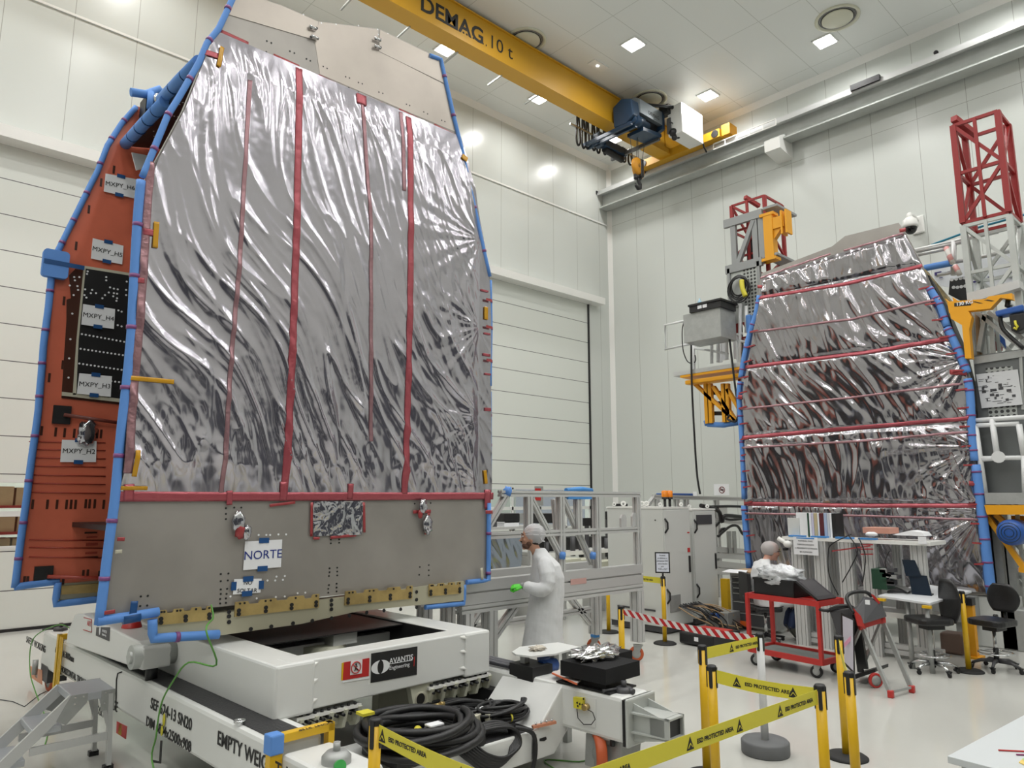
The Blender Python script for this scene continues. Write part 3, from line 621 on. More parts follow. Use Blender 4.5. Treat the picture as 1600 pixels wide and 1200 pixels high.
# rear (orange) panel
orange = [(22, 915), (30, 860), (47, 740), (62, 640), (70, 540), (77, 480), (82, 410), (102, 370), (122, 330), (152, 270), (167, 230), (192, 195), (215, 166), (232, 173), (300, 240), (500, 330), (610, 460), (610, 880), (500, 895), (90, 912)]
slab(orange, YR, .07).build('rear_panel', ORNG, SAT)
slab([(92, 912), (400, 885), (400, 915), (92, 942)], YR, .07).build('rear_base_rail', RAILM, SAT)
slab([(96, 916), (230, 905), (230, 921), (96, 929)], YR-.03, .02).build('mounting_bracket', GOLD, SAT)
slab([(108, 430), (118, 420), (260, 440), (260, 640), (96, 622), (104, 500), (104, 468), (111, 466)], YR-.012, .01).build('brown_margin', BROWN, SAT)
bay = slab([(133, 417), (260, 436), (260, 634), (117, 615), (122, 530)], YR-.03, .02).build('equipment_bay_panel', BLKP, SAT)
slab([(131, 419), (134, 419), (123, 530), (119, 617), (114, 617), (120, 530)], YR-.034, .02).build('bay_edge_strip', TAN, SAT); slab([(131, 415), (262, 436), (262, 440), (131, 419)], YR-.034, .02).build('bay_edge_strip', TAN, SAT)
slab([(97, 612), (262, 632), (262, 637), (97, 618)], YR-.034, .02).build('bay_edge_strip', TAN, SAT)
dots = []
for i in range(12): dots += [(128+i*6, 522+i*1.1), (126+i*6, 545+i*.9), (124+i*6, 568+i*.9), (126+i*6, 626+i*.8 if 0 else 590+i*.7)]
dots += [(136, 428), (166, 433), (166, 438), (133, 452), (144, 453), (150, 458), (142, 458), (172, 449), (178, 451), (184, 452), (170, 457), (178, 458), (183, 459), (164, 461), (160, 466), (177, 463), (183, 466), (182, 470), (198, 440), (197, 453), (197, 461), (135, 465), (132, 461), (185, 485), (190, 487), (184, 508), (190, 510), (137, 424), (116, 433), (117, 438), (124, 433), (121, 447), (122, 453), (115, 461), (109, 446), (108, 560), (110, 530), (107, 590), (113, 490)]
holes(dots, YR-.034, .011, PAPER, 'white_fastener')
for a, b in ((97, 648), (68, 900)): c = PY(a, b, YR-.03); MB().box(c+V((-.085, 0, -.10)), c+V((.085, .03, .10))).build('hinge_bracket', BLACK, SAT)
MB().tube([PY(100, 648, YR-.05), PY(215, 665, YR-.05)], .02).build('brown_pole', mat('brown_pole', (.14, .03, .02), .4), SAT)
MB().tube([PY(74, 901, YR-.05), PY(215, 905, YR-.05)], .02).build('brown_pole', ORND, SAT)
mb = MB()
for i, (a, b) in enumerate([(65, 673), (87, 675), (101, 676), (116, 677), (124, 678), (152, 678), (158, 678), (51, 788), (74, 788), (89, 788), (104, 788), (111, 788), (118, 788), (134, 787), (140, 787), (148, 787), (162, 788), (38, 908), (43, 908), (92, 906), (99, 906), (130, 898), (137, 897), (155, 899), (100, 470), (77, 590), (98, 570), (180, 290), (178, 265), (158, 285), (119, 384), (139, 327)]):
    c = PY(a, b, YR-.004); mb.box(c+V((-.012, 0, -.05)), c+V((.012, .003, .05)))
o = mb.build('slot_hole', BROWN, SAT); o['kind'] = 'stuff'
for z_ in (690, 702, 715, 728, 742, 755, 769, 843, 855, 870): MB().tube([PY(45, z_, YR-.006), PY(165, z_+2, YR-.006)], .006, 4).build('film_crease', ORND, SAT)
for q in ((132, 831, 152, 834), (128, 869, 153, 872), (135, 838, 152, 841), (134, 848, 153, 853), (133, 862, 152, 866), (150, 650, 172, 700)):
    if q[1] > 700: MB().box(PY(q[0], q[3], YR-.006), PY(q[2], q[1], YR-.001)).build('film_patch', BROWN if q[1] in (831, 869) else ORND, SAT)
foam([(23, 918), (31, 860), (46, 745), (52, 700), (60, 640), (68, 540), (76, 480), (82, 412)], YR-.02, .036, bands=8); foam([(82, 408), (102, 370), (122, 330), (152, 268), (167, 228), (190, 193), (213, 167)], YR-.02, .031, bands=6)
foam([(22, 917), (92, 908)], YR-.02, .036); foam([(90, 910), (86, 944), (160, 936)], YR-.03, .036)
c = PY(86, 412, YR-.05); MB().bbox(c+V((-.12, -.03, -.16)), c+V((.13, .05, .15)), .04, 'y').build('foam_wrap', BLUEF, SAT)
MB().box(c+V((-.11, -.035, -.02)), c+V((.28, -.03, .03))).build('blue_tape', BLUET, SAT)
# top closure panel hanging between the two side panels, and its foam bars
f0, r0 = PY(311, 104, YP+.05), PY(196, 225, YR-.05)
mid = f0.lerp(r0, .42)
def bar(a, b, r):
    MB().tube([a, a.lerp(b, .5)+V((0, 0, .01)), b], r, 14).build('foam_bar', BLUEF, SAT)
    n = int((b-a).length/.33); d = (b-a).normalized()
    for i in range(1, n): c = a.lerp(b, i/n); MB().cyl(c-d*.006, c+d*.006, r+.003, n=16).build('foam_joint', BLUET, SAT)
bar(r0, r0.lerp(f0, .62), .064); bar(r0.lerp(f0, .56)+V((0, 0, .07)), f0+V((0, 0, .05)), .058)
MB().add([r0+V((.03, 0, -.02)), f0+V((.03, 0, -.02)), f0+V((1.5, 0, .35)), r0+V((1.5, 0, .35)), r0+V((.03, 0, .02)), f0+V((.03, 0, .02)), f0+V((1.5, 0, .39)), r0+V((1.5, 0, .39))], [(3, 2, 1, 0), (4, 5, 6, 7), (0, 1, 5, 4), (1, 2, 6, 5), (2, 3, 7, 6), (3, 0, 4, 7)]).build('top_panel', BLKP, SAT)
mb = MB()
for i in range(40):
    a = random.uniform(.1, .6); b = random.uniform(.1, .9); p = (r0+V((a, 0, .245*a-.024))).lerp(f0+V((a, 0, .245*a-.024)), b); mb.cyl(p, p-V((0, 0, .004)), .010, n=6)
o = mb.build('white_fastener', PAPER, SAT); o['kind'] = 'stuff'
MB().box((1.9, YP+.1, 1.9), (5.2, YR, 1.95)).box((3.3, YP+.1, 1.3), (3.4, YR, 6.2)).build('inner_frame', BLKP, SAT)
# connector cluster on the rear top corner
c = PY(236, 150, YR-.3)
MB().tube([c+V(q) for q in ((-.22, 0, -.04), (-.05, 0, 0), (.08, 0, .12), (.18, 0, .02))], .05, 10).build('foam_pipe', BLUEF, SAT)
MB().box(c+V((-.05, 0, -.25)), c+V((.3, .25, .0))).build('connector_block', BLKP, SAT)
for i in range(5): MB().box(c+V((.22+.04*i, .0, -.02+.035*i)), c+V((.25+.04*i, .18, .14+.02*i))).build('gold_connector', GOLD, SAT)
MB().sph(c+V((.08, -.05, -.05)), .09).build('connector', STEEL, SAT); MB().cyl(c+V((-.02, -.06, -.2)), c+V((-.02, -.06, .02)), .035).build('blue_hose', BLUEF, SAT)
slab([(206, 238), (232, 243), (228, 262), (213, 266)], YR-.2, .02).build('white_plate', PAPER, SAT)

# paper signs
def paper(name, corners, y, lines, size, lab, inkm, tapes=('t', 'b'), off=.02, t_m=BLUET):
    """corners: picture points TL, TR, BR, BL on the plane y"""
    C = [PY(a, b, y) for a, b in corners]; c = sum(C, V())/4; ex = (C[1]-C[0]); ez = (C[0]-C[3])
    s_ = thing('paper_sign', lab, 'sign', c-ez*.5)
    MB().prism(C, (0, .003, 0)).build('sheet', PAPER, s_)
    xd = ex.normalized(); zd = V((0, 0, 1)); zd = (zd-xd*zd.dot(xd)).normalized()
    for i, ln in enumerate(lines):
        text('lettering', ln, size, c+zd*(size*(len(lines)-1)*.62-i*size*1.35-size*.34)+V((0, -.002, 0)), xd, zd, inkm, s_, align='CENTER')
    for t in tapes:
        m_ = {'t': C[0].lerp(C[1], .5), 'b': C[3].lerp(C[2], .5), 'l': C[0].lerp(C[3], .45), 'r': C[1].lerp(C[2], .45)}[t]
        a, b = (.045, .022) if t in 'tb' else (.022, .035)
        MB().box(m_+V((-a, -.005, -b)), m_+V((a, -.002, b))).build('tape', t_m, s_)
    return s_
paper('n', [(383, 846), (441, 843), (439, 886), (380, 891)], YP-.012, ['NORTE'], .105, 'white paper reading NORTE in blue, taped to the grey skirt of the silver spacecraft', INKB)
paper('n', [(366, 905), (409, 904), (407, 926), (364, 929)], YP-.012, ['NO', 'SOLTAR'], .048, 'small white paper reading NO SOLTAR below the NORTE paper', INK, 'tblr')
paper('n', [(165, 271), (213, 280), (210, 310), (162, 299)], YR-.02, ['MXPY_H6'], .074, 'white paper reading MXPY_H6, topmost on the orange panel', INK, 'tb')
paper('n', [(145, 372), (193, 384), (191, 413), (142, 404)], YR-.02, ['MXPY_H5'], .074, 'white paper reading MXPY_H5 on the orange panel above the black bay', INK)
paper('n', [(130, 475), (180, 483), (178, 514), (127, 507)], YR-.05, ['MXPY_H4'], .074, 'white paper reading MXPY_H4, upper one of two on the black bay', INK)
paper('n', [(124, 583), (175, 588), (173, 620), (120, 615)], YR-.05, ['MXPY_H3'], .074, 'white paper reading MXPY_H3, lower one of two on the black bay', INK)
paper('n', [(97, 687), (151, 689), (150, 722), (94, 722)], YR-.02, ['MXPY_H2'], .074, 'white paper reading MXPY_H2, lowest on the orange panel', INK)

# ================================================================== TRANSPORT TROLLEY
TR = math.radians(2.5); TO = V((2.2, 4.75, 0)); TL = V((-math.sin(TR), math.cos(TR), 0)); TA = V((math.cos(TR), math.sin(TR), 0))
def T(t, s, z): return TO+TA*t+TL*s+V((0, 0, z))
TROLLEY = thing('transport_trolley', 'low white wheeled transport trolley with long side beams, carrying the spacecraft', 'trolley', (3.3, 6.9, 0))
def tb(a, b, r=0):
    """box in trolley coordinates (t, s, z)"""
    (t0, s0, z0), (t1, s1, z1) = a, b
    return [T(t, s, z) for z in (z0, z1) for t, s in ((t0, s0), (t1, s0), (t1, s1), (t0, s1))]
BF = [(3, 2, 1, 0), (4, 5, 6, 7), (0, 1, 5, 4), (1, 2, 6, 5), (2, 3, 7, 6), (3, 0, 4, 7)]
def tbox(a, b, name, m, par=TROLLEY, bevel=0):
    lo = tuple(min(x, y) for x, y in zip(a, b)); hi = tuple(max(x, y) for x, y in zip(a, b))
    return MB().add(tb(lo, hi), BF).build(name, m, par, bevel=bevel)
tbox((0, -.12, .30), (.36, 4.75, .655), 'side_beam', TROL, bevel=.03)
tbox((.045, -.12, .655), (.27, 4.75, .663), 'tread_strip', TREAD)
tbox((0, 4.80, .26), (.36, 5.55, .66), 'end_box', TROL, bevel=.03)
tbox((.04, -.78, .24), (.40, -.16, .60), 'end_box', TROL, bevel=.03)
tbox((2.43, -1.08, .32), (2.80, 5.5, .66), 'side_beam', TROL, bevel=.03)
tbox((2.50, .9, .66), (2.76, 4.6, .668), 'tread_strip', TREAD)
# yellow hoops round the left beam
for s0, nm in ((-.17, 'near'), (4.74, 'far')):
    h = tbox((-.035, s0, .66), (.42, s0+.06, .715), 'yellow_hoop', YELP, bevel=.004)
    MB().add(tb((-.04, s0, .1), (.045 if s0 < 0 else -.0, s0+.06, .715)), BF).build('hoop_leg', YELP, h)
    MB().add(tb((.375, s0, .1), (.42, s0+.06, .715)), BF).build('hoop_leg', YELP, h)
    if s0 > 0:
        for k in range(3): MB().add(tb((-.035, s0-.06-.045*k, .12), (-.028, s0-.035-.045*k, .70)), BF).build('hoop_leg', YELP, h)
    else:
        text('lettering', 'DONT STEP', .048, T(.40, s0+.012, .7155), -TA, -TL, INK, h)
        MB().cyl(T(.02, s0-.006, .67), T(.02, s0, .67), .008, n=8).build('screw', STEEL, h)
tbox((-.045, -.18, .60), (.05, -.08, .722), 'blue_foam_pad', BLUEF, bevel=.01)
tbox((-.01, 4.70, .30), (.37, 4.82, .64), 'bellows', BLACK)
def onbeam(px, py, off=.0): return PP(px, py, T(-off, 0, 0), TA)
def btxt(s_, px, py, ht, bold=0.0012):
    o = onbeam(px, py, .003); text('lettering', s_, ht, o, -TL, V((0, 0, 1)), INK, TROLLEY, .003, bold=bold)
def hgt(px, py0, py1): return (onbeam(px, py0).z-onbeam(px, py1).z)/.70
btxt('EMPTY WEIGHT 1500Kg', 339, 1162, hgt(339, 1139, 1163)*.92)
btxt('SEF 624-13 SN20', 235, 1106, hgt(236, 1087, 1106)*.92); btxt('DIM 6834x2500x908', 228, 1133, hgt(228, 1116, 1134)*.88)
btxt('6000Kg A 3000mm', 86, 1019, hgt(87, 1009, 1020)*.9); btxt('HORIZONTAL TROLLEY', 95, 1049, hgt(96, 1038, 1050)*.82); btxt('USAGE', 163, 1100, hgt(181, 1086, 1105)*.85); btxt('POSITION', 148, 1112, hgt(181, 1110, 1127)*.85)
btxt('SAFETY WORKING', 41, 1003, hgt(42, 991, 1004)*.8)
for p in ([(237, 1191), (252, 1193), (254, 1157), (251, 1157), (249, 1189), (237, 1187)],): MB().prism([onbeam(a, b, .001) for a, b in p], -TA*.003).build('painted_mark', INK, TROLLEY)
for p, m_ in (([(183, 1127), (199, 1135), (197, 1155), (182, 1145)], INKR), ([(186, 1129), (191, 1132), (190, 1149), (185, 1146)], YELB), ([(46, 1040), (66, 1047), (66, 1070), (48, 1058)], mat('orange_label', (.65, .25, .12), .4)), ([(54, 1036), (59, 1037), (59, 1060), (54, 1057)], GALV)):
    MB().prism([onbeam(a, b, .002) for a, b in p], -TA*.003).build('warning_label', m_, TROLLEY)
c = onbeam(256, 1125, .01); MB().sph(c, .05, (.15, .5, 1)).sph(c+V((-.01, 0, -.08)), .04, (.15, .6, 1)).build('yellow_tag', YELB, TROLLEY)
MB().tube([onbeam(a, b, .004) for a, b in ((190, 1050), (184, 1052), (182, 1062), (181, 1110))], .006, 6).build('cover_edge', BLACK, TROLLEY)
c = onbeam(352, 1121, .0)+TA*.03+V((0, 0, .0)); MB().lathe(T(.03, .42, .672), [(.02, 0), (.04, 0), (.04, .015), (.02, .015), (.02, 0)], 16).build('eye_ring', STEEL, TROLLEY)
# the frame box turntable
FR_T0, FR_T1, S0, S1, Z0, Z1 = .235, 2.34, .33, 4.0, .665, 1.02
tbox((FR_T0+.12, S0+.02, Z0), (FR_T1-.05, S0+.24, Z1), 'front_crossbeam', TROL, bevel=.012)
tbox((FR_T0, S0, Z0-.02), (FR_T0+.32, S1, Z1-.002), 'frame_side_rail', TROL, bevel=.02)
tbox((FR_T1-.30, S0, Z0-.02), (FR_T1, S1, Z1-.002), 'frame_side_rail', TROL, bevel=.02)
tbox((FR_T0, S1-.3, Z0), (FR_T1, S1, Z1-.004), 'rear_crossbeam', TROL)
tbox((.3, S0+.2, Z0-.04), (2.2, S1-.1, Z0-.02), 'inner_floor', BLACK)
tbox((FR_T0+.32, S0+.25, Z0), (FR_T0+.33, S1-.3, Z1-.01), 'inner_liner', BLACK); tbox((FR_T1-.31, S0+.25, Z0), (FR_T1-.30, S1-.3, Z1-.01), 'inner_liner', BLACK); tbox((FR_T0+.33, S1-.32, Z0), (FR_T1-.31, S1-.30, Z1-.01), 'inner_liner', BLACK)
tbox((FR_T0+.34, S0+.9, Z1-.03), (FR_T1-.32, S1-.32, Z1-.02), 'dark_cover', BLACK)
for s_, w_ in ((1.45, .12), (2.1, .1)): tbox((.5, s_, .78), (2.1, s_+w_, .90), 'inner_crossbar', TROL)
tbox((1.0, .6, .70), (1.2, 1.1, .86), 'inner_bar', IVORY); tbox((1.3, 1.3, .88), (1.55, 1.6, .98), 'inner_block', TROL)
MB().lathe(T(1.3, 1.5, .66), [(0, .22), (.22, .22), (.22, 0)], 24).build('slew_ring', IVORY, TROLLEY)
for z in (1.0, .88, .74):
    for t0, t1 in ((FR_T0+.30, FR_T0+.37), (FR_T1-.37, FR_T1-.28)):
        a = (t0, t1)[0 if t0 < 1 else 1]; b = (t0, t1)[1 if t0 < 1 else 0]
        MB().prism([T(a, S0+.025, z), T(b, S0+.025, z-.01), T(a, S0-.0, z-.03)], (0, 0, .012)).build('stiffener', WHITE, TROLLEY)
def onfront(px, py, off=0): return PP(px, py, T(0, S0+.02-off, 0), TL)
def fpoly(pts, name, m, off=.001, par=TROLLEY, th=.003): return MB().prism([onfront(a, b, off) for a, b in pts], -TL*th).build(name, m, par)
sg = fpoly([(580, 1021), (652, 1010), (651, 1054), (579, 1067)], 'company_sign', BLACK)
fpoly([(537, 1035), (577, 1028), (576, 1056), (535, 1063)], 'warning_label', INKR)
fpoly([(534, 1036), (537, 1035), (535, 1063), (533, 1063)], 'warning_stripe', YELP); fpoly([(548, 1033), (566, 1030), (565, 1052), (547, 1055)], 'label_field', PAPER, .0045)
fpoly([(535, 1064), (577, 1057), (577, 1060), (535, 1067)], 'label_strip', PAPER, .001)
c = onfront(556.5, 1043, .012); MB().tube([c+TA*(.042*math.cos(a/12*math.pi))+V((0, 0, .042*math.sin(a/12*math.pi))) for a in range(24)], .004, 5, True).tube([c+TA*.03+V((0, 0, -.03)), c-TA*.03+V((0, 0, .03))], .004, 5).build('no_entry_ring', INKR, TROLLEY)
MB().sph(c+V((0, 0, .024)), .007, n=8, m_=6).tube([c+V((.004, 0, .016)), c+V((-.002, 0, 0)), c+V((-.012, 0, -.024))], .004, 5).tube([c+V((-.002, 0, 0)), c+V((.012, 0, -.022))], .004, 5).tube([c+V((-.014, 0, .01)), c+V((.014, 0, .008))], .003, 5).build('walking_figure', INK, TROLLEY)
# oval logo: two white crescents, with the dark teardrop between
def oval(cx, cy, rx, rz, a0, a1, off, m, name, inner=None):
    c = onfront(cx, cy, off); pts = [c+TA*(rx*math.cos(math.radians(a)))+V((0, 0, rz*math.sin(math.radians(a)))) for a in range(a0, a1+1, 12)]
    if inner: pts += [c+TA*(inner*math.cos(math.radians(a))+0)+V((0, 0, rz*math.sin(math.radians(a)))) for a in range(a1, a0-1, -12)]
    MB().prism(pts, -TL*.002).build(name, m, sg)
oval(594.5, 1042, .088, .052, 100, 260, .0045, PAPER, 'logo_crescent', .030); oval(594.5, 1042, .088, .052, -80, 80, .0045, PAPER, 'logo_crescent', .030)
text('lettering', 'AVANTIS', .060, onfront(608, 1037.5, .0045), TA, V((0, 0, 1)), PAPER, sg, bold=.0008); text('lettering', 'Engineering', .044, onfront(608, 1047, .0045), TA, V((0, 0, 1)), PAPER, sg)
fpoly([(609, 1037), (644, 1031), (644, 1031.8), (609, 1037.8)], 'logo_rule', PAPER, .0045, sg); fpoly([(647, 1026), (648, 1026), (647, 1041), (646, 1041)], 'red_mark', INKR, .0045, sg)
# ivory brackets under the box
def lobes(px, py, n, ln):
    o = onfront(px, py, -.02); b = tbox((0, 0, 0), (.001, .001, .001), 'x', WHITE); bpy.data.objects.remove(b)
    t0 = (o-TO).dot(TA)
    tbox((t0, S0+.02, Z0-.06), (t0+ln, S0+.24, Z0-.035), 'bracket_flange', WHITE)
    for i in range(n+1):
        t = t0+.02+(ln-.05)*i/n
        MB().prism([T(t, S0+.0, Z0-.05), T(t, S0+.26, Z0-.05), T(t, S0+.26, Z0-.10), T(t, S0+.13, Z0-.21), T(t, S0+.05, Z0-.19)], TA*.03).build('bracket_rib', IVORY, TROLLEY)
    MB().add(tb((t0, S0+.10, Z0-.17), (t0+ln, S0+.2, Z0-.06)), BF).build('bracket_body', IVORY, TROLLEY)
    mb = MB()
    for i in range(n*2+1):
        t = t0+.04+(ln-.09)*i/(n*2)
        mb.cyl(T(t, S0+.035, Z0-.035), T(t, S0+.035, Z0-.018), .013, n=8).cyl(T(t, S0+.0, Z0-.085), T(t, S0+.11, Z0-.085), .012, n=8)
    o_ = mb.build('bolt', BLACK, TROLLEY); o_['kind'] = 'stuff'
lobes(462, 1120, 4, .55); lobes(668, 1070, 5, .72)
c = onfront(657, 1092, -.03); MB().prism([c+TA*-.12+V((0, 0, .15)), c+TA*.14+V((0, 0, .15)), c+TA*.10+V((0, 0, -.05)), c+TA*.05+V((0, 0, -.10)), c+TA*-.03+V((0, 0, -.10)), c+TA*-.07+V((0, 0, -.05))], TL*.06).build('lifting_lug', IVORY, TROLLEY)
MB().lathe(c-TL*.004, [(.045, 0), (.06, 0), (.06, .01), (.045, .01)], 24, tuple(TL)).build('lug_ring', TAN, TROLLEY); MB().cyl(c-TL*.003, c+TL*.01, .045, n=24).build('lug_hole', BLACK, TROLLEY)
# left boom with side plates and pivots
BM = [T(.0, 4.35, .80), T(.0, 4.15, 1.0), T(.0, 3.9, 1.03), T(.0, 2.25, .98), T(.0, 2.1, .93), T(.0, 2.1, .76), T(.0, 4.35, .68)]
MB().prism([p+TA*-.06 for p in BM], TA*.24).build('pivot_arm', TROL, TROLLEY, bevel=.015)
def onarm(px, py, off=0): return PP(px, py, T(-.06-off, 0, 0), TA)
MB().prism([onarm(a, b, .001) for a, b in ((151, 980), (172, 980), (171, 1002), (150, 993))], -TA*.003).build('company_sign', DGREY, TROLLEY)
MB().sph(onarm(156, 985, .005), .035, (.1, .8, 1.2)).build('logo_mark', PAPER, TROLLEY)
text('lettering', 'AVANTIS', .035, onarm(159.5, 987, .005), -TL, V((0, 0, 1)), PAPER, TROLLEY); text('lettering', 'Engineering', .026, onarm(159.5, 992, .005), -TL, V((0, 0, 1)), PAPER, TROLLEY)
text('lettering', 'ART', .07, onarm(136, 977, .003), -TL, V((0, 0, 1)), INKR, TROLLEY)
MB().tube([onarm(a, b, .003) for a, b in ((131, 965), (143, 968), (143, 988), (130, 984))], .004, 4).build('label_frame', INKR, TROLLEY)
c = T(.02, 2.2, .86); MB().cyl(c-TA*.14, c+TA*.22, .10, n=24).build('pivot_bush', ZINC, TROLLEY); MB().cyl(c-TA*.16, c-TA*.10, .055, n=6).build('pivot_nut', ZINC, TROLLEY)
MB().cyl(T(.06, 2.2, .65), T(.06, 2.2, .8), .05).build('rubber_buffer', BLACK, TROLLEY); MB().lathe(T(.36, 2.05, .84), [(.12, -.03), (.17, -.03), (.17, .03), (.12, .03), (.12, -.03)], 28, tuple(TA)).build('pivot_ring', ALU, TROLLEY)
MB().lathe(T(.1, 2.9, 1.0), [(0, .07), (.07, .06), (.09, 0)], 20).build('red_beacon', RED, TROLLEY)
# valve heads
for c in (T(.14, 5.4, .66), T(2.60, -.97, .66)):
    MB().lathe(c, [(.0, .04), (.055, .04), (.075, .025), (.075, 0)], 20).cyl(c+V((0, 0, .03)), c+V((0, 0, .085)), .022, n=8).tube([c+V((-.17, .08, .02)), c+V((-.06, .03, .025))], .014, 6).cyl(c+V((.0, -.05, .02)), c+V((.0, -.1, .02)), .02).build('brake_valve', DGREY, TROLLEY)
c = T(.20, -.55, .60); MB().lathe(c, [(0, .07), (.06, .07), (.09, .04), (.09, 0)], 24).cyl(c+V((0, 0, .06)), c+V((0, 0, .12)), .022).build('brake_valve', GALV, TROLLEY)
MB().cyl(c+V((-.05, -.12, .02)), c+V((-.055, -.15, .03)), .035, n=20).build('green_knob', mat('green_knob', (.05, .35, .08), .4), TROLLEY)
# wheels
def wheel(c, r, wd, ax, par=TROLLEY, name='wheel'):
    o = MB().lathe(c, [(r*.72, -wd/2), (r*.93, -wd/2), (r, -wd*.35), (r, wd*.35), (r*.93, wd/2), (r*.72, wd/2)], 32, ax).build(name, ORCST, par)
    MB().lathe(c, [(0, -wd*.55), (r*.2, -wd*.55), (r*.3, -wd*.4), (r*.72, -wd*.45), (r*.72, wd*.45), (r*.3, wd*.4), (r*.2, wd*.55), (0, wd*.55)], 32, ax).build('wheel_hub', GALV, o)
    return o
ax = tuple((TA*.75+TL*-.66).normalized())
wheel(T(2.50, -.78, .17), .17, .085, ax); MB().prism([T(2.48, -1.0, .06)+V((0, 0, 0)), T(2.75, -1.0, .12), T(2.78, -1.0, .28), T(2.5, -1.0, .3)], TL*.35).build('swivel_fork', GALV, TROLLEY)
MB().lathe(T(2.62, -.85, .26), [(0, .07), (.17, .07), (.17, .045), (.13, .04), (.13, 0), (0, 0)], 24).build('swivel_plate', GALV, TROLLEY)
for a in range(4): c = T(2.62, -.85, .27)+V((.17*math.cos(a*1.57+.6), .17*math.sin(a*1.57+.6), 0)); MB().cyl(c, c+V((0, 0, .06)), .02, n=8).build('bolt', BLACK, TROLLEY)
wheel(T(.08, 5.35, .15), .15, .07, tuple(TA)); MB().add(tb((.0, 5.2, .12), (.2, 5.5, .3)), BF).build('swivel_fork', DGREY, TROLLEY); MB().cyl(T(-.06, 5.5, .18), T(-.06, 5.5, .34), .03).build('brake_lever', GALV, TROLLEY)
for t_, s_ in ((2.6, 5.3), (.2, -.6)): wheel(T(t_, s_, .15), .15, .07, tuple(TA))
# near cross tray with sloped end
TY = 4.40
prof = [(2.55, .36), (4.36, .36), (4.66, .655), (4.76, .66), (4.76, .33), (4.55, .13), (2.55, .13)]
MB().prism([V((x, TY, z)) for x, z in prof], (0, .72, 0)).build('cross_tray', TROL, TROLLEY, bevel=.012)
MB().box((3.2, TY+.02, .36), (4.33, TY+.6, .366)).build('rubber_mat', TREAD, TROLLEY)
def ontray(px, py, off=0): return PY(px, py, TY-off)
MB().prism([ontray(a, b, .001) for a, b in ((831, 1149), (838, 1147), (837, 1188), (830, 1190))], (0, -.004, 0)).build('lock_plate', GALV, TROLLEY)
MB().prism([ontray(a, b, .005) for a, b in ((832.5, 1151), (837, 1150), (836, 1184), (831.5, 1186))], (0, -.004, 0)).build('lock_slot', BLACK, TROLLEY)
MB().prism([ontray(a, b, .001) for a, b in ((843, 1154), (853, 1151), (854, 1155), (850, 1158), (843, 1158))], (0, -.003, 0)).build('hand_hole', BLACK, TROLLEY)
MB().prism([T(2.5, -.2, .33), T(2.78, -.2, .33), T(2.72, -.2, .1), T(2.4, -.2, .06), T(2.2, -.2, .15)], TL*.5).build('gusset', TROL, TROLLEY)
MB().prism([PP(a, b, T(2.429, 0, 0), TA) for a, b in ((900, 1086), (932, 1092), (931, 1137), (899, 1130))], -TA*.004).build('access_plate', TROL, TROLLEY)
c = PP(906, 1096, T(2.43, 0, 0), TA)
MB().prism([PP(a, b, T(2.42, 0, 0), TA) for a, b in ((899, 1088), (914, 1090), (914, 1108), (900, 1105))], -TA*.03).build('switch_box', YELB, TROLLEY)
mb = MB()
for a, b in ((902, 1098), (906, 1100), (910, 1101), (912, 1092), (903, 1103)): q = PP(a, b, T(2.39, 0, 0), TA); mb.cyl(q, q-TA*.004, .008, n=8)
mb.build('switch_hole', BLACK, TROLLEY)
q = PP(918, 1104, T(2.42, 0, 0), TA); MB().cyl(q, q-TA*.05, .025).build('plug', GOLD, TROLLEY)
MB().tube([PP(a, b, T(2.40, 0, 0), TA) for a, b in ((901, 1104), (903, 1122), (912, 1132), (924, 1132), (930, 1124), (926, 1113), (915, 1107))], .004, 6).build('wire', BLACK, TROLLEY)
# steel coupling at the near end of the right beam
S_ = -1.08
MB().add(tb((2.42, S_-.05, .30), (2.81, S_-.02, .66)), BF).build('coupling_plate', ZINC, TROLLEY, bevel=.02)
MB().add(tb((2.42, S_-.02, .31), (2.81, S_, .65)), BF).build('rubber_gasket', BLACK, TROLLEY)
nz = [((2.53, .56), (2.70, .60)), ]
mb = MB()
for t in (2.50, 2.70): mb.prism([T(t, S_-.05, .62), T(t, S_-.33, .55), T(t, S_-.33, .40), T(t, S_-.05, .34)], TA*.012)
for z in (.55, .41): mb.prism([T(2.46, S_-.05, z), T(2.76, S_-.05, z), T(2.70, S_-.33, z), T(2.50, S_-.33, z)], (0, 0, .012))
mb.build('coupling_rib', ZINC, TROLLEY)
MB().add(tb((2.50, S_-.37, .40), (2.515, S_-.2, .56)), BF).add(tb((2.70, S_-.37, .40), (2.715, S_-.2, .56)), BF).add(tb((2.50, S_-.37, .545), (2.715, S_-.2, .56)), BF).add(tb((2.50, S_-.37, .40), (2.715, S_-.2, .415)), BF).build('coupling_socket', ZINC, TROLLEY)
MB().add(tb((2.515, S_-.34, .415), (2.70, S_-.1, .545)), BF).build('socket_inside', BLACK, TROLLEY)
# rail slot and box on the right beam's inner side
tbox((2.40, .55, .52), (2.43, 1.35, .60), 'clamp_bar', GALV); tbox((2.32, .3, .30), (2.43, .9, .50), 'cable_box', BLACK); tbox((2.36, .9, .40), (2.43, 1.2, .46), 'gold_strap', GOLD)
tbox((1.6, 1.0, .22), (2.42, 1.1, .60), 'inner_wall', IVORY)

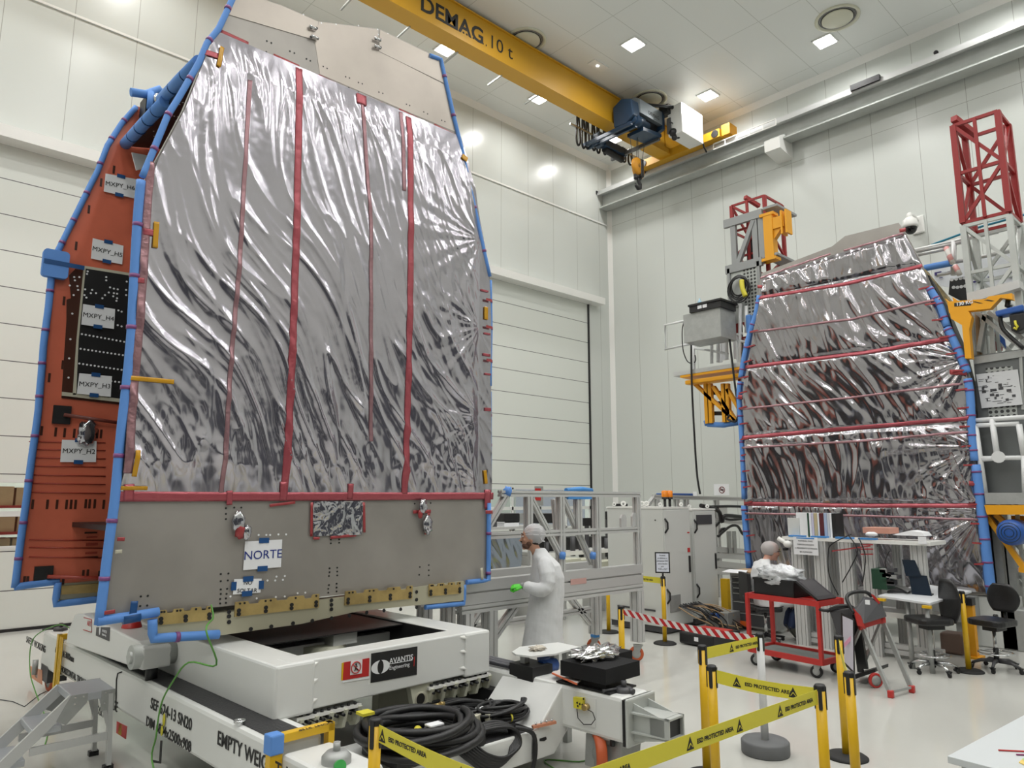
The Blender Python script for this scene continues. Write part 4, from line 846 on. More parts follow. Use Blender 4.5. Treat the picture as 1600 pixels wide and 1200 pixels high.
# things lying on the trolley
def coil(name, label, c, R, r, n, tilt=.06, seed=1, squash=.85, zsp=.03):
    random.seed(seed); c = V(c); t = thing(name, label, 'cable', c, group=None); mb = MB()
    pts = []; N = 28
    for k in range(n*N):
        a = 2*math.pi*k/N; lp = k/N; rr = R*(1-.30*abs(math.sin(lp*1.7+seed)))+.02*noise.noise(V((lp*3, a, seed)))
        layer = (lp % 3)*zsp
        pts.append(c+V((rr*math.cos(a)+.02*math.sin(lp*2), rr*squash*math.sin(a), r+layer+tilt*math.sin(a+lp*.7)*.4+.012*noise.noise(V((a, lp, 3))))))
    mb.tube(pts, r, 8).build('cable_loops', BLACK, t)
    return t
ck = coil('cable_coil', 'thick black corrugated cable coiled at the near left of the trolley tray', (3.33, 4.60, .42), .47, .028, 10, seed=2, zsp=.05, squash=.95)
MB().box((3.0, 4.4, .366), (3.8, 4.85, .43)).build('cable_core', BLACK, ck)
for a in range(3): MB().cyl((3.25+.1*a, 4.55, .50), (3.33+.1*a, 4.62, .52), .03).build('connector', DGREY if a else YELB, ck)
MB().box((3.36, 4.5, .55), (3.48, 4.58, .56)).build('white_label', PAPER, ck); MB().box((3.0, 4.85, .62), (3.1, 4.95, .64)).build('yellow_label', YELB, ck)
c2 = coil('cable_coil', 'thin black cable coil behind, beside the ivory brackets of the trolley', (3.98, 4.95, .40), .34, .013, 16, seed=5, zsp=.025)
for i in range(4): MB().cyl((3.75+.05*i, 5.1, .47+.01*i), (3.80+.05*i, 5.12, .49), .018).build('gold_connector', GOLD, c2)
MB().box((4.1, 4.8, .47), (4.17, 4.88, .48)).build('white_label', PAPER, c2)
c3 = coil('cable_coil', 'bundled black cable with yellow ties at the right end of the trolley tray', (4.22, 4.68, .40), .25, .014, 14, seed=8, squash=.6, zsp=.035)
for a in (.2, 2.5, 4.6): q = V((4.22+.22*math.cos(a), 4.68+.13*math.sin(a), .45)); MB().lathe(q, [(.03, -.008), (.035, 0), (.03, .008)], 12, (-math.sin(a), math.cos(a), 0)).build('cable_tie', YELB, c3)
c4 = thing('cable_bundle', 'flat bundle of black cables with grey plugs hanging over the tray front', 'cable', (3.95, 4.45, .37))
for i in range(7):
    MB().tube(smooth([V((3.5, 4.62+.02*i, .42+.01*i)), V((3.75, 4.52+.02*i, .43)), V((4.0, 4.44+.02*i, .44+.01*(i % 3))), V((4.12, 4.40+.015*i, .40)), V((4.12-.02*i, 4.36, .30-.01*i)), V((3.95-.03*i, 4.35, .25-.008*i)), V((3.78-.03*i, 4.36, .31)), V((3.7-.03*i, 4.42, .39))]), .014, 7).build('cable', BLACK, c4)
for p in ((3.93, 4.66, .47), (4.03, 4.62, .47)): MB().box(V(p)-V((.04, .02, .03)), V(p)+V((.04, .02, .03)), .4).build('grey_plug', TAN, c4)
MB().tube(smooth([V((4.12, 4.42, .42)), V((4.26, 4.36, .36)), V((4.28, 4.35, .2)), V((4.2, 4.34, .02))]), .018, 8).build('cable', BLACK, c4)
t = MB().box((3.72, 4.72, .50), (3.92, 4.80, .52)); t = MB().sph((3.86, 4.78, .50), .07, (1.5, .7, .35)).build('plastic_bag', PAPER, org=(3.86, 4.78, .48)); tag(t, 'small white plastic bag lying on the black cables', 'bag')
mb = MB().beam(PZ(832, 1136, .385), PZ(868, 1128, .40), .035, .02)
cb = mb.build('copper_bar', COPPER, org=PZ(850, 1132, .38)); tag(cb, 'copper busbar with bolts lying on the tray mat', 'metal bar')
for i in range(4): q = PZ(832, 1136, .385).lerp(PZ(868, 1128, .40), .15+.23*i); MB().cyl(q, q+V((0, 0, .03)), .008, n=8).build('bolt', STEEL, cb)
fb = MB().add(tb((2.43, -.92, .73), (2.90, -.44, .85)), BF).build('foam_block', FOAMB, org=T(2.6, -.6, .73)); tag(fb, 'black foam block on the right trolley beam, under the clear bag', 'foam block')
fb2 = MB().add(tb((2.76, -.66, .76), (3.16, -.36, .86)), BF).build('foam_block', FOAMB, org=T(2.85, -.4, .76)); tag(fb2, 'smaller black foam block just right of and behind the larger one', 'foam block')
ty = MB().add(tb((2.44, -.95, .662), (2.80, -.38, .675)), BF).add(tb((2.50, -.86, .675), (2.78, -.5, .73)), BF).build('black_tray', BLACK, org=T(2.6, -.5, .66)); tag(ty, 'black plastic tray under the foam blocks on the trolley beam', 'tray')
def crumple(name, c, r, sc, m, amp=.5, f=3, n=40, seed=0):
    return MB().sph(c, r, sc, n, n//2, lambda p, q: q*(1+amp*(abs(noise.noise(p*f+V((seed, 0, 0))))*1.4-.35+.3*noise.noise(p*f*3+V((seed, 3, 0)))))).build(name, m, org=c)
bg = crumple('plastic_bag', T(2.72, -.60, .89), .18, (1.35, .8, .32), film_mat('clear_crumpled_plastic', (.75, .75, .76), .12, 1.5), .6); tag(bg, 'crumpled clear plastic bag of wires on top of the black foam block', 'bag')
cl = MB().prism([PZ(a, b, .70) for a, b in ((862, 1052), (893, 1041), (925, 1052), (901, 1069))], (0, 0, .008)).build('clipboard', mat('pale_pink_board', (.62, .55, .52), .5), org=PZ(890, 1055, .70)); tag(cl, 'pale document folder with orange edge on the right trolley beam', 'folder')
MB().beam(PZ(863, 1052, .705), PZ(901, 1069, .705), .012).build('orange_edge', mat('orange_edge', (.75, .16, .06), .4), cl)
for i in range(3):
    q = MB().tube([T(2.50+.06*i, 2.2, .69), T(2.47+.055*i, .2, .695)], .022, 10).build('foam_pipe', mat('grey_black_pipe', (.05, .05, .06), .3), org=T(2.5+.06*i, 1.2, .67)); tag(q, ['left', 'middle', 'right'][i]+' one of three dark grey tubes lying along the right trolley beam', 'tube', 'dark tubes on the trolley beam')
# motor unit and white support plate behind the right beam
su = thing('support_stand', 'white octagonal steel plate on a stand with blue motor, right of the trolley frame', 'stand', (5.05, 5.0, 0))
MB().prism([PZ(a, b, .82) for a, b in ((800, 1021), (812, 1013), (872, 1006), (906, 1013), (868, 1024), (830, 1028), (806, 1025))], (0, 0, .015)).build('top_plate', TROL, su)
for p in ((820, 1021), (866, 1016), (885, 1013)): q = PZ(*p, .82); MB().box(q+V((-.03, -.03, -.82)), q+V((.03, .03, 0))).build('post', GALV, su)
for dz, r in ((.66, .06),): q = PZ(857, 1040, .70); MB().cyl(q-V((.10, 0, 0)), q+V((.08, 0, 0)), r, n=20).build('motor', BLUES, su); MB().cyl(q+V((.08, 0, 0)), q+V((.10, 0, 0)), r*.8).build('motor_end', WHITE, su); MB().box(q+V((-.3, -.1, -.1)), q+V((-.05, .2, .04))).build('gear_housing', BLACK, su)
nl = crumple('wire_nest', PZ(840, 1013, .85), .06, (1.3, 1, .35), mat('tangled_wire', (.55, .5, .42), .6), .7, 5, 30); tag(nl, 'small tangle of pale wire lying on the white octagonal plate', 'wire')
# green earth cables
g1 = MB().tube(smooth([PY(330, 945, 6.1), PY(333, 965, 6.0), PY(322, 985, 5.6), T(.2, 1.0, .95)-V((0.1, .0, 0)), onbeam(295, 1035, .02), onbeam(270, 1065, .05), onbeam(252, 1100, .05), onbeam(244, 1150, .06), onbeam(240, 1200, .1), V((1.9, 5.0, .02))]), .007, 6).build('earth_cable', GREENC, org=(2.1, 6, .6)); tag(g1, 'green earthing cable running from the spacecraft rail down across the EMPTY WEIGHT beam', 'cable')
g2 = MB().tube(smooth([T(.1, 4.6, .72), onbeam(95, 982, .05)+V((0, 0, .04)), onbeam(60, 990, .12), onbeam(48, 1010, .14), onbeam(47, 1050, .15), onbeam(55, 1080, .16), V((1.75, 8.6, .01)), V((1.6, 7.9, .01))]), .006, 6).build('earth_cable', GREENC, org=(1.9, 9.5, 0)); tag(g2, 'green earthing cable looping over the far end of the left trolley beam', 'cable')
g3 = MB().tube(smooth([V((4.5, 4.2, .02)), PZ(850, 1188, .006), PZ(905, 1190, .006), PZ(930, 1183, .006), PZ(960, 1180, .006)]), .006, 6).build('earth_cable', GREENC, org=(4.8, 4.3, 0)); tag(g3, 'thin green cable on the floor under the near end of the trolley', 'cable')
g4 = MB().tube([PZ(0, 1093, .005), PZ(20, 1096, .005), PZ(38, 1104, .005), PZ(62, 1085, .005), PZ(72, 1080, .005)], .004, 6).build('thin_cable', DGREY, org=PZ(35, 1100, 0)); tag(g4, 'thin grey cable on the floor left of the step ladder', 'cable')

# step ladder beside the beam
LD = thing('step_ladder', 'low aluminium step ladder with platform and two steps beside the left trolley beam', 'ladder', (1.6, 7.1, 0))
ALS = mat('step_aluminium', (.50, .52, .55), .4, metal=.55)
px0, px1, py0, py1, pz = 1.55, 1.87, 6.90, 7.39, .635
MB().box((px0, py0, pz-.06), (px1, py1, pz)).build('platform', ALS, LD, bevel=.006)
for (a, b, z, nm) in ((1.30, 1.51, .42, 0), (1.08, 1.28, .21, 1)): MB().box((a, py0+.02, z-.05), (b, py1-.02, z)).build('step', ALS, LD, bevel=.006)
for y in (py0, py1-.03):
    MB().beam((px0+.02, y+.015, pz-.03), (px0-.62, y+.015, .0), .03, .085).build('side_rail', ALU, LD)
    MB().beam((px1-.03, y+.015, pz-.03), (px1, y+.015, .03), .035, .05, up=(0, 1, 0)).build('rear_leg', ALU, LD)
    MB().beam((px0-.25, y+.015, .26), (px1-.01, y+.015, .27), .02, .06).build('side_brace', ALU, LD)
    MB().beam((px1-.10, y+.015, pz-.05), (px1-.01, y+.015, .30), .015, .03).build('diagonal_brace', ALU, LD)
    MB().box((px1-.04, y-.01, 0), (px1+.035, y+.045, .04)).build('rubber_foot', BLACK, LD)
    MB().prism([V((px0, y-.004 if y < 7 else y+.03, pz)), V((px0+.12, y-.004 if y < 7 else y+.03, pz)), V((px0+.12, y-.004 if y < 7 else y+.03, pz-.07)), V((px0-.02, y-.004 if y < 7 else y+.03, pz-.22)), V((px0-.09, y-.004 if y < 7 else y+.03, pz-.18))], (0, .004, 0)).build('corner_plate', BLUEC if 0 else GALV, LD)
    MB().box((px1-.10, y-.004 if y < 7 else y+.03, pz-.16), (px1+.005, y+.0 if y < 7 else y+.034, pz)).build('corner_plate', GALV, LD)
    mb = MB()
    for dx, dz in ((.03, -.02), (.09, -.02), (.03, -.07), (.29, -.02), (.25, -.02), (.29, -.1), (.25, -.1)):
        mb.cyl((px0+dx, y-.008, pz+dz), (px0+dx, y, pz+dz), .008, n=8)
    if y < 7: mb.build('rivet', STEEL, LD)['kind'] = 'stuff'

# ================================================================== helpers for what follows
def caster(c, r, par, rot=0, tread=BLACK, fork=GALV, wd=.03, brake=False):
    c = V(c); ax = V((math.sin(rot), math.cos(rot), 0)); f_ = V((math.cos(rot), -math.sin(rot), 0))
    w_ = c+V((0, 0, r))-f_*r*.25
    o = MB().lathe(w_, [(0, -wd*.4), (r*.62, -wd*.42), (r*.66, -wd/2), (r, -wd*.35), (r, wd*.35), (r*.66, wd/2), (r*.62, wd*.42), (0, wd*.4)], 24, ax).build('caster', tread, par)
    MB().lathe(w_, [(0, -wd*.6), (r*.55, -wd*.55), (r*.6, -wd*.45), (r*.6, wd*.45), (r*.55, wd*.55), (0, wd*.6)], 20, ax).build('caster_hub', fork, o)
    mb = MB()
    for s_ in (-1, 1): mb.prism([w_+ax*(s_*wd*.75)-f_*r*.3+V((0, 0, -r*.25)), w_+ax*(s_*wd*.75)+f_*r*.15+V((0, 0, -r*.25)), c+ax*(s_*wd*.75)+f_*r*.6+V((0, 0, 2*r+.01)), c+ax*(s_*wd*.75)-f_*r*.6+V((0, 0, 2*r+.01))], ax*.004)
    mb.add([c+f_*(a*r*.65)+ax*(b*wd*1.1)+V((0, 0, z)) for z in (2*r+.008, 2*r+.02) for a, b in ((-1, -1), (1, -1), (1, 1), (-1, 1))], BF)
    mb.build('caster_fork', fork, o)
    if brake: MB().beam(w_-f_*r*.6+V((0, 0, r*.1)), w_-f_*r*1.5+V((0, 0, -r*.1)), .05, .012).build('caster_brake', fork, o)
    return o

# ================================================================== ALUMINIUM TRESTLE FRAME BEHIND THE MAN
AF = thing('trestle_frame', 'large slotted aluminium trestle frame on red casters behind the man', 'frame', (7.2, 6.8, 0))
Y0, Y1, X1, X0 = 6.43, 7.20, 8.40, 5.15
for y in (Y0, Y1):
    MB().profile((X0, y, 1.17), (X1, y, 1.17), .12, .26, n=1).build('main_beam', ALU, AF)
    MB().profile((X0, y, .99), (X1, y, .99), .12, .09, n=1).build('lower_beam', PROF, AF)
for y in (Y0, Y1):
    for x in (X1-.08, 5.6, 4.9 if 0 else X0+.1):
        MB().profile((x, y, .26), (x, y, .95), .16, .12, n=2).build('leg', PROF, AF)
        if x > 5: caster((x, y, 0), .10, AF, rot=.9, tread=ORCST, brake=True, wd=.045)
for x in (X1-.08, 5.6): MB().profile((x, Y0, .98), (x, Y1, .98), .09).build('cross_tie', PROF, AF)
for x, dx in ((X1-.2, -.55), (5.75, .5)): MB().profile((x, Y1, .42), (x+dx, Y1, .95), .08).build('brace', PROF, AF)
MB().profile((5.5, Y0, .5), (6.0, Y0, .95), .08).build('brace', PROF, AF); MB().profile((5.3, Y1, .62), (X1-.2, Y1, .62), .08).build('lower_rail', PROF, AF)
MB().prism([(7.0, Y1-.02, .95), (7.5, Y1-.02, .55), (7.5, Y1-.02, .95)], (0, .02, 0)).build('gusset_plate', ALU, AF)
# upper rail structure
UY = 6.43
MB().profile((5.75, UY, 2.265), (X1+.03, UY, 2.265), .075).build('top_rail', PROF, AF); MB().profile((5.45, UY, 1.78), (X1+.0, UY, 1.78), .075).build('middle_rail', PROF, AF)
for x, z0_ in ((6.22, 1.78), (6.79, 1.3), (7.12, 1.78), (7.49, 1.3), (8.37, 1.3)): MB().profile((x, UY+.0, z0_), (x, UY, 2.23), .085, n=1).build('upright', PROF, AF)
MB().profile((5.85, UY, 2.24), (5.42, UY, 1.70), .07).build('brace', PROF, AF); MB().profile((6.27, UY, 2.2), (6.78, UY, 1.50), .065).build('brace', PROF, AF); MB().profile((6.84, UY, 2.2), (7.5, UY+.1, 1.35), .065).build('brace', PROF, AF)
MB().profile((7.2, UY+.5, 2.2), (7.3, UY+.5, 1.3), .07).build('upright', PROF, AF)
for p, r in (((5.86, UY-.02, 2.29), .06), ((6.77, UY-.05, 1.50), .05), ((7.35, UY-.05, 1.47), .05)): crumple('wrap', V(p), r, (1, .8, 1), BLUEF, .4, 4, 16).parent = None
for q in [o for o in bpy.data.objects if o.name.startswith('wrap')]: tag(q, 'blue foam wrap on the aluminium trestle frame, ' + ('at its top left corner' if q.location.x < 6 else 'left one on the lower braces' if q.location.x < 7 else 'right one on the lower braces'), 'foam wrap', 'blue foam wraps on the trestle frame'); q.name = 'foam_wrap'
MB().tube([(6.9, UY, 2.31), (7.2, UY, 2.33), (7.4, UY, 2.31)], .035, 8).build('blue_film_wrap', BLUEC, AF)
MB().box((6.9, UY-.05, 2.2), (7.35, UY+.05, 2.23)).build('blue_film_wrap', BLUEC, AF)
for p in ((8.05, UY, 1.90), (8.3, UY, 1.92)): MB().prism([V(p)+V(a) for a in ((-.06, -.02, -.1), (.06, -.02, -.1), (.06, -.02, .04), (.03, -.02, .09), (-.03, -.02, .09), (-.06, -.02, .04))], (0, .03, 0)).build('hole_plate', ALU, AF)
for x in (X1-.08, 5.6): crumple('w', (x, Y1, .24), .07, (1, 1, .6), BLUEC, .4, 4, 14).name = 'blue_wrap'
for q in [o for o in bpy.data.objects if o.name.startswith('blue_wrap')]: tag(q, 'blue plastic wrap above the %s caster of the trestle frame' % ('right rear' if q.location.x > 7 else 'left rear'), 'foam wrap', 'blue wraps above the casters')
MB().box((6.9, Y0-.064, 1.13), (7.2, Y0-.061, 1.20)).build('red_label', mat('faint_red_print', (.55, .33, .30), .5), AF)

# film covered panel leaning behind
fp = thing('film_panel', 'small silver film covered panel leaning behind the trestle frame beside the big spacecraft', 'panel', (8.6, 9.5, .9))
MB().prism([PY(a, b, 9.52) for a, b in ((764, 841), (818, 841), (812, 897), (764, 904))], (0, .05, 0)).build('board', SHEET, fp)
A3 = tabs([(765, 842), (765, 892)], 9.5); B3 = tabs([(817, 842), (813, 888)], 9.5)
film_grid(A3, B3, 9.5, lambda x, z: .01+.03*abs(noise.noise(V((x*5+z*3, z*1.5, 2)))), 30, 30, A3[0][0], A3[-1][0]).build('film_cover', film_mat('blue_silver_film', (.42, .48, .58), .15), fp)
# equipment racks and desks between the door wall and the trestle
RK = thing('equipment_bench', 'aluminium bench with shelf behind the trestle frame', 'bench', (9.6, 10, 0))
MB().box((8.2, 9.5, 1.68), (10.2, 10.1, 1.72)).build('shelf', PROF, RK); MB().box((8.2, 9.5, .95), (10.2, 10.3, 1.0)).build('worktop', WHITE, RK)
for x in (8.25, 9.3, 10.15):
    for y in (9.55, 10.05): MB().profile((x, y, 0), (x, y, 1.68), .08).build('leg', PROF, RK)
def small(name, a, b, m, lab, cat, bev=.01, grp=None):
    lo = V(map(min, a, b)); o = MB().box(a, b).build(name, m, org=((a[0]+b[0])/2, (a[1]+b[1])/2, lo.z), bevel=bev); return tag(o, lab, cat, grp)
pc = small('computer', PY(788, 818, 9.6)-V((0, 0, 0)), PY(812, 802, 9.6)+V((0, .35, 0)), BLACK, 'black computer case on a blue stand, left on the bench shelf', 'computer'); MB().box(PY(812, 818, 9.6), PY(822, 802, 9.6)+V((0, .35, 0))).build('fan_grille', GALV, pc)
pc = small('computer', PY(846, 818, 9.6), PY(868, 802, 9.6)+V((0, .35, 0)), BLACK, 'black computer case with open grey side, right of the first on the bench shelf', 'computer')
MB().box(PY(863, 814, 9.6), PY(872, 802, 9.6)+V((0, .35, 0))).build('side_panel', GALV, pc)
bb = MB().box(PY(788, 827, 9.6), PY(811, 816, 9.6)+V((0, .3, 0))).box(PY(786, 817, 9.6), PY(813, 815, 9.6)+V((0, .3, 0))).build('blue_crate', PAPER, org=PY(799, 827, 9.6)); tag(bb, 'white box with blue rim below the left computer', 'box')
small('connector_box', PY(769, 824, 9.6), PY(777, 815, 9.6)+V((0, .2, 0)), DGREY, 'small dark grey box at the left end of the bench shelf', 'box')
small('monitor', PY(913, 822, 9.9), PY(926, 809, 9.9)+V((0, .05, 0)), BLACK, 'black monitor seen between the uprights of the trestle frame', 'monitor')
small('monitor', PY(961, 800, 10.5), PY(981, 787, 10.5)+V((0, .05, 0)), BLACK, 'black monitor peeking over the left edge of the grey cabinet', 'monitor')
m_ = small('monitor', PY(948, 812, 10.0), PY(955, 799, 10.0)+V((0, .05, 0)), BLACK, 'narrow dark monitor left of the grey cabinet', 'monitor'); MB().box(PY(956, 812, 9.95), PY(967, 802, 9.95)+V((0, .03, 0))).build('bright_screen', PAPER, m_)
bx = thing('computer_desk', 'cluttered white computer desk behind the trestle frame', 'desk', (10.8, 9.9, 0))
dz = PY(920, 865, 9.5).z
MB().box(PY(846, 865, 9.5), PY(968, 862, 9.5)+V((0, .8, 0))).build('worktop', WHITE, bx)
for x in (9.4, 11.4): MB().box((x, 9.6, 0), (x+.08, 10.2, dz)).build('leg', PROF, bx)
for a, b, c, d_ in ((846, 865, 868, 838), (888, 862, 912, 838), (935, 858, 952, 838)):
    small('computer', PY(a, b, 9.8), PY(c, d_, 9.8)+V((0, .3, 0)), BLACK, '%s dark computer tower standing on the white desk behind the trestle' % {846: 'left', 888: 'middle', 935: 'right'}[a], 'computer', grp='computers on the far desk')
for a, b, c, d_, t_ in ((881, 889, 908, 872, 'left'), (908, 889, 936, 872, 'middle'), (937, 889, 968, 875, 'right')):
    small('drawer_unit', PY(a, b, 9.2)*1, PY(c, d_, 9.2)+V((0, .35, 0)), IVORY, 'cream box, %s one of three low boxes above the trestle beam' % t_, 'box')
for i, (a, b) in enumerate(((854, 857), (895, 848), (908, 850), (948, 850))): q = PY(a, b, 9.6); tag(MB().cyl(q-V((0, 0, .25)), q+V((0, 0, .12)), .05, n=12).build('round_post', DGREY, org=q), 'dark vertical cylinder on the far desk, %s from the left' % ('first', 'second', 'third', 'fourth')[i], 'cylinder', 'cylinders on the far desk')
sg = thing('wall_sign', 'red and white safety signs stacked on the glazed door, seen above the trestle', 'sign', PY(841, 770, YW))
for a, b, m2 in (((836, 763), (845, 768), INKR), ((836, 771), (845, 775), INKR), ((836, 777), (845, 782), INKR)): MB().box(PY(a[0], a[1], YW), PY(b[0], b[1], YW)+V((0, -.005, 0))).build('red_field', m2, sg)
MB().box(PY(835, 790, YW+.03), PY(848, 760, YW+.03)+V((0, -.02, 0))).build('sign_board', GALV, sg)
wc = thing('wall_sign', 'white square sign with a round prohibition mark on the right wall', 'sign', PX(1128, 766, XW))
MB().box(PX(1116, 774, XW)+V((-.004, 0, 0)), PX(1139, 756, XW)).build('sign_board', PAPER, wc)
c = PX(1128, 765.5, XW-.008); MB().tube([c+V((0, .085*math.cos(a/12*math.pi), .085*math.sin(a/12*math.pi))) for a in range(24)], .012, 5, True).tube([c+V((0, .06, .06)), c-V((0, .06, .06))], .010, 5).build('prohibition_ring', mat('dull_red', (.20, .05, .06), .5), wc)
MB().box(c+V((0, -.05, -.02)), c+V((.004, .05, .02))).build('camera_symbol', INK, wc)

# ================================================================== GREY CABINETS
def cabinet(lab, x0, y0_, x1, y1, zt_, seamy):
    t = thing('control_cabinet', lab, 'cabinet', ((x0+x1)/2, (y0_+y1)/2, 0))
    MB().box((x0, y0_, .12), (x1, y1, zt_)).build('body', CABG, t, bevel=.006)
    MB().box((x0-.01, y0_-.01, zt_), (x1+.01, y1+.01, zt_+.03)).build('top_plate', WHITE, t); MB().box((x0+.03, y0_+.03, .02), (x1-.03, y1-.03, .12)).build('plinth', DGREY, t)
    MB().box((x0+.015, y0_-.018, .14), (x1-.015, y0_, zt_-.02)).build('door', CABG, t, bevel=.004)
    for z in (zt_-.28, zt_*.30): MB().tube([V((x0+.03, y0_-.02, z+.12)), V((x0+.07, y0_-.05, z+.05)), V((x0+.07, y0_-.05, z-.05)), V((x0+.03, y0_-.02, z-.12))], .016, 8).build('hinge_handle', BLACK, t)
    MB().box((x1-.09, y0_-.04, zt_*.47), (x1-.05, y0_-.015, zt_*.47+.28)).build('door_handle', BLACK, t, bevel=.008)
    for (a, b) in ((x0+.08, y0_+.1), (x1-.08, y0_+.1), (x0+.08, y1-.1)): MB().lathe((a, b, zt_+.07), [(.012, -.012), (.035, -.012), (.035, .012), (.012, .012), (.012, -.012)], 14, (.7, .7, 0)).build('eye_bolt', WHITE, t)
    return t
cb1 = cabinet('tall light grey control cabinet with two orange beacons and two side panels', 10.2, 7.3, 10.98, 8.5, 2.04, 0)
for dy, z in ((7.45, 1.85), (8.2, 1.85), (8.2, .9), (7.45, .9)): MB().cyl((10.19, dy, z), (10.2, dy, z), .012, n=8).build('rivet', BLACK, cb1)
MB().box((10.87, 7.27, 1.30), (10.93, 7.281, 1.37)).build('red_label', INKR, cb1); MB().box((10.88, 7.27, 1.62), (10.93, 7.281, 1.64)).build('red_label', INKR, cb1)
MB().box((10.188, 7.5, .35), (10.2, 8.3, .38)).build('vent_strip', DGREY, cb1); MB().box((10.3, 7.27, .35), (10.6, 7.283, .62)).build('vent_grille', GALV, cb1)
cb2 = cabinet('narrow light grey control cabinet right of the beacon cabinet, with top vent window', 11.3, 7.45, 12.05, 8.2, 2.0, 0)
MB().box((11.4, 7.42, 1.75), (11.9, 7.434, 1.92)).build('vent_window', DGREY, cb2)
for px in (1039, 1064):
    q = PY(px, 789, 7.6); q.z = 2.07
    if px == 1064: q.x = 10.85
    t = thing('beacon', 'amber warning beacon on the grey cabinet, %s of two' % ('left' if px == 1039 else 'right'), 'beacon', q)
    MB().cyl(q, q+V((0, 0, .13)), .025, n=10).cyl(q+V((0, 0, .13)), q+V((0, 0, .17)), .055, n=14).build('stem', BLACK, t); MB().lathe(q+V((0, 0, .17)), [(.055, 0), (.055, .10), (.03, .115), (0, .115)], 18).build('amber_lens', AMBER, t)
for px, py, lb in ((974, 789, 'left'), (1003, 788, 'middle'), (1010, 790, 'right')): 
    q = PX(px, py, 10.5); q.z = 2.12; tag(MB().lathe(q, [(.02, -.015), (.05, -.015), (.05, .015), (.02, .015), (.02, -.015)], 16, (-.7, -.7, 0)).cyl(q-V((0, 0, .05)), q-V((0, 0, .08)), .03).build('eye_ring', WHITE, org=q), 'white ring standing on the cabinet top, %s of three' % lb, 'ring')
# far frame and blue crate behind the cabinets
FF = thing('far_frame', 'second slotted aluminium frame on the far side, between the cabinets and the small spacecraft', 'frame', (13.5, 9.3, 0))
fy = 9.2
for a, b in (((1020, 776), (1160, 780)), ((1110, 812), (1165, 818))): MB().profile(PY(*a, fy), PY(*b, fy), .09).build('rail', PROF, FF)
MB().profile(PY(1021, 778, fy), PY(1008, 795, fy), .07).build('brace', PROF, FF)
for px in (1026, 1057, 1072, 1119): q = PY(px, 780, fy); MB().profile((q.x, fy, 0), q, .10).build('upright', PROF, FF)
MB().profile(PY(1105, 862, fy), PY(1185, 868, fy), .12, .26).build('main_beam', ALU, FF); MB().profile(PY(1105, 885, fy), PY(1185, 893, fy), .12, .3).build('main_beam', PROF, FF)
for px in (1140, 1148): q = PY(px, 830, fy-.1); MB().box(q+V((-.06, 0, -.5)), q+V((.06, .05, .0))).build('hole_plate', GALV, FF)
MB().box(PY(1108, 805, fy), PY(1136, 790, fy)+V((0, .3, 0))).build('grey_box', CABG, FF)
small('blue_crate', PY(1046, 773, fy)*1-V((0, .0, .04)), PY(1083, 771, fy)+V((0, .35, 0)), BLUES, 'blue crate behind the beacons on top of the far frame', 'crate')
small('switch_box', PX(1083, 775, XW-.02), PX(1089, 768, XW), PAPER, 'small white switch box with red mark on the right wall', 'switch box', 0)
dc = thing('cable_bundle', 'black cables draped from the cabinet top to the small spacecraft', 'cable', PY(1130, 815, 8.6))
for i, pts in enumerate((((1095, 790), (1122, 798), (1128, 815), (1133, 806), (1160, 808)), ((1100, 792), (1140, 791), (1165, 792)), ((1120, 790), (1125, 812), (1118, 822)), ((1122, 838), (1140, 823), (1152, 822), (1160, 834), (1166, 836)), ((1124, 838), (1126, 828), (1133, 826)), ((1125, 806), (1140, 812), (1165, 810)))):
    MB().tube(smooth([PY(a, b, 8.6+.05*i) for a, b in pts]), .03 if i else .045, 8).build('cable', BLACK, dc)
wr_ = thing('cable_nest', 'heap of brown and black cables on the floor beside the grey cabinet', 'cable', (11.0, 6.95, 0))
random.seed(4)
for i in range(26):
    x = 10.5+.025*i; MB().tube(smooth([V((x, 7.25, .42+.02*(i % 3))), V((x+.15+random.uniform(-.1, .1), 7.0, .34+random.uniform(-.08, .08))), V((x+.35+random.uniform(-.15, .2), 6.85+random.uniform(-.1, .1), .18+random.uniform(-.06, .1))), V((x+.5+random.uniform(-.2, .2), 6.8+random.uniform(-.15, .1), .05)), V((x+.7+random.uniform(-.3, .3), 6.85+random.uniform(-.15, .15), .02))]), .010, 6).build('cable', BLACK if i % 3 else CARD, wr_)
# black case, tool tray
cs = small('tool_case', (9.75, 6.15, .015), (10.55, 6.75, .19), BLACK, 'flat black open case with white label on the floor below the striped belt', 'case', .03); MB().box((9.745, 6.4, .08), (9.75, 6.47, .14)).build('white_label', PAPER, cs); MB().box((9.85, 6.2, .19), (10.4, 6.7, .205)).build('case_lining', RED, cs)
for nm_, (a, b) in (('monitor', (.0, 1.0)), ('monitor.001', (0, 0)), ('monitor.002', (0, 0))):
    o = bpy.data.objects[nm_]; z_ = .98 if nm_ == 'monitor' else 0.0
    m2 = MB().box(o.location+V((-.04, .0, z_-o.location.z)), o.location+V((.04, .05, 0))).box(o.location+V((-.15, -.12, z_-o.location.z)), o.location+V((.15, .12, z_-o.location.z+.02))).build('stand', DGREY, o)
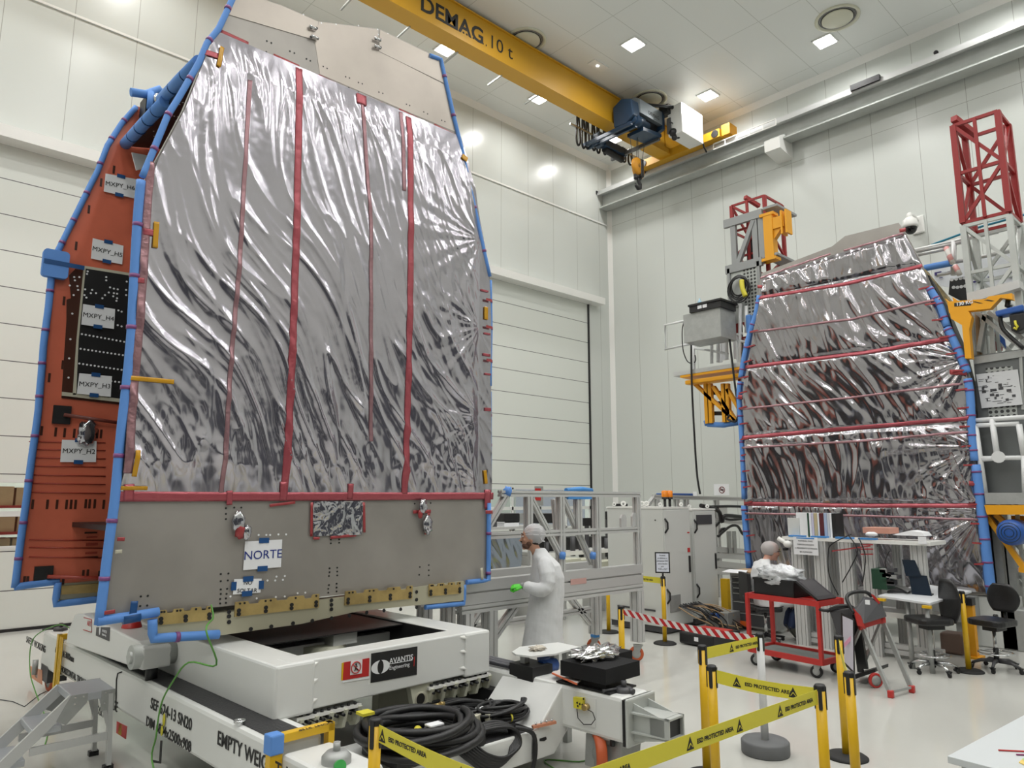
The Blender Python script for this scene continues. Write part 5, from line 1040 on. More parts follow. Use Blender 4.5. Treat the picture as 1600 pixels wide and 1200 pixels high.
# ================================================================== BARRIER POSTS
def make_post(col):
    t = thing('barrier_post', 'x', 'barrier post', local=True)
    MB().lathe((0, 0, 0), [(0, 0), (.175, 0), (.175, .012), (.15, .028), (.05, .036), (0, .036)], 32).build('base', RUBBER, t)
    MB().cyl((0, 0, .03), (0, 0, .985), .033, n=24).build('pole', col, t)
    MB().lathe((0, 0, 0), [(.034, .975), (.036, 1.0), (.030, 1.012), (0, 1.012)], 24).build('cap', BLACK, t)
    for a in range(4):
        d_ = V((math.cos(a*math.pi/2), math.sin(a*math.pi/2), 0)); s_ = V((-d_.y, d_.x, 0))
        MB().prism([d_*.030+s_*u+V((0, 0, z)) for u, z in ((-.010, .86), (.010, .86), (.012, .875), (.012, 1.0), (-.012, 1.0), (-.012, .875))], d_*.008).build('belt_slot', BLACK, t)
    return t
p0_ = make_post(YELP); near = (2.30, 2.36)
POSTS = [((5.37, 3.49), 'yellow barrier post just left of and behind its twin, at the bend of the belts', 0), ((4.78, 3.035), 'yellow barrier post with black head, nearer of the close pair', .3), ((4.82, 2.26), 'yellow barrier post right of the white one, where two yellow belts meet', .4),
         ((6.63, 2.91), 'tall looking yellow barrier post beside the poster board, farther of two', .2), ((5.32, 2.28), 'yellow barrier post in front of the poster board, nearer of two', .1), ((6.63, 5.35), 'yellow barrier post at the left end of the red and white striped belt', .75),
         ((9.6, 6.9), 'yellow barrier post carrying the framed notice before the grey cabinet', .2), ((9.7, 8.1), 'yellow barrier post behind the right legs of the trestle frame', .2), ((2.30, 3.59), 'yellow barrier post standing before the cable coil at bottom', .5), ((10.98, 3.16), 'yellow barrier post with round black base right of the white desk', .1), (near, 'yellow barrier post just below the picture edge', .2)]
for i, ((x, y), lb, rz) in enumerate(POSTS):
    if i == 0: p0_.location = (x, y, 0); p0_['label'] = lb; p0_.rotation_euler.z = rz; p0_['group'] = 'yellow barrier posts'
    else: copy_tree(p0_, (x, y, 0), rz, lb, 'yellow barrier posts')
wp = make_post(mat('white_post', (.66, .67, .68), .4)); wp.location = (6.22, 3.44, 0); wp['label'] = 'white barrier post on a thick round grey base'
for ch in wp.children:
    if ch.name.startswith('base'): bpy.data.objects.remove(ch)
MB().lathe((0, 0, 0), [(0, 0), (.20, 0), (.205, .01), (.205, .10), (.19, .115), (0, .115)], 40).build('base', mat('grey_rubber_base', (.13, .135, .14), .6), wp)
def belt(a, b, lab, m, h=.09, z=.985, sag=.03, words=(), n=10, off=.04):
    a, b = V((*a, z)), V((*b, z)); d_ = (b-a).normalized(); a += d_*off; b -= d_*off; nrm = V((-d_.y, d_.x, 0))
    if nrm.dot(a) > 0: nrm = -nrm          # towards the viewer
    up = [a.lerp(b, i/n)-V((0, 0, sag*math.sin(math.pi*i/n))) for i in range(n+1)]
    pts = up+[p-V((0, 0, h)) for p in reversed(up)]
    vs = [p+nrm*q for q in (-.001, .001) for p in pts]; N = len(pts); fs = []
    for i in range(n): fs += [(i, i+1, N-2-i, N-1-i), (N+N-1-i, N+N-2-i, N+i+1, N+i)]
    fs += [(i, N+i, N+(i+1) % N, (i+1) % N) for i in range(N)]
    t = thing('barrier_belt', lab, 'barrier belt', (a+b)/2-V((0, 0, h)))
    MB().add(vs, fs).build('strap', m, t)
    right = d_ if d_.dot(_r0) > 0 else -d_; L = (b-a).length
    for f_, w_, kind in words:
        c = (a if right.dot(d_) > 0 else b)+right*(L*f_); i_ = f_ if right.dot(d_) > 0 else 1-f_; c.z = z-sag*math.sin(math.pi*i_)
        if kind in 'tb':
            s_ = .032; q = c+nrm*.0015-V((0, 0, h*.52)); MB().prism([q+right*-s_+V((0, 0, -.032)), q+right*s_+V((0, 0, -.032)), q+V((0, 0, .034))], nrm*.0012).build('esd_triangle', INK, t)
            MB().tube([q+nrm*.002+right*-.018+V((0, 0, -.022)), q+nrm*.002+V((0, 0, .0)), q+nrm*.002+right*.02+V((0, 0, -.02))], .003, 4).build('hand_symbol', m, t)
        if kind == 't': text('lettering', w_, .033, c+nrm*.0015+right*.06-V((0, 0, h*.68)), right, V((0, 0, 1)), INK, t, bold=.0008)
    return t
EPA = 'ESD PROTECTED AREA'
belt((4.82, 2.26), near, 'long yellow ESD PROTECTED AREA belt running down left from the right post', YELB, sag=.0, words=((.44, EPA, 't'), (.81, EPA, 't'), (.08, EPA, 't'), (.63, '', 'b')))
belt((2.30, 3.59), near, 'yellow ESD PROTECTED AREA belt running down right from the bottom left post', YELB, sag=.02, words=((.03, EPA, 't'), (.62, EPA, 't')))
belt((4.78, 3.035), (4.82, 2.26), 'yellow ESD PROTECTED AREA belt between the close pair and the right post', YELB, sag=.015, words=((.22, EPA, 't'), (.80, '', 'b')))
belt((5.37, 3.49), (6.22, 3.44), 'short yellow belt from the left post to the white post', YELB, sag=.0, words=((.48, EPA, 't'),))
belt((6.63, 5.35), (6.22, 3.44), 'red and white diagonally striped belt leading to the white post', HAZ, h=.068, sag=.03)
belt((6.63, 2.91), (5.32, 2.28), 'yellow belt seen edge on between the two right hand posts', YELB, sag=.03)
belt((9.6, 6.9), (9.7, 8.1), 'far yellow belt left of the framed notice', YELB, sag=.0, words=((.5, EPA, 't'),))
# framed notice on the post
nt_ = thing('framed_notice', 'framed Spanish access notice on top of the barrier post before the cabinet', 'sign', (9.6, 6.9, 1.012))
rt = V((_r0.x, _r0.y, 0)).normalized(); nn = V((-.79, -.61, 0)); c = V((9.6, 6.9, 1.22)); rt = V((-nn.y, nn.x, 0))
if rt.dot(_r0) < 0: rt = -rt
def bd(w0, w1, z0_, z1_, o0, o1): return [c+rt*a+nn*o+V((0, 0, z)) for z in (z0_, z1_) for a, o in ((w0, o1), (w1, o1), (w1, o0), (w0, o0))]
MB().add(bd(-.115, .115, -.16, .16, 0, .012), BF).build('frame', BLACK, nt_); MB().add(bd(-.095, .095, -.14, .14, .012, .014), BF).build('sheet', mat('bluish_paper', (.70, .73, .82), .5), nt_); MB().cyl((9.6, 6.9, 1.0), (9.6, 6.9, 1.07), .015).build('stem', BLACK, nt_)
for i, ln in enumerate(('Acceso', 'prohibido a', 'personas NO', 'autorizadas', 'por', 'PAR o QC')): text('lettering', ln, .032, c+nn*.0145+V((0, 0, .10-.042*i)), rt, V((0, 0, 1)), INK, nt_, align='CENTER')

# ================================================================== SECOND, SMALLER LOOKING SPACECRAFT
QA, QB = V((12.6, 7.2, 0)), V((12.9, 3.3, 0)); QD = (QB-QA).normalized(); QN = V((-QD.y*-1, -QD.x, 0)); QN = V((QD.y, -QD.x, 0))
if QN.x > 0: QN = -QN
def P2(px, py, off=0): return PP(px, py, QA+QN*off, QN)
S2 = thing('spacecraft', 'farther spacecraft panel wrapped in silver film with horizontal red tapes, right', 'spacecraft', (13.6, 5.3, .6))
sheet2 = [(1190, 427), (1250, 404), (1300, 385), (1320, 369), (1404, 348), (1414, 362), (1440, 412), (1462, 462), (1490, 525), (1516, 590), (1530, 740), (1549, 930), (1174, 930), (1157, 700), (1153, 620), (1158, 590), (1174, 520)]
MB().prism([P2(a, b, -.03) for a, b in sheet2], -QN*.06).build('panel', SHEET, S2)
def curve(pts):
    P = [P2(a, b) for a, b in pts]; L = [0]
    for i in range(len(P)-1): L.append(L[-1]+(P[i+1]-P[i]).length)
    def at(v):
        t = v*L[-1]
        for i in range(len(P)-1):
            if t <= L[i+1]+1e-9: return P[i].lerp(P[i+1], (t-L[i])/(L[i+1]-L[i]))
        return P[-1]
    return at
CL = curve([(1190, 434), (1185, 470), (1174, 520), (1160, 590), (1156, 625), (1160, 700), (1166, 800), (1172, 885), (1174, 925)])
CR_ = curve([(1413, 364), (1440, 415), (1462, 470), (1490, 535), (1512, 590), (1517, 650), (1527, 740), (1537, 820), (1547, 925)])
LIM = [P2(1188, 464).z, P2(1165, 573).z, P2(1160, 682).z, P2(1163, 787).z]
def disp_s(u, z):
    """wrinkles of the far film: fans from the right edge, folds gathered at each tape"""
    a = u+.3*noise.noise(V((u*.5, z*.5, 3.3))); b = z+.3*noise.noise(V((u*.5, z*.5, 7.3)))
    d1 = (.45, -.9) if z > 3.2 else (.25, -.97)
    t = .028*wr((a, b), d1, 1.5, 4, 2.)
    n1 = wr((a, b), d1, 4, 5, 6.); t += .019*max(0, 1-abs(n1)*2)**2
    t += .009*wr((a, b), d1, 10, 4, 8.)
    for fz in (4.4, 3.0, 2.0): 
        dx, dz = 3.9-u, z-fz; r = math.hypot(dx, dz)+.05; g = math.exp(-(r/1.7)**2); t += g*.028*noise.noise(V((math.atan2(dz, dx)*7, r*.4, fz)))
    for lz in LIM:
        g = math.exp(-((z-lz)/.35)**2); t += g*.014*noise.noise(V((u*9, z*2.5, lz)))
    k = 1
    for lz in LIM: k *= 1-.7*math.exp(-((z-lz)/.05)**2)
    return .02+max(0, t+.03)*k
nu, nv = 240, 280; vs = []
for j in range(nv+1):
    a, b = CL(j/nv), CR_(j/nv)
    for i in range(nu+1):
        p = a.lerp(b, i/nu); u = (p-QA).dot(QD); e = min(1, i/6+.1, (nu-i)/6+.1, j/6+.2, (nv-j)/6+.2); vs.append(p+QN*(disp_s(u, p.z)*e))
MB().add(vs, [(j*(nu+1)+i, j*(nu+1)+i+1, (j+1)*(nu+1)+i+1, (j+1)*(nu+1)+i) for j in range(nv) for i in range(nu)], True).build('film_cover', film_mat('silver_plastic_film_far', (.41, .395, .42), .12, .6), S2)
def tape2(pts, wpx, m, n=30, off=.012):
    P = [P2(a, b) for a, b in pts]; w_ = wpx/1124*15.2/2*.68; vs = []; N = n*(len(P)-1)
    for i in range(N+1):
        k = min(i//n, len(P)-2); c = P[k].lerp(P[k+1], i/n-k)
        for q in (-1, 0, 1):
            p = c+V((0, 0, w_*q)); u = (p-QA).dot(QD); vs.append(p+QN*(disp_s(u, p.z)+off+.004*noise.noise(V((u*14, q, 2)))))
    o = MB().add(vs, [(i*3+j, i*3+j+1, i*3+4+j, i*3+3+j) for i in range(N) for j in range(2)], True).build('tape_strip', m, S2)
    so = o.modifiers.new('thickness', 'SOLIDIFY'); so.thickness = .002
for p in ([(1187, 466), (1320, 445), (1442, 416)], [(1166, 574), (1350, 552), (1488, 529)], [(1160, 684), (1350, 668), (1516, 654)], [(1165, 787), (1350, 790), (1528, 790)]): tape2(p, 7, REDM)
for p in ([(1175, 520), (1330, 500), (1470, 468)], [(1158, 640), (1330, 622), (1505, 600)], [(1162, 700), (1340, 690), (1515, 675)], [(1166, 802), (1350, 806), (1530, 812)], [(1190, 436), (1240, 418), (1300, 398)], [(1320, 393), (1370, 380), (1412, 366)]): tape2(p, 4, REDF)
tape2([(1485, 582), (1512, 583)], 9, REDT, 5); tape2([(1156, 621), (1162, 621)], 9, REDT, 4); tape2([(1516, 755), (1529, 757)], 8, REDT, 4); tape2([(1186, 449), (1193, 449)], 7, REDT, 3); tape2([(1407, 362), (1417, 360)], 7, REDT, 3)
for i in range(16):
    v = .18+.05*i; a, b = CR_(v), CL(v)
    for p, q in ((a, b), (b, a)):
        d_ = (q-p).normalized(); MB().beam(p+QN*.07+V((0, 0, 0)), p+QN*.07+d_*.16+V((0, 0, .01*(i % 3))), .012, .025).build('tape_tab', REDT, S2)
def foam2(pts, r, bands):
    P = smooth([P2(a, b, .02) for a, b in pts], 4); MB().tube(P, r, 12).build('foam_edging', BLUEF, S2)
    for k in range(bands):
        i = int((k+.5)/bands*(len(P)-1)); d_ = (P[i+1]-P[i]).normalized(); MB().cyl(P[i]-d_*.014, P[i]+d_*.014, r+.006, n=12).build('tape_band', PURT, S2)
foam2([(1186, 462), (1181, 490), (1170, 525), (1162, 560), (1157, 590)], .045, 4); foam2([(1156, 596), (1154, 622), (1158, 680), (1160, 720), (1162, 780)], .04, 6); foam2([(1162, 790), (1165, 830), (1170, 888)], .05, 3)
foam2([(1452, 450), (1462, 466), (1470, 480), (1480, 510)], .055, 4); foam2([(1480, 512), (1490, 532), (1502, 558), (1511, 582)], .06, 5); foam2([(1512, 592), (1516, 620), (1519, 680), (1523, 720)], .06, 5); foam2([(1525, 726), (1533, 790), (1541, 860), (1549, 928)], .07, 6)
BB = -QN
MB().prism([P2(a, b, -.08) for a, b in ((1452, 430), (1486, 500), (1512, 600), (1536, 930), (1180, 925), (1175, 520), (1200, 470))], BB*.05).build('inner_panel', BLKP, S2)
MB().prism([P2(1440, 416, -.1), P2(1470, 470, -.1), P2(1500, 540, -.1), P2(1516, 600, -.1), P2(1530, 740, -.1), P2(1549, 925, -.1)]+[P2(1549, 925, -.1)+V((0, -.0, 0))+QD*-.25, P2(1440, 416, -.1)+QD*-.25], BB*.5).build('side_panel', BLKP, S2)
MB().beam(P2(1441, 424, -.05), P2(1441, 424, -.05)+BB*2.2+V((0, 0, -.2)), .10, .05).build('edge_profile', GOLD, S2)
a = PX(1490, 448, 14.3); MB().prism([PX(x, y, 14.3) for x, y in ((1484, 438), (1513, 430), (1520, 480), (1482, 460))], (.03, 0, 0)).build('dotted_panel', BLKP, S2)
mb = MB()
for x, y in ((1487, 437), (1494, 436), (1501, 435), (1507, 434), (1490, 449), (1496, 449), (1502, 448), (1508, 447)): mb.cyl(PX(x, y, 14.29), PX(x, y, 14.30), .03, n=8)
mb.build('white_fastener', PAPER, S2)['kind'] = 'stuff'
MB().box((12.75, 3.5, .35), (14.2, 7.1, .75)).build('base_frame', GALV, S2)
for y in (3.7, 6.9): 
    for x in (12.9, 14.0): MB().box((x-.1, y-.1, 0), (x+.1, y+.1, .35)).build('base_leg', GALV, S2)

# ================================================================== MAST CLIMBING WORK PLATFORMS
def lattice(t, c, w_, z0_, z1, bay, m, r=.035, name='mast_section'):
    cs = [V((c[0]+a*w_/2, c[1]+b*w_/2, 0)) for a, b in ((-1, -1), (1, -1), (1, 1), (-1, 1))]
    for q in cs: MB().beam(q+V((0, 0, z0_)), q+V((0, 0, z1)), r*2, r*2, up=(1, 0, 0)).build('mast_leg', m, t)
    n = max(1, round((z1-z0_)/bay)); h = (z1-z0_)/n
    for f in range(4):
        a, b = cs[f], cs[(f+1) % 4]; mb = MB()
        for k in range(n):
            z = z0_+k*h; mb.beam(a+V((0, 0, z)), b+V((0, 0, z)), r*1.2)
            mb.beam((a if (k+f) % 2 else b)+V((0, 0, z)), (b if (k+f) % 2 else a)+V((0, 0, z+h)), r*1.2)
        mb.beam(a+V((0, 0, z1)), b+V((0, 0, z1)), r*1.2); mb.build('lattice_bracing', m, t)
    MB().beam((cs[0]+cs[3])/2+V((-.04, 0, z0_)), (cs[0]+cs[3])/2+V((-.04, 0, z1)), .05, .05, up=(1, 0, 0)).build('gear_rack', m, t)
XM = 14.2
HEADM = mat('dull_grey_steel', (.30, .31, .31), .5, metal=.2)
ML = thing('mast_climber', 'left work platform mast, red lattice top in a galvanised head with yellow bracket', 'work platform', (XM, 7.45, 0))
pa, pb = PX(1146, 320, XM-.3), PX(1198, 320, XM-.3); cy = (pa.y+pb.y)/2; zt_ = PX(1180, 313, XM-.3).z
lattice(ML, (XM, cy), pa.y-pb.y, .2, zt_, .62, MAST)
MB().box((XM-.5, cy-.5, 0), (XM+.5, cy+.5, .2)).build('mast_base', GALV, ML)
MB().beam(PX(1164, 308, XM-.2), PX(1186, 322, XM+.2), .08).build('top_bar', MAST, ML)
XF = XM-.62
def fx_(a, b, x=XF): return PX(a, b, x)
for q in ((1130, 348, 1190, 336), (1133, 422, 1190, 409)):
    a, b = fx_(q[0], q[1]), fx_(q[2], q[3]); MB().box((XF, a.y, (a.z+b.z)/2-.08), (XF+.08, b.y, (a.z+b.z)/2+.10)).build('head_beam', HEADM, ML)
    MB().box((XF, b.y-.03, (a.z+b.z)/2+.06), (XM+.25, b.y+.03-.38, (a.z+b.z)/2+.11)).build('head_plate', HEADM, ML)
za, zb_ = fx_(1150, 420).z, fx_(1150, 345).z
for px in (1145, 1179, 1189): y = fx_(px, 380).y; MB().box((XF+.02, y-.06, za), (XF+.1, y+.06, zb_)).build('head_post', HEADM, ML)
MB().beam((XF+.05, fx_(1149, 400).y, za+.05), (XF+.05, fx_(1177, 370).y, zb_-.1), .09).build('head_brace', HEADM, ML)
yb_ = fx_(1193, 380).y
MB().box((XF-.02, yb_-.22, za+.02), (XF+.18, yb_-.02, zb_-.05)).build('yellow_column', YELD, ML, bevel=.01)
MB().box((XF+.0, yb_-.46, zb_-.42), (XF+.16, yb_-.2, zb_-.18)).build('yellow_arm', YELD, ML); MB().prism([(XF+.03, yb_-.2, zb_-.4), (XF+.03, yb_-.2, zb_-.65), (XF+.03, yb_-.42, zb_-.4)], (.12, 0, 0)).build('yellow_gusset', YELD, ML)
for yy in (yb_-.50, yb_-.40): MB().box((XF-.03, yy-.04, zb_-.58), (XF+.2, yy+.0, zb_-.08)).build('yellow_end_plate', YELD, ML)
MB().box((XF-.03, yb_-.26, za), (XF+.2, yb_+.05, za+.06)).build('yellow_foot', YELD, ML); MB().box((XF-.03, yb_-.26, zb_-.10), (XF+.2, yb_+.05, zb_-.04)).build('yellow_cap', YELD, ML)
MB().cyl((XF+.3, cy+.02, za+.05), (XF+.3, cy+.02, za+.7), .09).build('black_cylinder', BLACK, ML)
# perforated screen
pf = mat('perforated_grey_steel', (.45, .47, .45), .5, metal=.3)
nt = pf.node_tree; vo = nt.nodes.new('ShaderNodeTexVoronoi'); vo.inputs['Randomness'].default_value = 0; vo.inputs['Scale'].default_value = 13; tcx = nt.nodes.new('ShaderNodeTexCoord'); mpx = nt.nodes.new('ShaderNodeMapping'); mpx.inputs['Scale'].default_value = (0, 1, 1); ltx = nt.nodes.new('ShaderNodeMath'); ltx.operation = 'LESS_THAN'; ltx.inputs[1].default_value = .33
mxx = nt.nodes.new('ShaderNodeMix'); mxx.data_type = 'RGBA'; mxx.inputs['A'].default_value = (.42, .44, .42, 1); mxx.inputs['B'].default_value = (.05, .05, .05, 1)
nt.links.new(tcx.outputs['Object'], mpx.inputs[0]); nt.links.new(mpx.outputs[0], vo.inputs['Vector']); nt.links.new(vo.outputs['Distance'], ltx.inputs[0]); nt.links.new(ltx.outputs[0], mxx.inputs['Factor']); nt.links.new(mxx.outputs['Result'], nt.nodes['Principled BSDF'].inputs['Base Color'])
a, b = fx_(1139, 428), fx_(1188, 482); MB().box((XF+.04, a.y, b.z-.2), (XF+.07, fx_(1160, 450).y, a.z+.1)).build('plain_screen', ZINC, ML); MB().box((XF+.03, fx_(1160, 450).y, b.z-.2), (XF+.06, b.y, a.z+.12)).build('perforated_screen', pf, ML)
for px in (1139, 1186): y = fx_(px, 450).y; MB().box((XF, y-.03, b.z-.2), (XF+.08, y+.03, a.z+.12)).build('screen_post', HEADM, ML)
ck2 = thing('cable_coil', 'black cable coil with yellow plug hanging on the perforated mast screen', 'cable', fx_(1152, 450, XF-.06))
for i in range(6): MB().tube([fx_(1154, 446, XF-.05-.02*i)+V((0, (.17+.015*i)*math.cos(k/10*math.pi)+.03*math.sin(i*2), (.22+.01*i)*math.sin(k/10*math.pi)-.02*i)) for k in range(20)], .016, 6, True).build('cable_loop', BLACK, ck2)
MB().tube(smooth([fx_(1159, 438, XF-.18), fx_(1160, 450, XF-.2), fx_(1165, 463, XF-.18)]), .05, 8).build('yellow_plug', YELB, ck2)
PFM = thing('work_platform', 'left raised work deck on a yellow truss with white railings, beside the far spacecraft', 'work platform', fx_(1110, 590))
def bx(a, b, x0, x1, name, m, par=PFM, bevel=0):
    p, q = fx_(*a, x0), fx_(*b, x0); return MB().box((x0, p.y, p.z), (x1, q.y, q.z)).build(name, m, par, bevel=bevel)
bx((1052, 588), (1156, 566), XF-.3, XF+.6, 'toe_board', ALU)
zt2 = fx_(1070, 590).z; bx((1070, 601), (1160, 582), XF-.3, XF-.1, 'yellow_beam', YELD, bevel=.02)
bx((1082, 601), (1158, 590), XF+.5, XF+.7, 'yellow_beam', YELD); MB().box((XF-.3, fx_(1075, 595).y, zt2-.05), (XF+.7, fx_(1160, 595, XF).y-.4, zt2)).build('deck', YELD, PFM)
for px in (1106, 1111, 1133, 1138): q = fx_(px, 600); MB().box((XF-.1, q.y-.05, fx_(1110, 662).z), (XF, q.y+.05, q.z)).build('truss_post', YELD, PFM)
for a, b in (((1086, 600), (1150, 658)), ((1115, 604), (1150, 658)), ((1137, 608), (1156, 640))): MB().beam(fx_(*a, XF-.05), fx_(*b, XF-.05), .10, .07).build('truss_brace', YELD, PFM)
for z in (614, 630, 646): MB().beam(fx_(1108, z, XF+.1), fx_(1140, z, XF+.1), .08).build('truss_rung', BLACK, PFM)
MB().tube([fx_(1106, 663), fx_(1130, 664), fx_(1154, 660)], .06, 10).build('blue_foam_wrap', BLUEF, PFM); MB().tube([fx_(1104, 657), fx_(1106, 664)], .07, 10).build('blue_foam_wrap', BLUEF, PFM); MB().box(fx_(1110, 664, XF+.1), fx_(1154, 661, XF+.6)).build('truss_foot', YELD, PFM)
RAILW = mat('white_rail', (.72, .73, .73), .35)
MB().tube([fx_(1076, 500), fx_(1039, 508), fx_(1040, 546), fx_(1080, 537)], .03, 8).build('railing', RAILW, PFM)
for a, b in (((1083, 536), (1085, 590)), ((1157, 475), (1155, 585)), ((1166, 478), (1166, 520)), ((1130, 478), (1133, 525)), ((1150, 525), (1155, 585)), ((1112, 532), (1112, 568)), ((1122, 532), (1122, 566)), ((1135, 530), (1136, 562)), ((1142, 480), (1142, 527))): MB().cyl(fx_(*a), fx_(*b), .035, n=10).build('rail_post', RAILW, PFM)
for a, b in (((1130, 481), (1158, 476)), ((1133, 527), (1160, 521)), ((1085, 544), (1112, 548)), ((1112, 548), (1138, 553)), ((1142, 532), (1165, 534))): MB().cyl(fx_(*a), fx_(*b), .028, n=10).build('rail', RAILW, PFM)
for a, b in (((1120, 534), (1128, 566)), ((1128, 534), (1136, 562)), ((1145, 532), (1152, 560))): bx(a, b, XF+.3, XF+.33, 'white_panel', PAPER)
bx((1164, 492), (1173, 520), XF-.1, XF+.1, 'blue_foam_sleeve', BLUEF, bevel=.03)
bx((1150, 495), (1160, 575), XF+.3, XF+.4, 'dark_gap', BLACK)
sx = XF-.75; sp, sq, st_ = fx_(1069, 536, sx), fx_(1127, 530, sx), fx_(1069, 492, sx).z; hp_ = MB().box((sx, sp.y, sp.z), (sx+.6, sq.y, st_)).build('supply_box', GALV); 
hp_.name = 'supply_box'; tag(hp_, 'galvanised sheet metal box hung on the left work platform, under the black crate', 'box')

cr = MB().box((sx-.05, fx_(1079, 480, sx).y, st_), (sx+.55, sq.y-.05, st_+.17)).box((sx-.08, fx_(1078, 480, sx).y, st_+.13), (sx+.58, sq.y-.08, st_+.17)).build('black_crate', BLACK); tag(cr, 'flat black slotted crate on top of the galvanised box of the left platform', 'crate'); cr.name = 'black_crate'
for px, py in ((1093, 477), (1101, 475)): q = fx_(px, 480, sx-.06); q.z = st_+.08; MB().box(q+V((-.0, -.05, -.035)), q+V((.012, .05, .035))).build('hand_slot', PAPER, cr)
q = fx_(1086, 468, sx+.2); q.z = st_+.17; q.x = sx+.12; q.y = fx_(1079, 480, sx).y-.15; bt = MB().lathe(q, [(.0, 0), (.04, 0), (.045, .08), (.02, .11), (.015, .15), (0, .15)], 16).build('bottle', mat('pale_blue_bottle', (.35, .55, .68), .3), org=q); tag(bt, 'small pale blue spray bottle standing on the flat black crate', 'bottle')
q = fx_(1160, 478, XF+.1); ck3 = thing('cable_coil', 'black cable coil behind the white rail right of the galvanised box', 'cable', q)
for i in range(5): MB().tube([fx_(1152, 482, XF+.1+.02*i)+V((0, (.22+.015*i)*math.cos(k/10*math.pi), (.22+.01*i)*math.sin(k/10*math.pi))) for k in range(20)], .02, 6, True).build('cable_loop', BLACK, ck3)
MB().box(fx_(1170, 490, XF+.1), fx_(1180, 478, XF+.3)).build('cable_block', BLACK, ck3)
def hang(lab, pts, r=.022): 
    P = smooth([fx_(a, b, XF-.35) for a, b in pts]); o = MB().tube(P, r, 7).build('hanging_cable', BLACK, org=P[0]); return tag(o, lab, 'cable')
hang('long black cable hanging from the galvanised box down along the right wall', [(1080, 537), (1081, 600), (1085, 680), (1089, 740), (1094, 772)])
hang('black cable running down from the platform railing to the yellow truss', [(1134, 485), (1140, 530), (1147, 590), (1153, 640), (1150, 658), (1137, 655), (1140, 648)])
hang('thin black cable looping beside the galvanised box', [(1070, 500), (1066, 515), (1067, 545), (1073, 563), (1080, 568)], .012); hang('short thin cable loop under the galvanised box', [(1086, 555), (1087, 562), (1085, 567)], .012)
# right mast
XR = 13.85
MR = thing('mast_climber', 'right work platform mast with tall red lattice top over pale galvanised lattice', 'work platform', (XR, 3.0, 0))
pa, pb = PX(1505, 355, XR-.35), PX(1577, 338, XR-.35); cy2 = (pa.y+pb.y)/2; w2 = pa.y-pb.y
zm, zt3 = PX(1540, 345, XR-.35).z, PX(1520, 186, XR-.35).z
lattice(MR, (XR, cy2), w2, .2, zm, .85, ZINC, .045); lattice(MR, (XR, cy2), w2, zm+.06, zt3, .85, MAST, .045)
MB().beam(PX(1490, 185, XR-.3), PX(1521, 209, XR+.3), .10).build('top_bar', MAST, MR); MB().box((XR-.5, cy2-.5, 0), (XR+.5, cy2+.5, .2)).build('mast_base', GALV, MR)
XG = XR-.55
def gx_(a, b, x=XG): return PX(a, b, x)
WR = thing('work_platform', 'right work platform with grey panels, white railings and yellow underframe', 'work platform', gx_(1570, 800))
def gb(a, b, x0, x1, name, m, par=WR, bevel=0):
    p, q = gx_(*a, x0), gx_(*b, x0); return MB().box((x0, p.y, p.z), (x1, q.y, q.z)).build(name, m, par, bevel=bevel)
MB().prism([gx_(a, b) for a, b in ((1510, 458), (1592, 437), (1594, 449), (1512, 474))], (.25, 0, 0)).build('upper_beam', ALU, WR)
for a, b in (((1380, 402), (1560, 362)), ((1430, 393), (1510, 377)), ((1490, 410), (1620, 384)), ((1465, 430), (1490, 425)), ((1435, 398), (1482, 388))): MB().cyl(gx_(*a, XR+.6), gx_(*b, XR+.6), .035, n=10).build('railing', ALU, WR)
for a, b in (((1490, 378), (1490, 430)), ((1583, 370), (1590, 450)), ((1597, 360), (1600, 450))): MB().cyl(gx_(*a, XR+.6), gx_(*b, XR+.6), .05, n=10).build('rail_post', ALU, WR)
MB().tube(smooth([gx_(1445, 419, XR+.5), gx_(1465, 415, XR+.5), gx_(1486, 411, XR+.5)]), .06, 10).build('blue_foam_sleeve', BLUEF, WR)
tp = MB().tube([gx_(1478, 386, XR+.4), gx_(1484, 402, XR+.4), gx_(1489, 412, XR+.4)], .045, 4).tube([gx_(1491, 414, XR+.4), gx_(1496, 422, XR+.4), gx_(1500, 430, XR+.4)], .045, 4).build('striped_tape', stripe_mat('pale_red_white_stripes', (.75, .35, .33), (.75, .72, .68), (0, 2., 4.)), WR)
tl = MB().tube([gx_(1455, 383, XR+.8), gx_(1530, 355, XR+.8), gx_(1610, 333, XR+.8)], .022, 8).build('blue_hose', mat('teal_hose', (.02, .22, .33), .4), org=gx_(1530, 355, XR+.8)); tag(tl, 'teal blue hose strung behind the right mast', 'hose')
JB = thing('jib_arm', 'yellow jib arm marked 130 KG with black stripes below the right mast', 'jib', gx_(1530, 480, XG-.3)); XJ = XG-.5
MB().prism([gx_(a, b, XJ) for a, b in ((1476, 466), (1482, 471), (1540, 467), (1545, 463), (1581, 458), (1582, 468), (1563, 465), (1547, 482), (1483, 489), (1480, 472))], (.14, 0, 0)).build('arm_plate', YELD, JB)
MB().prism([gx_(a, b, XJ) for a, b in ((1484, 488), (1513, 486), (1518, 495), (1514, 515), (1518, 560), (1508, 560), (1503, 508), (1486, 498))], (.14, 0, 0)).build('arm_bracket', YELD, JB)
MB().prism([gx_(a, b, XJ+.2) for a, b in ((1488, 464), (1492, 467), (1510, 478), (1500, 479), (1490, 473))], (.14, 0, 0)).build('arm_lug', YELD, JB)
gj = lambda a, b, o=.004: gx_(a, b, XJ-o)
MB().prism([gj(a, b) for a, b in ((1491, 473.5), (1517, 472), (1517, 477), (1491, 479))], (.003, 0, 0)).build('plate_black', BLACK, JB)
for p in (((1518, 471), (1524, 471), (1536, 474), (1530, 474)), ((1537, 469), (1543, 468), (1554, 470), (1549, 471))): MB().prism([gj(a, b) for a, b in p], (.003, 0, 0)).build('black_stripe', BLACK, JB)
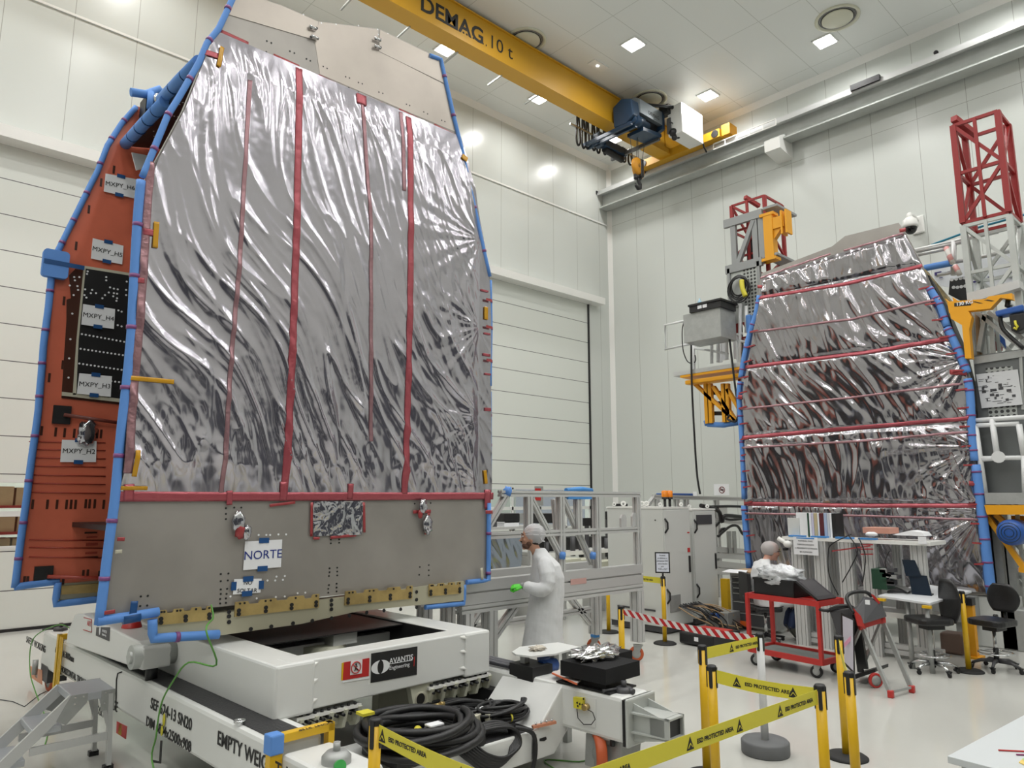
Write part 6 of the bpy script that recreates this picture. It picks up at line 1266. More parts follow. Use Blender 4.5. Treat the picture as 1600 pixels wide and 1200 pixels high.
text('lettering', '130 KG', .075, gj(1494, 478, .008), V((0, -1, 0)), V((0, 0, 1)), PAPER, JB, bold=.002)
CH2 = thing('chain_hoist', 'blue and black electric chain hoist with yellow hook mark hanging from the jib', 'hoist', gx_(1585, 500, XG-.35))
MB().prism([gx_(a, b, XG-.5) for a, b in ((1554, 486), (1598, 475), (1600, 485), (1556, 494))], (.25, 0, 0)).build('hoist_cover', BLUES, CH2, bevel=.02); MB().prism([gx_(a, b, XG-.48) for a, b in ((1576, 492), (1602, 488), (1604, 512), (1590, 519), (1580, 517))], (.25, 0, 0)).build('hoist_body', BLACK, CH2, bevel=.02)
MB().tube([gx_(a, b, XG-.505) for a, b in ((1586, 501), (1587, 507), (1590, 510), (1588, 514), (1584, 512))], .018, 6).build('hook_mark', YELB, CH2)
MB().tube([gx_(1576, 465, XG-.35), gx_(1574, 478, XG-.35), gx_(1580, 480, XG-.35)], .04, 8).build('suspension_hook', BLACK, CH2); MB().tube(smooth([gx_(1563, 494, XG-.4), gx_(1568, 515, XG-.4), gx_(1600, 545, XG-.4)]), .03, 8).build('hoist_cable', BLACK, CH2)
for a, b in (((1526, 488), (1598, 545)), ((1545, 488), (1600, 530)), ((1530, 550), (1540, 492))): MB().beam(gx_(*a, XG-.1), gx_(*b, XG-.1), .12, .06).build('galvanised_brace', GALV, WR)
for px in (1518, 1527, 1536, 1548): q0, q1 = gx_(px, 490), gx_(px+4, 555); MB().beam(q0, q1, .06, .06, up=(1, 0, 0)).build('upright_strip', ZINC if px != 1527 else CARD, WR)
bn = MB().prism([gx_(a, b, XG+.2) for a, b in ((1552, 512), (1568, 535), (1566, 548), (1554, 548))], (.02, 0, 0)).build('orange_panel', PINKF, WR); bn = MB().prism([gx_(a, b, XG+.18) for a, b in ((1550, 510), (1570, 530), (1572, 545), (1560, 530))], (.02, 0, 0)).build('blue_banner', BLUES, WR)
PANG = mat('grey_sheet_panel', (.17, .18, .18), .4, metal=.4)
MB().prism([gx_(a, b, XG-.2) for a, b in ((1521, 556), (1600, 545), (1604, 770), (1537, 770))], (.04, 0, 0)).build('grey_panel', PANG, WR)
MB().prism([gx_(a, b, XG-.24) for a, b in ((1521, 558), (1600, 546), (1600, 557), (1522, 569))], (.10, 0, 0)).build('top_channel', GALV, WR); MB().prism([gx_(a, b, XG-.23) for a, b in ((1592, 558), (1597, 557), (1600, 640), (1596, 640))], (.05, 0, 0)).build('channel', GALV, WR)
MB().prism([gx_(a, b, XG-.21) for a, b in ((1540, 575), (1582, 572), (1590, 650), (1545, 652))], (.01, 0, 0)).build('perforated_panel', pf, WR)
no = thing('notice_sheet', 'large white instruction sheet with drawings on the grey right platform panel', 'sign', gx_(1560, 635, XG-.25))
MB().prism([gx_(a, b, XG-.25) for a, b in ((1525, 585), (1590, 577), (1598, 632), (1534, 638))], (.008, 0, 0)).build('sheet', mat('grey_white_sheet', (.62, .63, .64), .5), no)
random.seed(11); mb = MB()
for i in range(60):
    a, b = random.uniform(1532, 1588), random.uniform(587, 630); q = gx_(a, b, XG-.253); w_ = random.uniform(.015, .09); mb.box(q, q+V((.002, w_, random.choice((.008, .008, .008, .04)))))
o = mb.build('printed_mark', DGREY, no); o['kind'] = 'stuff'
for a, b in (((1520, 657), (1610, 651)), ((1522, 665), (1592, 662)), ((1525, 716), (1610, 715)), ((1535, 718), (1560, 716))): MB().cyl(gx_(*a, XG-.4), gx_(*b, XG-.4), .035, n=10).build('railing', RAILW, WR)
for a, b in (((1524, 665), (1539, 770)), ((1550, 655), (1559, 720)), ((1592, 663), (1600, 712)), ((1600, 712), (1602, 770))): MB().cyl(gx_(*a, XG-.4), gx_(*b, XG-.4), .042, n=10).build('rail_post', RAILW, WR)
MB().cyl(gx_(1560, 714, XG-.45), gx_(1560, 714, XG-.35), .09, n=14).build('rail_clamp', RAILW, WR)
MB().prism([gx_(a, b, XG-.5) for a, b in ((1538, 770), (1610, 770), (1610, 788), (1540, 788))], (1.2, 0, 0)).build('deck_edge', GALV, WR)
MB().prism([gx_(a, b, XG-.5) for a, b in ((1538, 789), (1610, 789), (1610, 804), (1542, 804))], (1.2, 0, 0)).build('yellow_deck_frame', YELD, WR)
for a, b in (((1541, 804), (1602, 890)), ((1556, 804), (1576, 822)), ((1593, 890), (1610, 892))): MB().beam(gx_(*a, XG-.3), gx_(*b, XG-.3), .10, .07).build('yellow_brace', YELD, WR)
MB().box(gx_(1582, 830, XG+.3), gx_(1612, 806, XG+.4)).build('yellow_box', YELD, WR)
mo = thing('drive_motor', 'round blue drive motor under the right work platform', 'motor', gx_(1580, 832, XG-.5))
q = gx_(1580, 832, XG-.5); MB().lathe(q, [(0, -.12), (.11, -.12), (.17, -.08), (.19, 0), (.19, .35), (0, .35)], 28, (1, 0, 0)).build('motor_body', BLUES, mo); MB().box(q+V((.05, -.3, -.1)), q+V((.4, -.1, .1))).build('gearbox', GALV, mo)
for r_ in (.06, .10, .14): MB().tube([q+V((-.122+.02*(r_ > .12), r_*math.cos(k/12*math.pi), r_*math.sin(k/12*math.pi))) for k in range(24)], .006, 4, True).build('fan_ring', BLUEN, mo)
for a, b in (((1564, 820), (1572, 925)), ((1577, 840), (1580, 925))): MB().box(gx_(a[0], b[1]+8, XG), gx_(a[0]+8, a[1], XG+.15)).build('grey_leg', GALV, WR)
MB().box((XG-.1, gx_(1560, 900, XG).y, 0), (XG+.05, gx_(1572, 900, XG).y, 2)).build('grey_leg', GALV, WR)
# pink crates and clutter behind
for (a, b, c_, d_, lb) in ((1545, 870, 1568, 812, 'upper left'), (1552, 905, 1588, 873, 'lower')):
    p, q = gx_(a, b, 14.9), gx_(c_, d_, 14.9); small('pink_panel', (14.9, p.y, p.z), (15.0, q.y, q.z), PINKF, 'faded pink panel standing behind the right work platform, %s one' % lb, 'panel', .02)
p, q = gx_(1540, 960, 14.8), gx_(1600, 905, 14.8); small('storage_box', (14.8, p.y, 0), (15.5, q.y, .9), CABG, 'low grey box on the floor behind the right work platform', 'box')
for px, h_ in ((1520, .75), (1560, .6)): 
    p = PX(px, 960, 12.9); small('grey_case', (12.95, p.y-.55, 0), (13.4, p.y, h_), (CABG, GALV)[px > 1550], 'grey case on the floor %s the far right stool' % ('left of' if px < 1550 else 'behind'), 'case', .02)
# blue windows behind the mast, CCTV dome
for i, (a, b, c_, d_) in enumerate(((1461, 424, 1471, 431), (1521, 438, 1529, 442), (1544, 431, 1553, 437), (1576, 425, 1583, 434), (1593, 436, 1599, 455), (1468, 433, 1473, 435))):
    p, q = PX(a, d_, 15.6), PX(c_, b, 15.6)
    if i == 0: bo = MB()
    bo.box((15.58, p.y, p.z), (15.6, q.y, q.z))
MB().prism([PX(a, b, 15.62) for a, b in ((1458, 410), (1610, 392), (1610, 470), (1460, 445))], (.02, 0, 0)).build('white_board', mat('pale_board', (.62, .65, .68), .5), WR); bo.build('blue_square', mat('deep_blue', (.02, .01, .12), .4), WR)['kind'] = 'stuff'
cc = thing('dome_camera', 'white dome security camera with black lens on the right wall', 'camera', PX(1430, 350, XW))
c = PX(1422, 352, XW-.55); w0 = PX(1435, 352, XW)
MB().box(w0+V((-.06, -.14, -.22)), w0+V((0, .14, .22))).build('wall_plate', WHITE, cc, bevel=.03); MB().tube(smooth([w0+V((0, 0, .1)), w0+V((-.25, .05, .18)), c+V((.0, 0, .25)), c+V((0, 0, .12))]), .06, 10).build('arm', WHITE, cc)
MB().lathe(c, [(0, .20), (.08, .19), (.15, .12), (.175, 0), (.17, -.06), (0, -.06)], 24).build('housing', WHITE, cc); MB().sph(c+V((0, 0, -.07)), .145, (1, 1, 1.05)).build('lens_dome', DOME, cc)

# ================================================================== WORK BENCHES AND SMALL THINGS AT RIGHT
XB = 11.1
BR = thing('test_bench', 'bench rack of thick slotted aluminium columns with blue caps and a white shelf', 'bench', (11.3, 4.7, 0))
zs = 1.62
MB().box((XB-.05, PX(1455, 845, XB).y, zs-.05), (XB+.6, PX(1224, 838, XB).y, zs)).build('shelf', WHITE, BR)
for px, dx in ((1246, 0), (1281, 0), (1320, 0), (1356, 0), (1433, .1), (1300, .5), (1400, .5), (1262, .5)):
    y = PX(px, 840, XB+dx).y; MB().profile((XB+dx, y, .0 if dx < .3 else .0), (XB+dx, y, zs-.05 if dx else zs+.0), .19 if dx < .2 else .12, .09, up=(1, 0, 0), n=3).build('column', PROF, BR)
    if dx == 0: MB().box((XB-.055, y-.12, zs), (XB+.055, y+.12, zs+.025)).build('blue_cap', BLUEC, BR)
    if dx == 0: MB().box((XB+.05, y-.10, .1), (XB+.10, y-.02, zs-.1)).build('perforated_strip', GALV, BR)
MB().profile((XB+.1, 3.5, .12), (XB+.1, 5.5, .12), .10, .14).build('foot_rail', PROF, BR); MB().box((XB+.02, 3.6, .55), (XB+.6, 5.2, .62)).build('worktop', WHITE, BR)
for y in (3.55, 5.45): caster((XB+.1, y, 0), .035, BR, rot=.5)
for a, b in (((1300, 861), (1360, 853)), ((1345, 851), (1364, 851)), ((1345, 858), (1364, 858)), ((1345, 866), (1364, 866))): MB().beam(PX(*a, XB-.12), PX(*b, XB-.12), .015, .02).build('red_tie', REDT, BR)
for pts in (((1330, 835), (1300, 850), (1294, 865), (1296, 900), (1310, 930)), ((1327, 838), (1340, 860), (1330, 885), (1316, 910)), ((1342, 840), (1352, 870), (1348, 910)), ((1390, 860), (1383, 880), (1392, 900))): MB().tube(smooth([PX(a, b, XB-.13) for a, b in pts]), .008, 6).build('cable', BLACK, BR)
def xbox(a, b, x0, x1, name, m, lab, cat, bev=.004, grp=None, par=None):
    p, q = PX(*a, x0), PX(*b, x0)
    if par is not None: return MB().box((x0, p.y, p.z), (x1, q.y, q.z)).build(name, m, par, bevel=bev)
    return small(name, (x0, p.y, min(p.z, q.z)), (x1, q.y, max(p.z, q.z)), m, lab, cat, bev, grp)
cols = [(1263, 1266, GREENB, 'dark green'), (1266, 1269.5, PAPER, 'white'), (1269.5, 1273.5, mat('lilac_card', (.55, .53, .66), .6), 'lilac'), (1273.5, 1279, mat('beige_card', (.50, .42, .25), .6), 'beige'), (1279, 1282, PAPER, 'thin white'), (1282, 1289, mat('dark_red_card', (.10, .015, .02), .6), 'dark red'),
        (1289, 1294, mat('light_blue_card', (.38, .46, .62), .6), 'light blue'), (1294, 1298, mat('pale_blue_card', (.55, .58, .62), .6), 'pale blue'), (1298, 1301.5, PAPER, 'narrow white'), (1301.5, 1308, BLACK, 'black')]
for i, (a, b, m_, nm) in enumerate(cols):
    y0_, y1_ = PX(b, 830, XB+.1).y, PX(a, 830, XB+.1).y
    small('binder', (XB+.08, y0_+.002, zs), (XB+.36, y1_-.002, zs+.37), m_, '%s binder standing in the row on the white bench shelf' % nm, 'binder', .002, 'binders on the bench shelf')
y0_, y1_ = PX(1263, 830, XB+.1).y, PX(1233, 830, XB+.1).y
small('binder', (XB+.36, y0_-.0, zs), (XB+.40, y1_, zs+.37), PAPER, 'large white folder leaning behind the left end of the binder row', 'binder', .002, 'binders on the bench shelf'); small('binder', (XB+.05, PX(1247, 830, XB).y, zs), (XB+.07, PX(1229, 830, XB).y, zs+.29), CABG, 'grey folder at the far left of the binder row', 'binder', .002, 'binders on the bench shelf')
xbox((1348, 833), (1390, 825), XB+.05, XB+.4, 'document_box', mat('salmon_card', (.55, .27, .20), .6), 'salmon coloured flat box with pale top on the bench shelf', 'box')
crumple('x', PX(1362, 838, XB-.02)+V((0, 0, .03)), .07, (.8, 1.3, .5), PAPER, .2, 3, 16).name = 'white_cap'; tag(bpy.data.objects['white_cap'], 'small white crumpled cap lying at the edge of the bench shelf', 'cap')
pp = MB().prism([PX(a, b, XB+.1) for a, b in ((1395, 836), (1445, 838), (1440, 832), (1422, 829), (1400, 834))], (.3, 0, 0)).build('paper_pile', PAPER, org=PX(1420, 836, XB+.2)); tag(pp, 'pile of loose white papers at the right end of the bench shelf', 'papers')
sn = thing('paper_sign', 'white paper notice headed MATERIAL DNG fixed between two columns of the bench', 'sign', PX(1259, 866, XB-.12))
p, q = PX(1241, 866, XB-.12), PX(1277, 840, XB-.12); MB().box((p.x, p.y, p.z), (p.x+.004, q.y, q.z)).build('sheet', PAPER, sn); MB().box((p.x-.003, p.y-.05, q.z-.025), (p.x, q.y+.05, q.z-.008)).build('blue_strip', BLUEC, sn)
for i, ln in enumerate(('MATERIAL DNG', 'DISPOSICIONADO', '→ PENDIENTE ENTRADA', 'EN ALMACEN')): text('lettering', ln, .032, V((p.x-.002, (p.y+q.y)/2, q.z-.07-.055*i)), V((0, -1, 0)), V((0, 0, 1)), INK, sn, align='CENTER')
sn2 = xbox((1435, 850), (1447, 839), XB-.08, XB-.076, 'paper_tag', PAPER, 'small white tag at the right end of the bench shelf', 'tag'); xbox((1438, 872), (1443, 850), XB-.08, XB-.06, 'tag_strip', PAPER, '', '', par=None) if 0 else None
mc = thing('microscope', 'white microscope head beside the seated man', 'microscope', PX(1228, 860, XB-.05))
MB().tube([PX(1216, 841, XB-.05), PX(1222, 845, XB-.05), PX(1230, 850, XB-.05)], .035, 12).sph(PX(1231, 850, XB-.05), .07, (1, 1, .8)).build('head', WHITE, mc); MB().cyl(PX(1215, 840, XB-.05), PX(1218, 843, XB-.05), .03).box(PX(1223, 860, XB-.05), PX(1232, 856, XB+.05)).build('eyepiece', BLACK, mc); MB().beam(PX(1231, 850, XB), PX(1241, 853, XB), .05).build('arm', WHITE, mc)
# white desk
DZ_ = .90
DK = thing('desk', 'white desk top on yellow brackets behind the left office chair', 'desk', (11, 3.7, 0))
dp = [PZ(a, b, DZ_) for a, b in ((1372, 930), (1453, 942), (1518, 923), (1440, 912))]
MB().prism([p-V((0, 0, .03)) for p in dp], (0, 0, .03)).build('desk_top', mat('desk_white', (.68, .70, .72), .35), DK, bevel=.004)
for f_ in ((.5, .12), (.86, .12)): 
    q = dp[0].lerp(dp[1], f_[0])+V((.15, 0, 0)); MB().cyl((q.x, q.y, 0), (q.x, q.y, DZ_-.03), .03).build('desk_leg', GALV, DK)
q = dp[2]-V((.12, 0, 0)); MB().cyl((q.x, q.y+.05, 0), (q.x, q.y+.05, DZ_-.03), .03).build('desk_leg', GALV, DK)
for a, b in ((1447, 943), (1376, 932)): q = PZ(a, b, DZ_); MB().box(q+V((-.01, -.05, -.06)), q+V((.05, .05, -.028))).build('yellow_clip', YELP, DK)
tb_ = thing('tablet', 'dark tablet computer propped on a stand on the white desk', 'tablet', PZ(1440, 928, DZ_))
q = PZ(1441, 930, DZ_); MB().prism([q+V((0, -.12, .0)), q+V((0, .13, .0)), q+V((.05, .17, .26)), q+V((.05, -.06, .26))], (.02, 0, 0)).build('screen', SCREEN, tb_); MB().prism([q+V((.03, .0, .24)), q+V((.03, .2, .24)), q+V((.07, .25, .46)), q+V((.07, .08, .46))], (.02, 0, 0)).build('upper_screen', SCREEN, tb_); MB().box(q+V((.02, -.1, 0)), q+V((.14, .1, .02))).build('stand', BLACK, tb_)
kb = MB().prism([PZ(a, b, DZ_+.005) for a, b in ((1386, 926), (1422, 926), (1432, 922), (1398, 920))], (0, 0, .02)).build('keyboard', DGREY, org=PZ(1410, 924, DZ_)); tag(kb, 'dark keyboard with papers on the white desk left of the tablet', 'keyboard')
ps = MB().prism([PZ(a, b, DZ_+.03) for a, b in ((1388, 912), (1418, 926), (1424, 922), (1394, 908))], (0, 0, .015)).build('clipboard', GALV, org=PZ(1405, 918, DZ_)); tag(ps, 'grey clipboard leaning over papers on the white desk', 'clipboard')
gb_ = small('green_box', PX(1363, 920, 10.9), PX(1384, 890, 10.9)+V((.3, 0, 0)), GREENB, 'dark green box at the left end of the white desk', 'box', .005)
bb_ = thing('breadboard', 'cluttered grey electronics stack between the green box and tablet', 'electronics', PX(1395, 918, 10.9))
random.seed(3)
for i in range(9): q = PX(1386+random.uniform(0, 18), 917-random.uniform(0, 26), 10.9); MB().box(q, q+V((.12, .1, .05))).build('module', (GALV, BLACK, DGREY)[i % 3], bb_)
# drawer cabinet
DC = thing('drawer_cabinet', 'black drawer cabinet with a small orange label beside the seated man', 'cabinet', (11.9, 6.5, 0))
y0_, y1_ = 6.10, 6.93
MB().box((11.62, y0_, .05), (12.15, y1_, .93)).build('body', GALV, DC); MB().box((11.58, y0_-.02, .93), (12.17, y1_+.02, .97)).build('top', CARD, DC)
zz = .08
for h_ in (.22, .18, .14, .09, .09, .09):
    d_ = MB().box((11.6, y0_+.04, zz), (11.62, y1_-.04, zz+h_-.012)).build('drawer', DGREY, DC); MB().box((11.59, y0_+.06, zz+h_-.035), (11.60, y1_-.06, zz+h_-.018)).build('handle', GALV, d_); zz += h_
p, q = PX(1150, 977, 11.59), PX(1167, 971, 11.59); MB().box(p, q+V((-.004, 0, 0))).build('orange_label', mat('orange_print', (.75, .14, .02), .5), DC)
pw = MB().prism([PZ(a, b, .98) for a, b in ((1128, 894), (1165, 897), (1168, 892), (1140, 890))], (0, 0, .01)).build('paper_sheet', PAPER, org=PZ(1150, 894, .98)); tag(pw, 'white sheet lying on top of the black drawer cabinet', 'paper')
yt = MB().box(V((12.1, PX(1128, 965, 12.1).y, 0)), PX(1136, 905, 12.1)+V((.1, 0, 0))).build('yellow_tube', YELP, org=PX(1132, 965, 12.1)); tag(yt, 'yellow upright between the grey cabinet and the black drawers', 'post')
cbk = small('utility_box', PX(1103, 985, 11.2), PX(1137, 958, 11.2)+V((.4, 0, 0)), GALV, 'grey box with tangled leads on the floor beside the narrow cabinet', 'box', .01); MB().cyl(PX(1108, 963, 11.15), PX(1122, 963, 11.15), .05).build('blue_cylinder', BLUES, cbk)
# red cart
CT = thing('service_cart', 'red steel service cart with open frame, grey lower shelf and large casters', 'cart', (9.5, 4.77, 0))
CA, CB = V((9.27, 5.28, 0)), V((9.16, 4.25, 0)); cd_ = (CB-CA).normalized(); cn = V((-cd_.y, cd_.x, 0)); cn = cn if cn.x > 0 else -cn
CC, CD = CB+cn*.55, CA+cn*.55
zt4 = .935
for q in (CA, CB, CC, CD): MB().beam(q+V((0, 0, .17)), q+V((0, 0, zt4)), .045, .045, up=cn).build('corner_post', RED, CT)
for z, nm in ((zt4-.03, 'top_rim'), (.20, 'lower_rim')):
    for a, b in ((CA, CB), (CB, CC), (CC, CD), (CD, CA)): MB().beam(a+V((0, 0, z)), b+V((0, 0, z)), .03, .07).build(nm, RED, CT)
MB().prism([q+V((0, 0, .19)) for q in (CA, CB, CC, CD)], (0, 0, .012)).build('lower_shelf', mat('grey_green_mat', (.18, .22, .21), .6), CT); MB().prism([q+V((0, 0, zt4-.06)) for q in (CA, CB, CC, CD)], (0, 0, .012)).build('top_shelf', RED, CT)
for k, q in enumerate((CA, CB, CC, CD)): caster(q+(CA+CC-q*2)*.08*1, .075, CT, rot=.9+(.5 if k % 2 else 0), wd=.035)
hb = (CB+CC)/2+cd_*.0; MB().tube(smooth([CB+V((0, 0, .84)), CB+cd_*.12+cn*.03+V((0, 0, .84)), CC+cd_*.12-cn*.03+V((0, 0, .84)), CC+V((0, 0, .84))]), .02, 10).build('push_handle', BLACK, CT)
def crate(name, c, sx, sy, h, rz, m, lab):
    t = thing(name, lab, 'crate', c, rz, local=True); th = .012
    MB().box((-sx/2, -sy/2, 0), (sx/2, sy/2, th)).box((-sx/2, -sy/2, 0), (-sx/2+th, sy/2, h)).box((sx/2-th, -sy/2, 0), (sx/2, sy/2, h)).box((-sx/2, -sy/2, 0), (sx/2, -sy/2+th, h)).box((-sx/2, sy/2-th, 0), (sx/2, sy/2, h)).build('tub', m, t)
    MB().box((-sx/2-.01, -sy/2-.01, h-.03), (sx/2+.01, -sy/2, h)).box((-sx/2-.01, sy/2, h-.03), (sx/2+.01, sy/2+.01, h)).box((-sx/2-.01, -sy/2, h-.03), (-sx/2, sy/2, h)).box((sx/2, -sy/2, h-.03), (sx/2+.01, sy/2, h)).build('rim', m, t)
    return t
ang = math.atan2(cd_.y, cd_.x)
cen = CA+cd_*.40+cn*.22+V((0, 0, zt4))
k1 = crate('storage_crate', cen, .60, .40, .22, ang, BLACK, 'black plastic crate with bubble wrap on the red cart')
ld_ = thing('crate_lid', 'black crate lid leaning against the black crate on the red cart', 'lid', cen+cd_*.45, ang, local=True)
MB().prism([(-.12, -.22, .21), (-.12, .20, .21), (.18, .20, .0), (.18, -.22, .0)], (.015, 0, .02)).build('lid_panel', BLACK, ld_); MB().prism([(-.10, -.17, .222), (-.10, .15, .222), (.14, .15, .052), (.14, -.17, .052)], (.003, 0, .005)).build('lid_inset', mat('dark_lid_inset', (.03, .03, .032), .3), ld_)
bw = crumple('bubble_wrap', cen+V((0, 0, .25)), .24, (1.0, 1.25, .62), BUBBLE, .35, 3, 48, 5); tag(bw, 'heap of silvery bubble wrap in the black crate on the red cart', 'bubble wrap'); bw.rotation_euler.z = 0
# folding hand truck with poster board
HTK = thing('folding_trolley', 'black folding hand trolley with open top basket right of the red cart', 'trolley', (9.35, 3.98, 0))
MB().prism([PX(a, b, 9.2) for a, b in ((1296, 956), (1330, 950), (1332, 975), (1318, 1005), (1306, 985))], (.3, 0, 0)).build('basket', DGREY, HTK, bevel=.01)
MB().tube(smooth([PX(1292, 955, 9.2), PX(1312, 947, 9.2), PX(1332, 949, 9.3), PX(1330, 958, 9.45), PX(1306, 962, 9.4)]), .022, 8).build('handle', BLACK, HTK)
for a, b in (((1334, 960), (1345, 1050)), ((1340, 965), (1352, 1045))): MB().beam(PX(*a, 9.25), PX(*b, 9.25), .06, .05).build('side_frame', BLACK, HTK)
MB().prism([PX(a, b, 9.3) for a, b in ((1332, 1055), (1368, 1045), (1368, 1050), (1334, 1062))], (.4, 0, 0)).build('foot_plate', BLACK, HTK); q = PZ(1368, 1063, .085); wheel(q, .085, .04, (.6, .8, 0), HTK, 'wheel')
for o in [c for c in HTK.children if c.name.startswith('wheel')]: o.data.materials[0] = RED; 
pb_ = thing('poster_board', 'upright poster board with pink and purple artwork leaning on the black folding trolley', 'poster', PX(1325, 1040, 9.05))
MB().prism([PX(a, b, x) for a, b, x in ((1315, 958, 9.12), (1335, 967, 8.98), (1336, 1054, 8.98), (1317, 1036, 9.12))], (.02, .02, 0)).build('frame', BLACK, pb_)
MB().prism([PX(a, b, x)-V((.008, .008, 0)) for a, b, x in ((1316, 962, 9.115), (1332, 969, 8.995), (1333, 1048, 8.995), (1318, 1033, 9.115))], (.003, .003, 0)).build('artwork', mat('lilac_artwork', (.55, .53, .60), .5), pb_)
MB().prism([PX(a, b, 9.03)-V((.014, .014, 0)) for a, b in ((1317, 1005), (1331, 990), (1329, 1000), (1318, 1012))], (.003, .003, 0)).build('pink_band', mat('pink_band', (.65, .30, .42), .5), pb_)
# step stool with tool tray
SL = thing('folding_steps', 'grey legged folding steps with red joints and black handled tray', 'ladder', (9.3, 3.6, 0))
f1, f2 = PZ(1392, 1086, .03), PZ(1425, 1078, .03); t1, t2 = PX(1346, 978, 9.1), PX(1378, 968, 9.4)
for f_, t_ in ((f1, t1), (f2, t2)):
    MB().beam(f_, t_, .028, .05).build('front_leg', GALV, SL); MB().box(f_-V((.03, .03, .03)), f_+V((.03, .03, .05))).build('red_foot', RED, SL, bevel=.01); MB().lathe(t_, [(0, -.03), (.05, -.03), (.05, .03), (0, .03)], 18, (-.6, .8, 0)).build('red_joint', RED, SL)
    g_ = V((t_.x+.35, t_.y+.45, .03)); MB().beam(g_, t_, .025, .04).build('rear_leg', GALV, SL)
MB().beam(f1+V((0, 0, .03)), f2+V((0, 0, .03)), .025).build('foot_bar', GALV, SL); MB().beam(t1, t2, .06, .05).build('red_crossbar', RED, SL)
MB().prism([PX(a, b, x) for a, b, x in ((1334, 958, 9.0), (1350, 975, 9.0), (1386, 964, 9.35), (1374, 942, 9.35), (1350, 936, 9.2))], (.06, .03, .03)).build('tray', DGREY, SL, bevel=.01)
MB().tube(smooth([PX(1334, 958, 9.0), PX(1323, 935, 9.05), PX(1332, 926, 9.15), PX(1352, 925, 9.3), PX(1362, 932, 9.35)]), .022, 8).build('handle', BLACK, SL)
MB().prism([PX(a, b, x) for a, b, x in ((1333, 950, 9.0), (1345, 962, 9.0), (1352, 980, 9.02), (1340, 978, 9.0))], (.03, .02, 0)).build('red_bracket', RED, SL); MB().prism([PX(a, b, 9.33) for a, b in ((1360, 928), (1366, 930), (1376, 942), (1372, 944))], (.03, .02, 0)).build('red_bracket', RED, SL)
MB().box(PX(1353, 944, 9.0)+V((-.02, 0, 0)), PX(1359, 938, 9.0)).build('white_sticker', PAPER, SL)
# office chairs
def chair(lab, loc, rz, seat_h, leather, base_m, back=(.62, 1.17)):
    t = thing('office_chair', lab, 'chair', loc, rz, local=True); k = seat_h
    def sf(p, q): return V((q.x, q.y, max(-.03, q.z*.35+.03*math.cos(q.x*5)-.02 if q.z > 0 else q.z*.25)))
    s_ = MB().bbox((-.22, -.23, k-.05), (.25, .23, k+.03), .10).build('seat', leather, t, bevel=.02)
    b_ = MB(); b_.loft([(V((-.27-.03*math.sin(i/9*3.1), 0, back[0]+(back[1]-back[0])*i/9)), .035, .21*math.sin(math.pi*(.12+.80*i/9))**.5, V((1, 0, 0)), V((0, 1, 0))) for i in range(10)], n=20); b_.build('backrest', leather, t)
    MB().tube([(-.05, 0, k-.06), (-.25, 0, k-.07), (-.31, 0, k+.02), (-.30, 0, back[0]+.15)], .025, 8).build('back_bracket', BLACK, t); MB().box((-.14, -.09, k-.12), (.1, .09, k-.05)).build('mechanism', BLACK, t)
    MB().cyl((-.28, -.09, k+.02), (-.28, -.13, k+.02), .03).build('adjust_knob', BLACK, t)
    MB().cyl((0, 0, .12), (0, 0, k-.1), .022, n=12).build('gas_column', STEEL, t); MB().cyl((0, 0, .10), (0, 0, .28), .032, n=12).build('column_sleeve', BLACK, t)
    MB().tube([(.20*math.cos(i/12*math.pi), .20*math.sin(i/12*math.pi), .22) for i in range(24)], .010, 6, True).tube([(-.2, 0, .22), (.2, 0, .22)], .007, 6).tube([(0, -.2, .22), (0, .2, .22)], .007, 6).build('foot_ring', STEEL, t)
    for i in range(5):
        a = i*2*math.pi/5+.3; d_ = V((math.cos(a), math.sin(a), 0)); MB().tube([d_*.03+V((0, 0, .12)), d_*.18+V((0, 0, .115)), d_*.28+V((0, 0, .075))], [.028, .022, .016], 8).build('base_arm', base_m, t)
        caster(d_*.285, .028, t, rot=a, wd=.03, fork=BLACK)
    return t
LEA = mat('black_leatherette', (.014, .014, .015), .35, bump=(30, .2))
chair('black office chair with tall backrest and chrome base before the white desk', (10.6, 3.45, 0), 2.5, .66, LEA, STEEL)
chair('black office chair with round backrest at the right picture edge', (11.35, 2.93, 0), 2.9, .62, LEA, DGREY, (.72, 1.08))
# yellow square column and floor clutter near the desk
yq = PX(1522, 1032, 11.9); yc = MB().box((11.9, PX(1527, 1030, 11.9).y, 0), (12.02, PX(1511, 1030, 11.9).y, .72)).box((11.85, PX(1533, 1030, 11.9).y, 0), (12.1, PX(1510, 1030, 11.9).y, .03)).build('bollard', YELD, org=(11.95, yq.y, 0)); tag(yc, 'square orange yellow column behind the round yellow post by the desk', 'post'); MB().box((11.88, PX(1528, 1030, 11.9).y, .72), (12.04, PX(1509, 1030, 11.9).y, .82)).build('black_cap', BLACK, yc)
small('pump_unit', PX(1470, 1020, 12.0), PX(1502, 992, 12.0)+V((.3, 0, 0)), mat('brownish_cover', (.22, .15, .12), .6), 'brown covered unit on the floor under the white desk', 'equipment', .03)
small('storage_box', PX(1500, 985, 12.3), PX(1560, 945, 12.3)+V((.3, 0, 0)), TAN, 'pale box under the white railing right of the desk', 'box', .01) if 0 else None
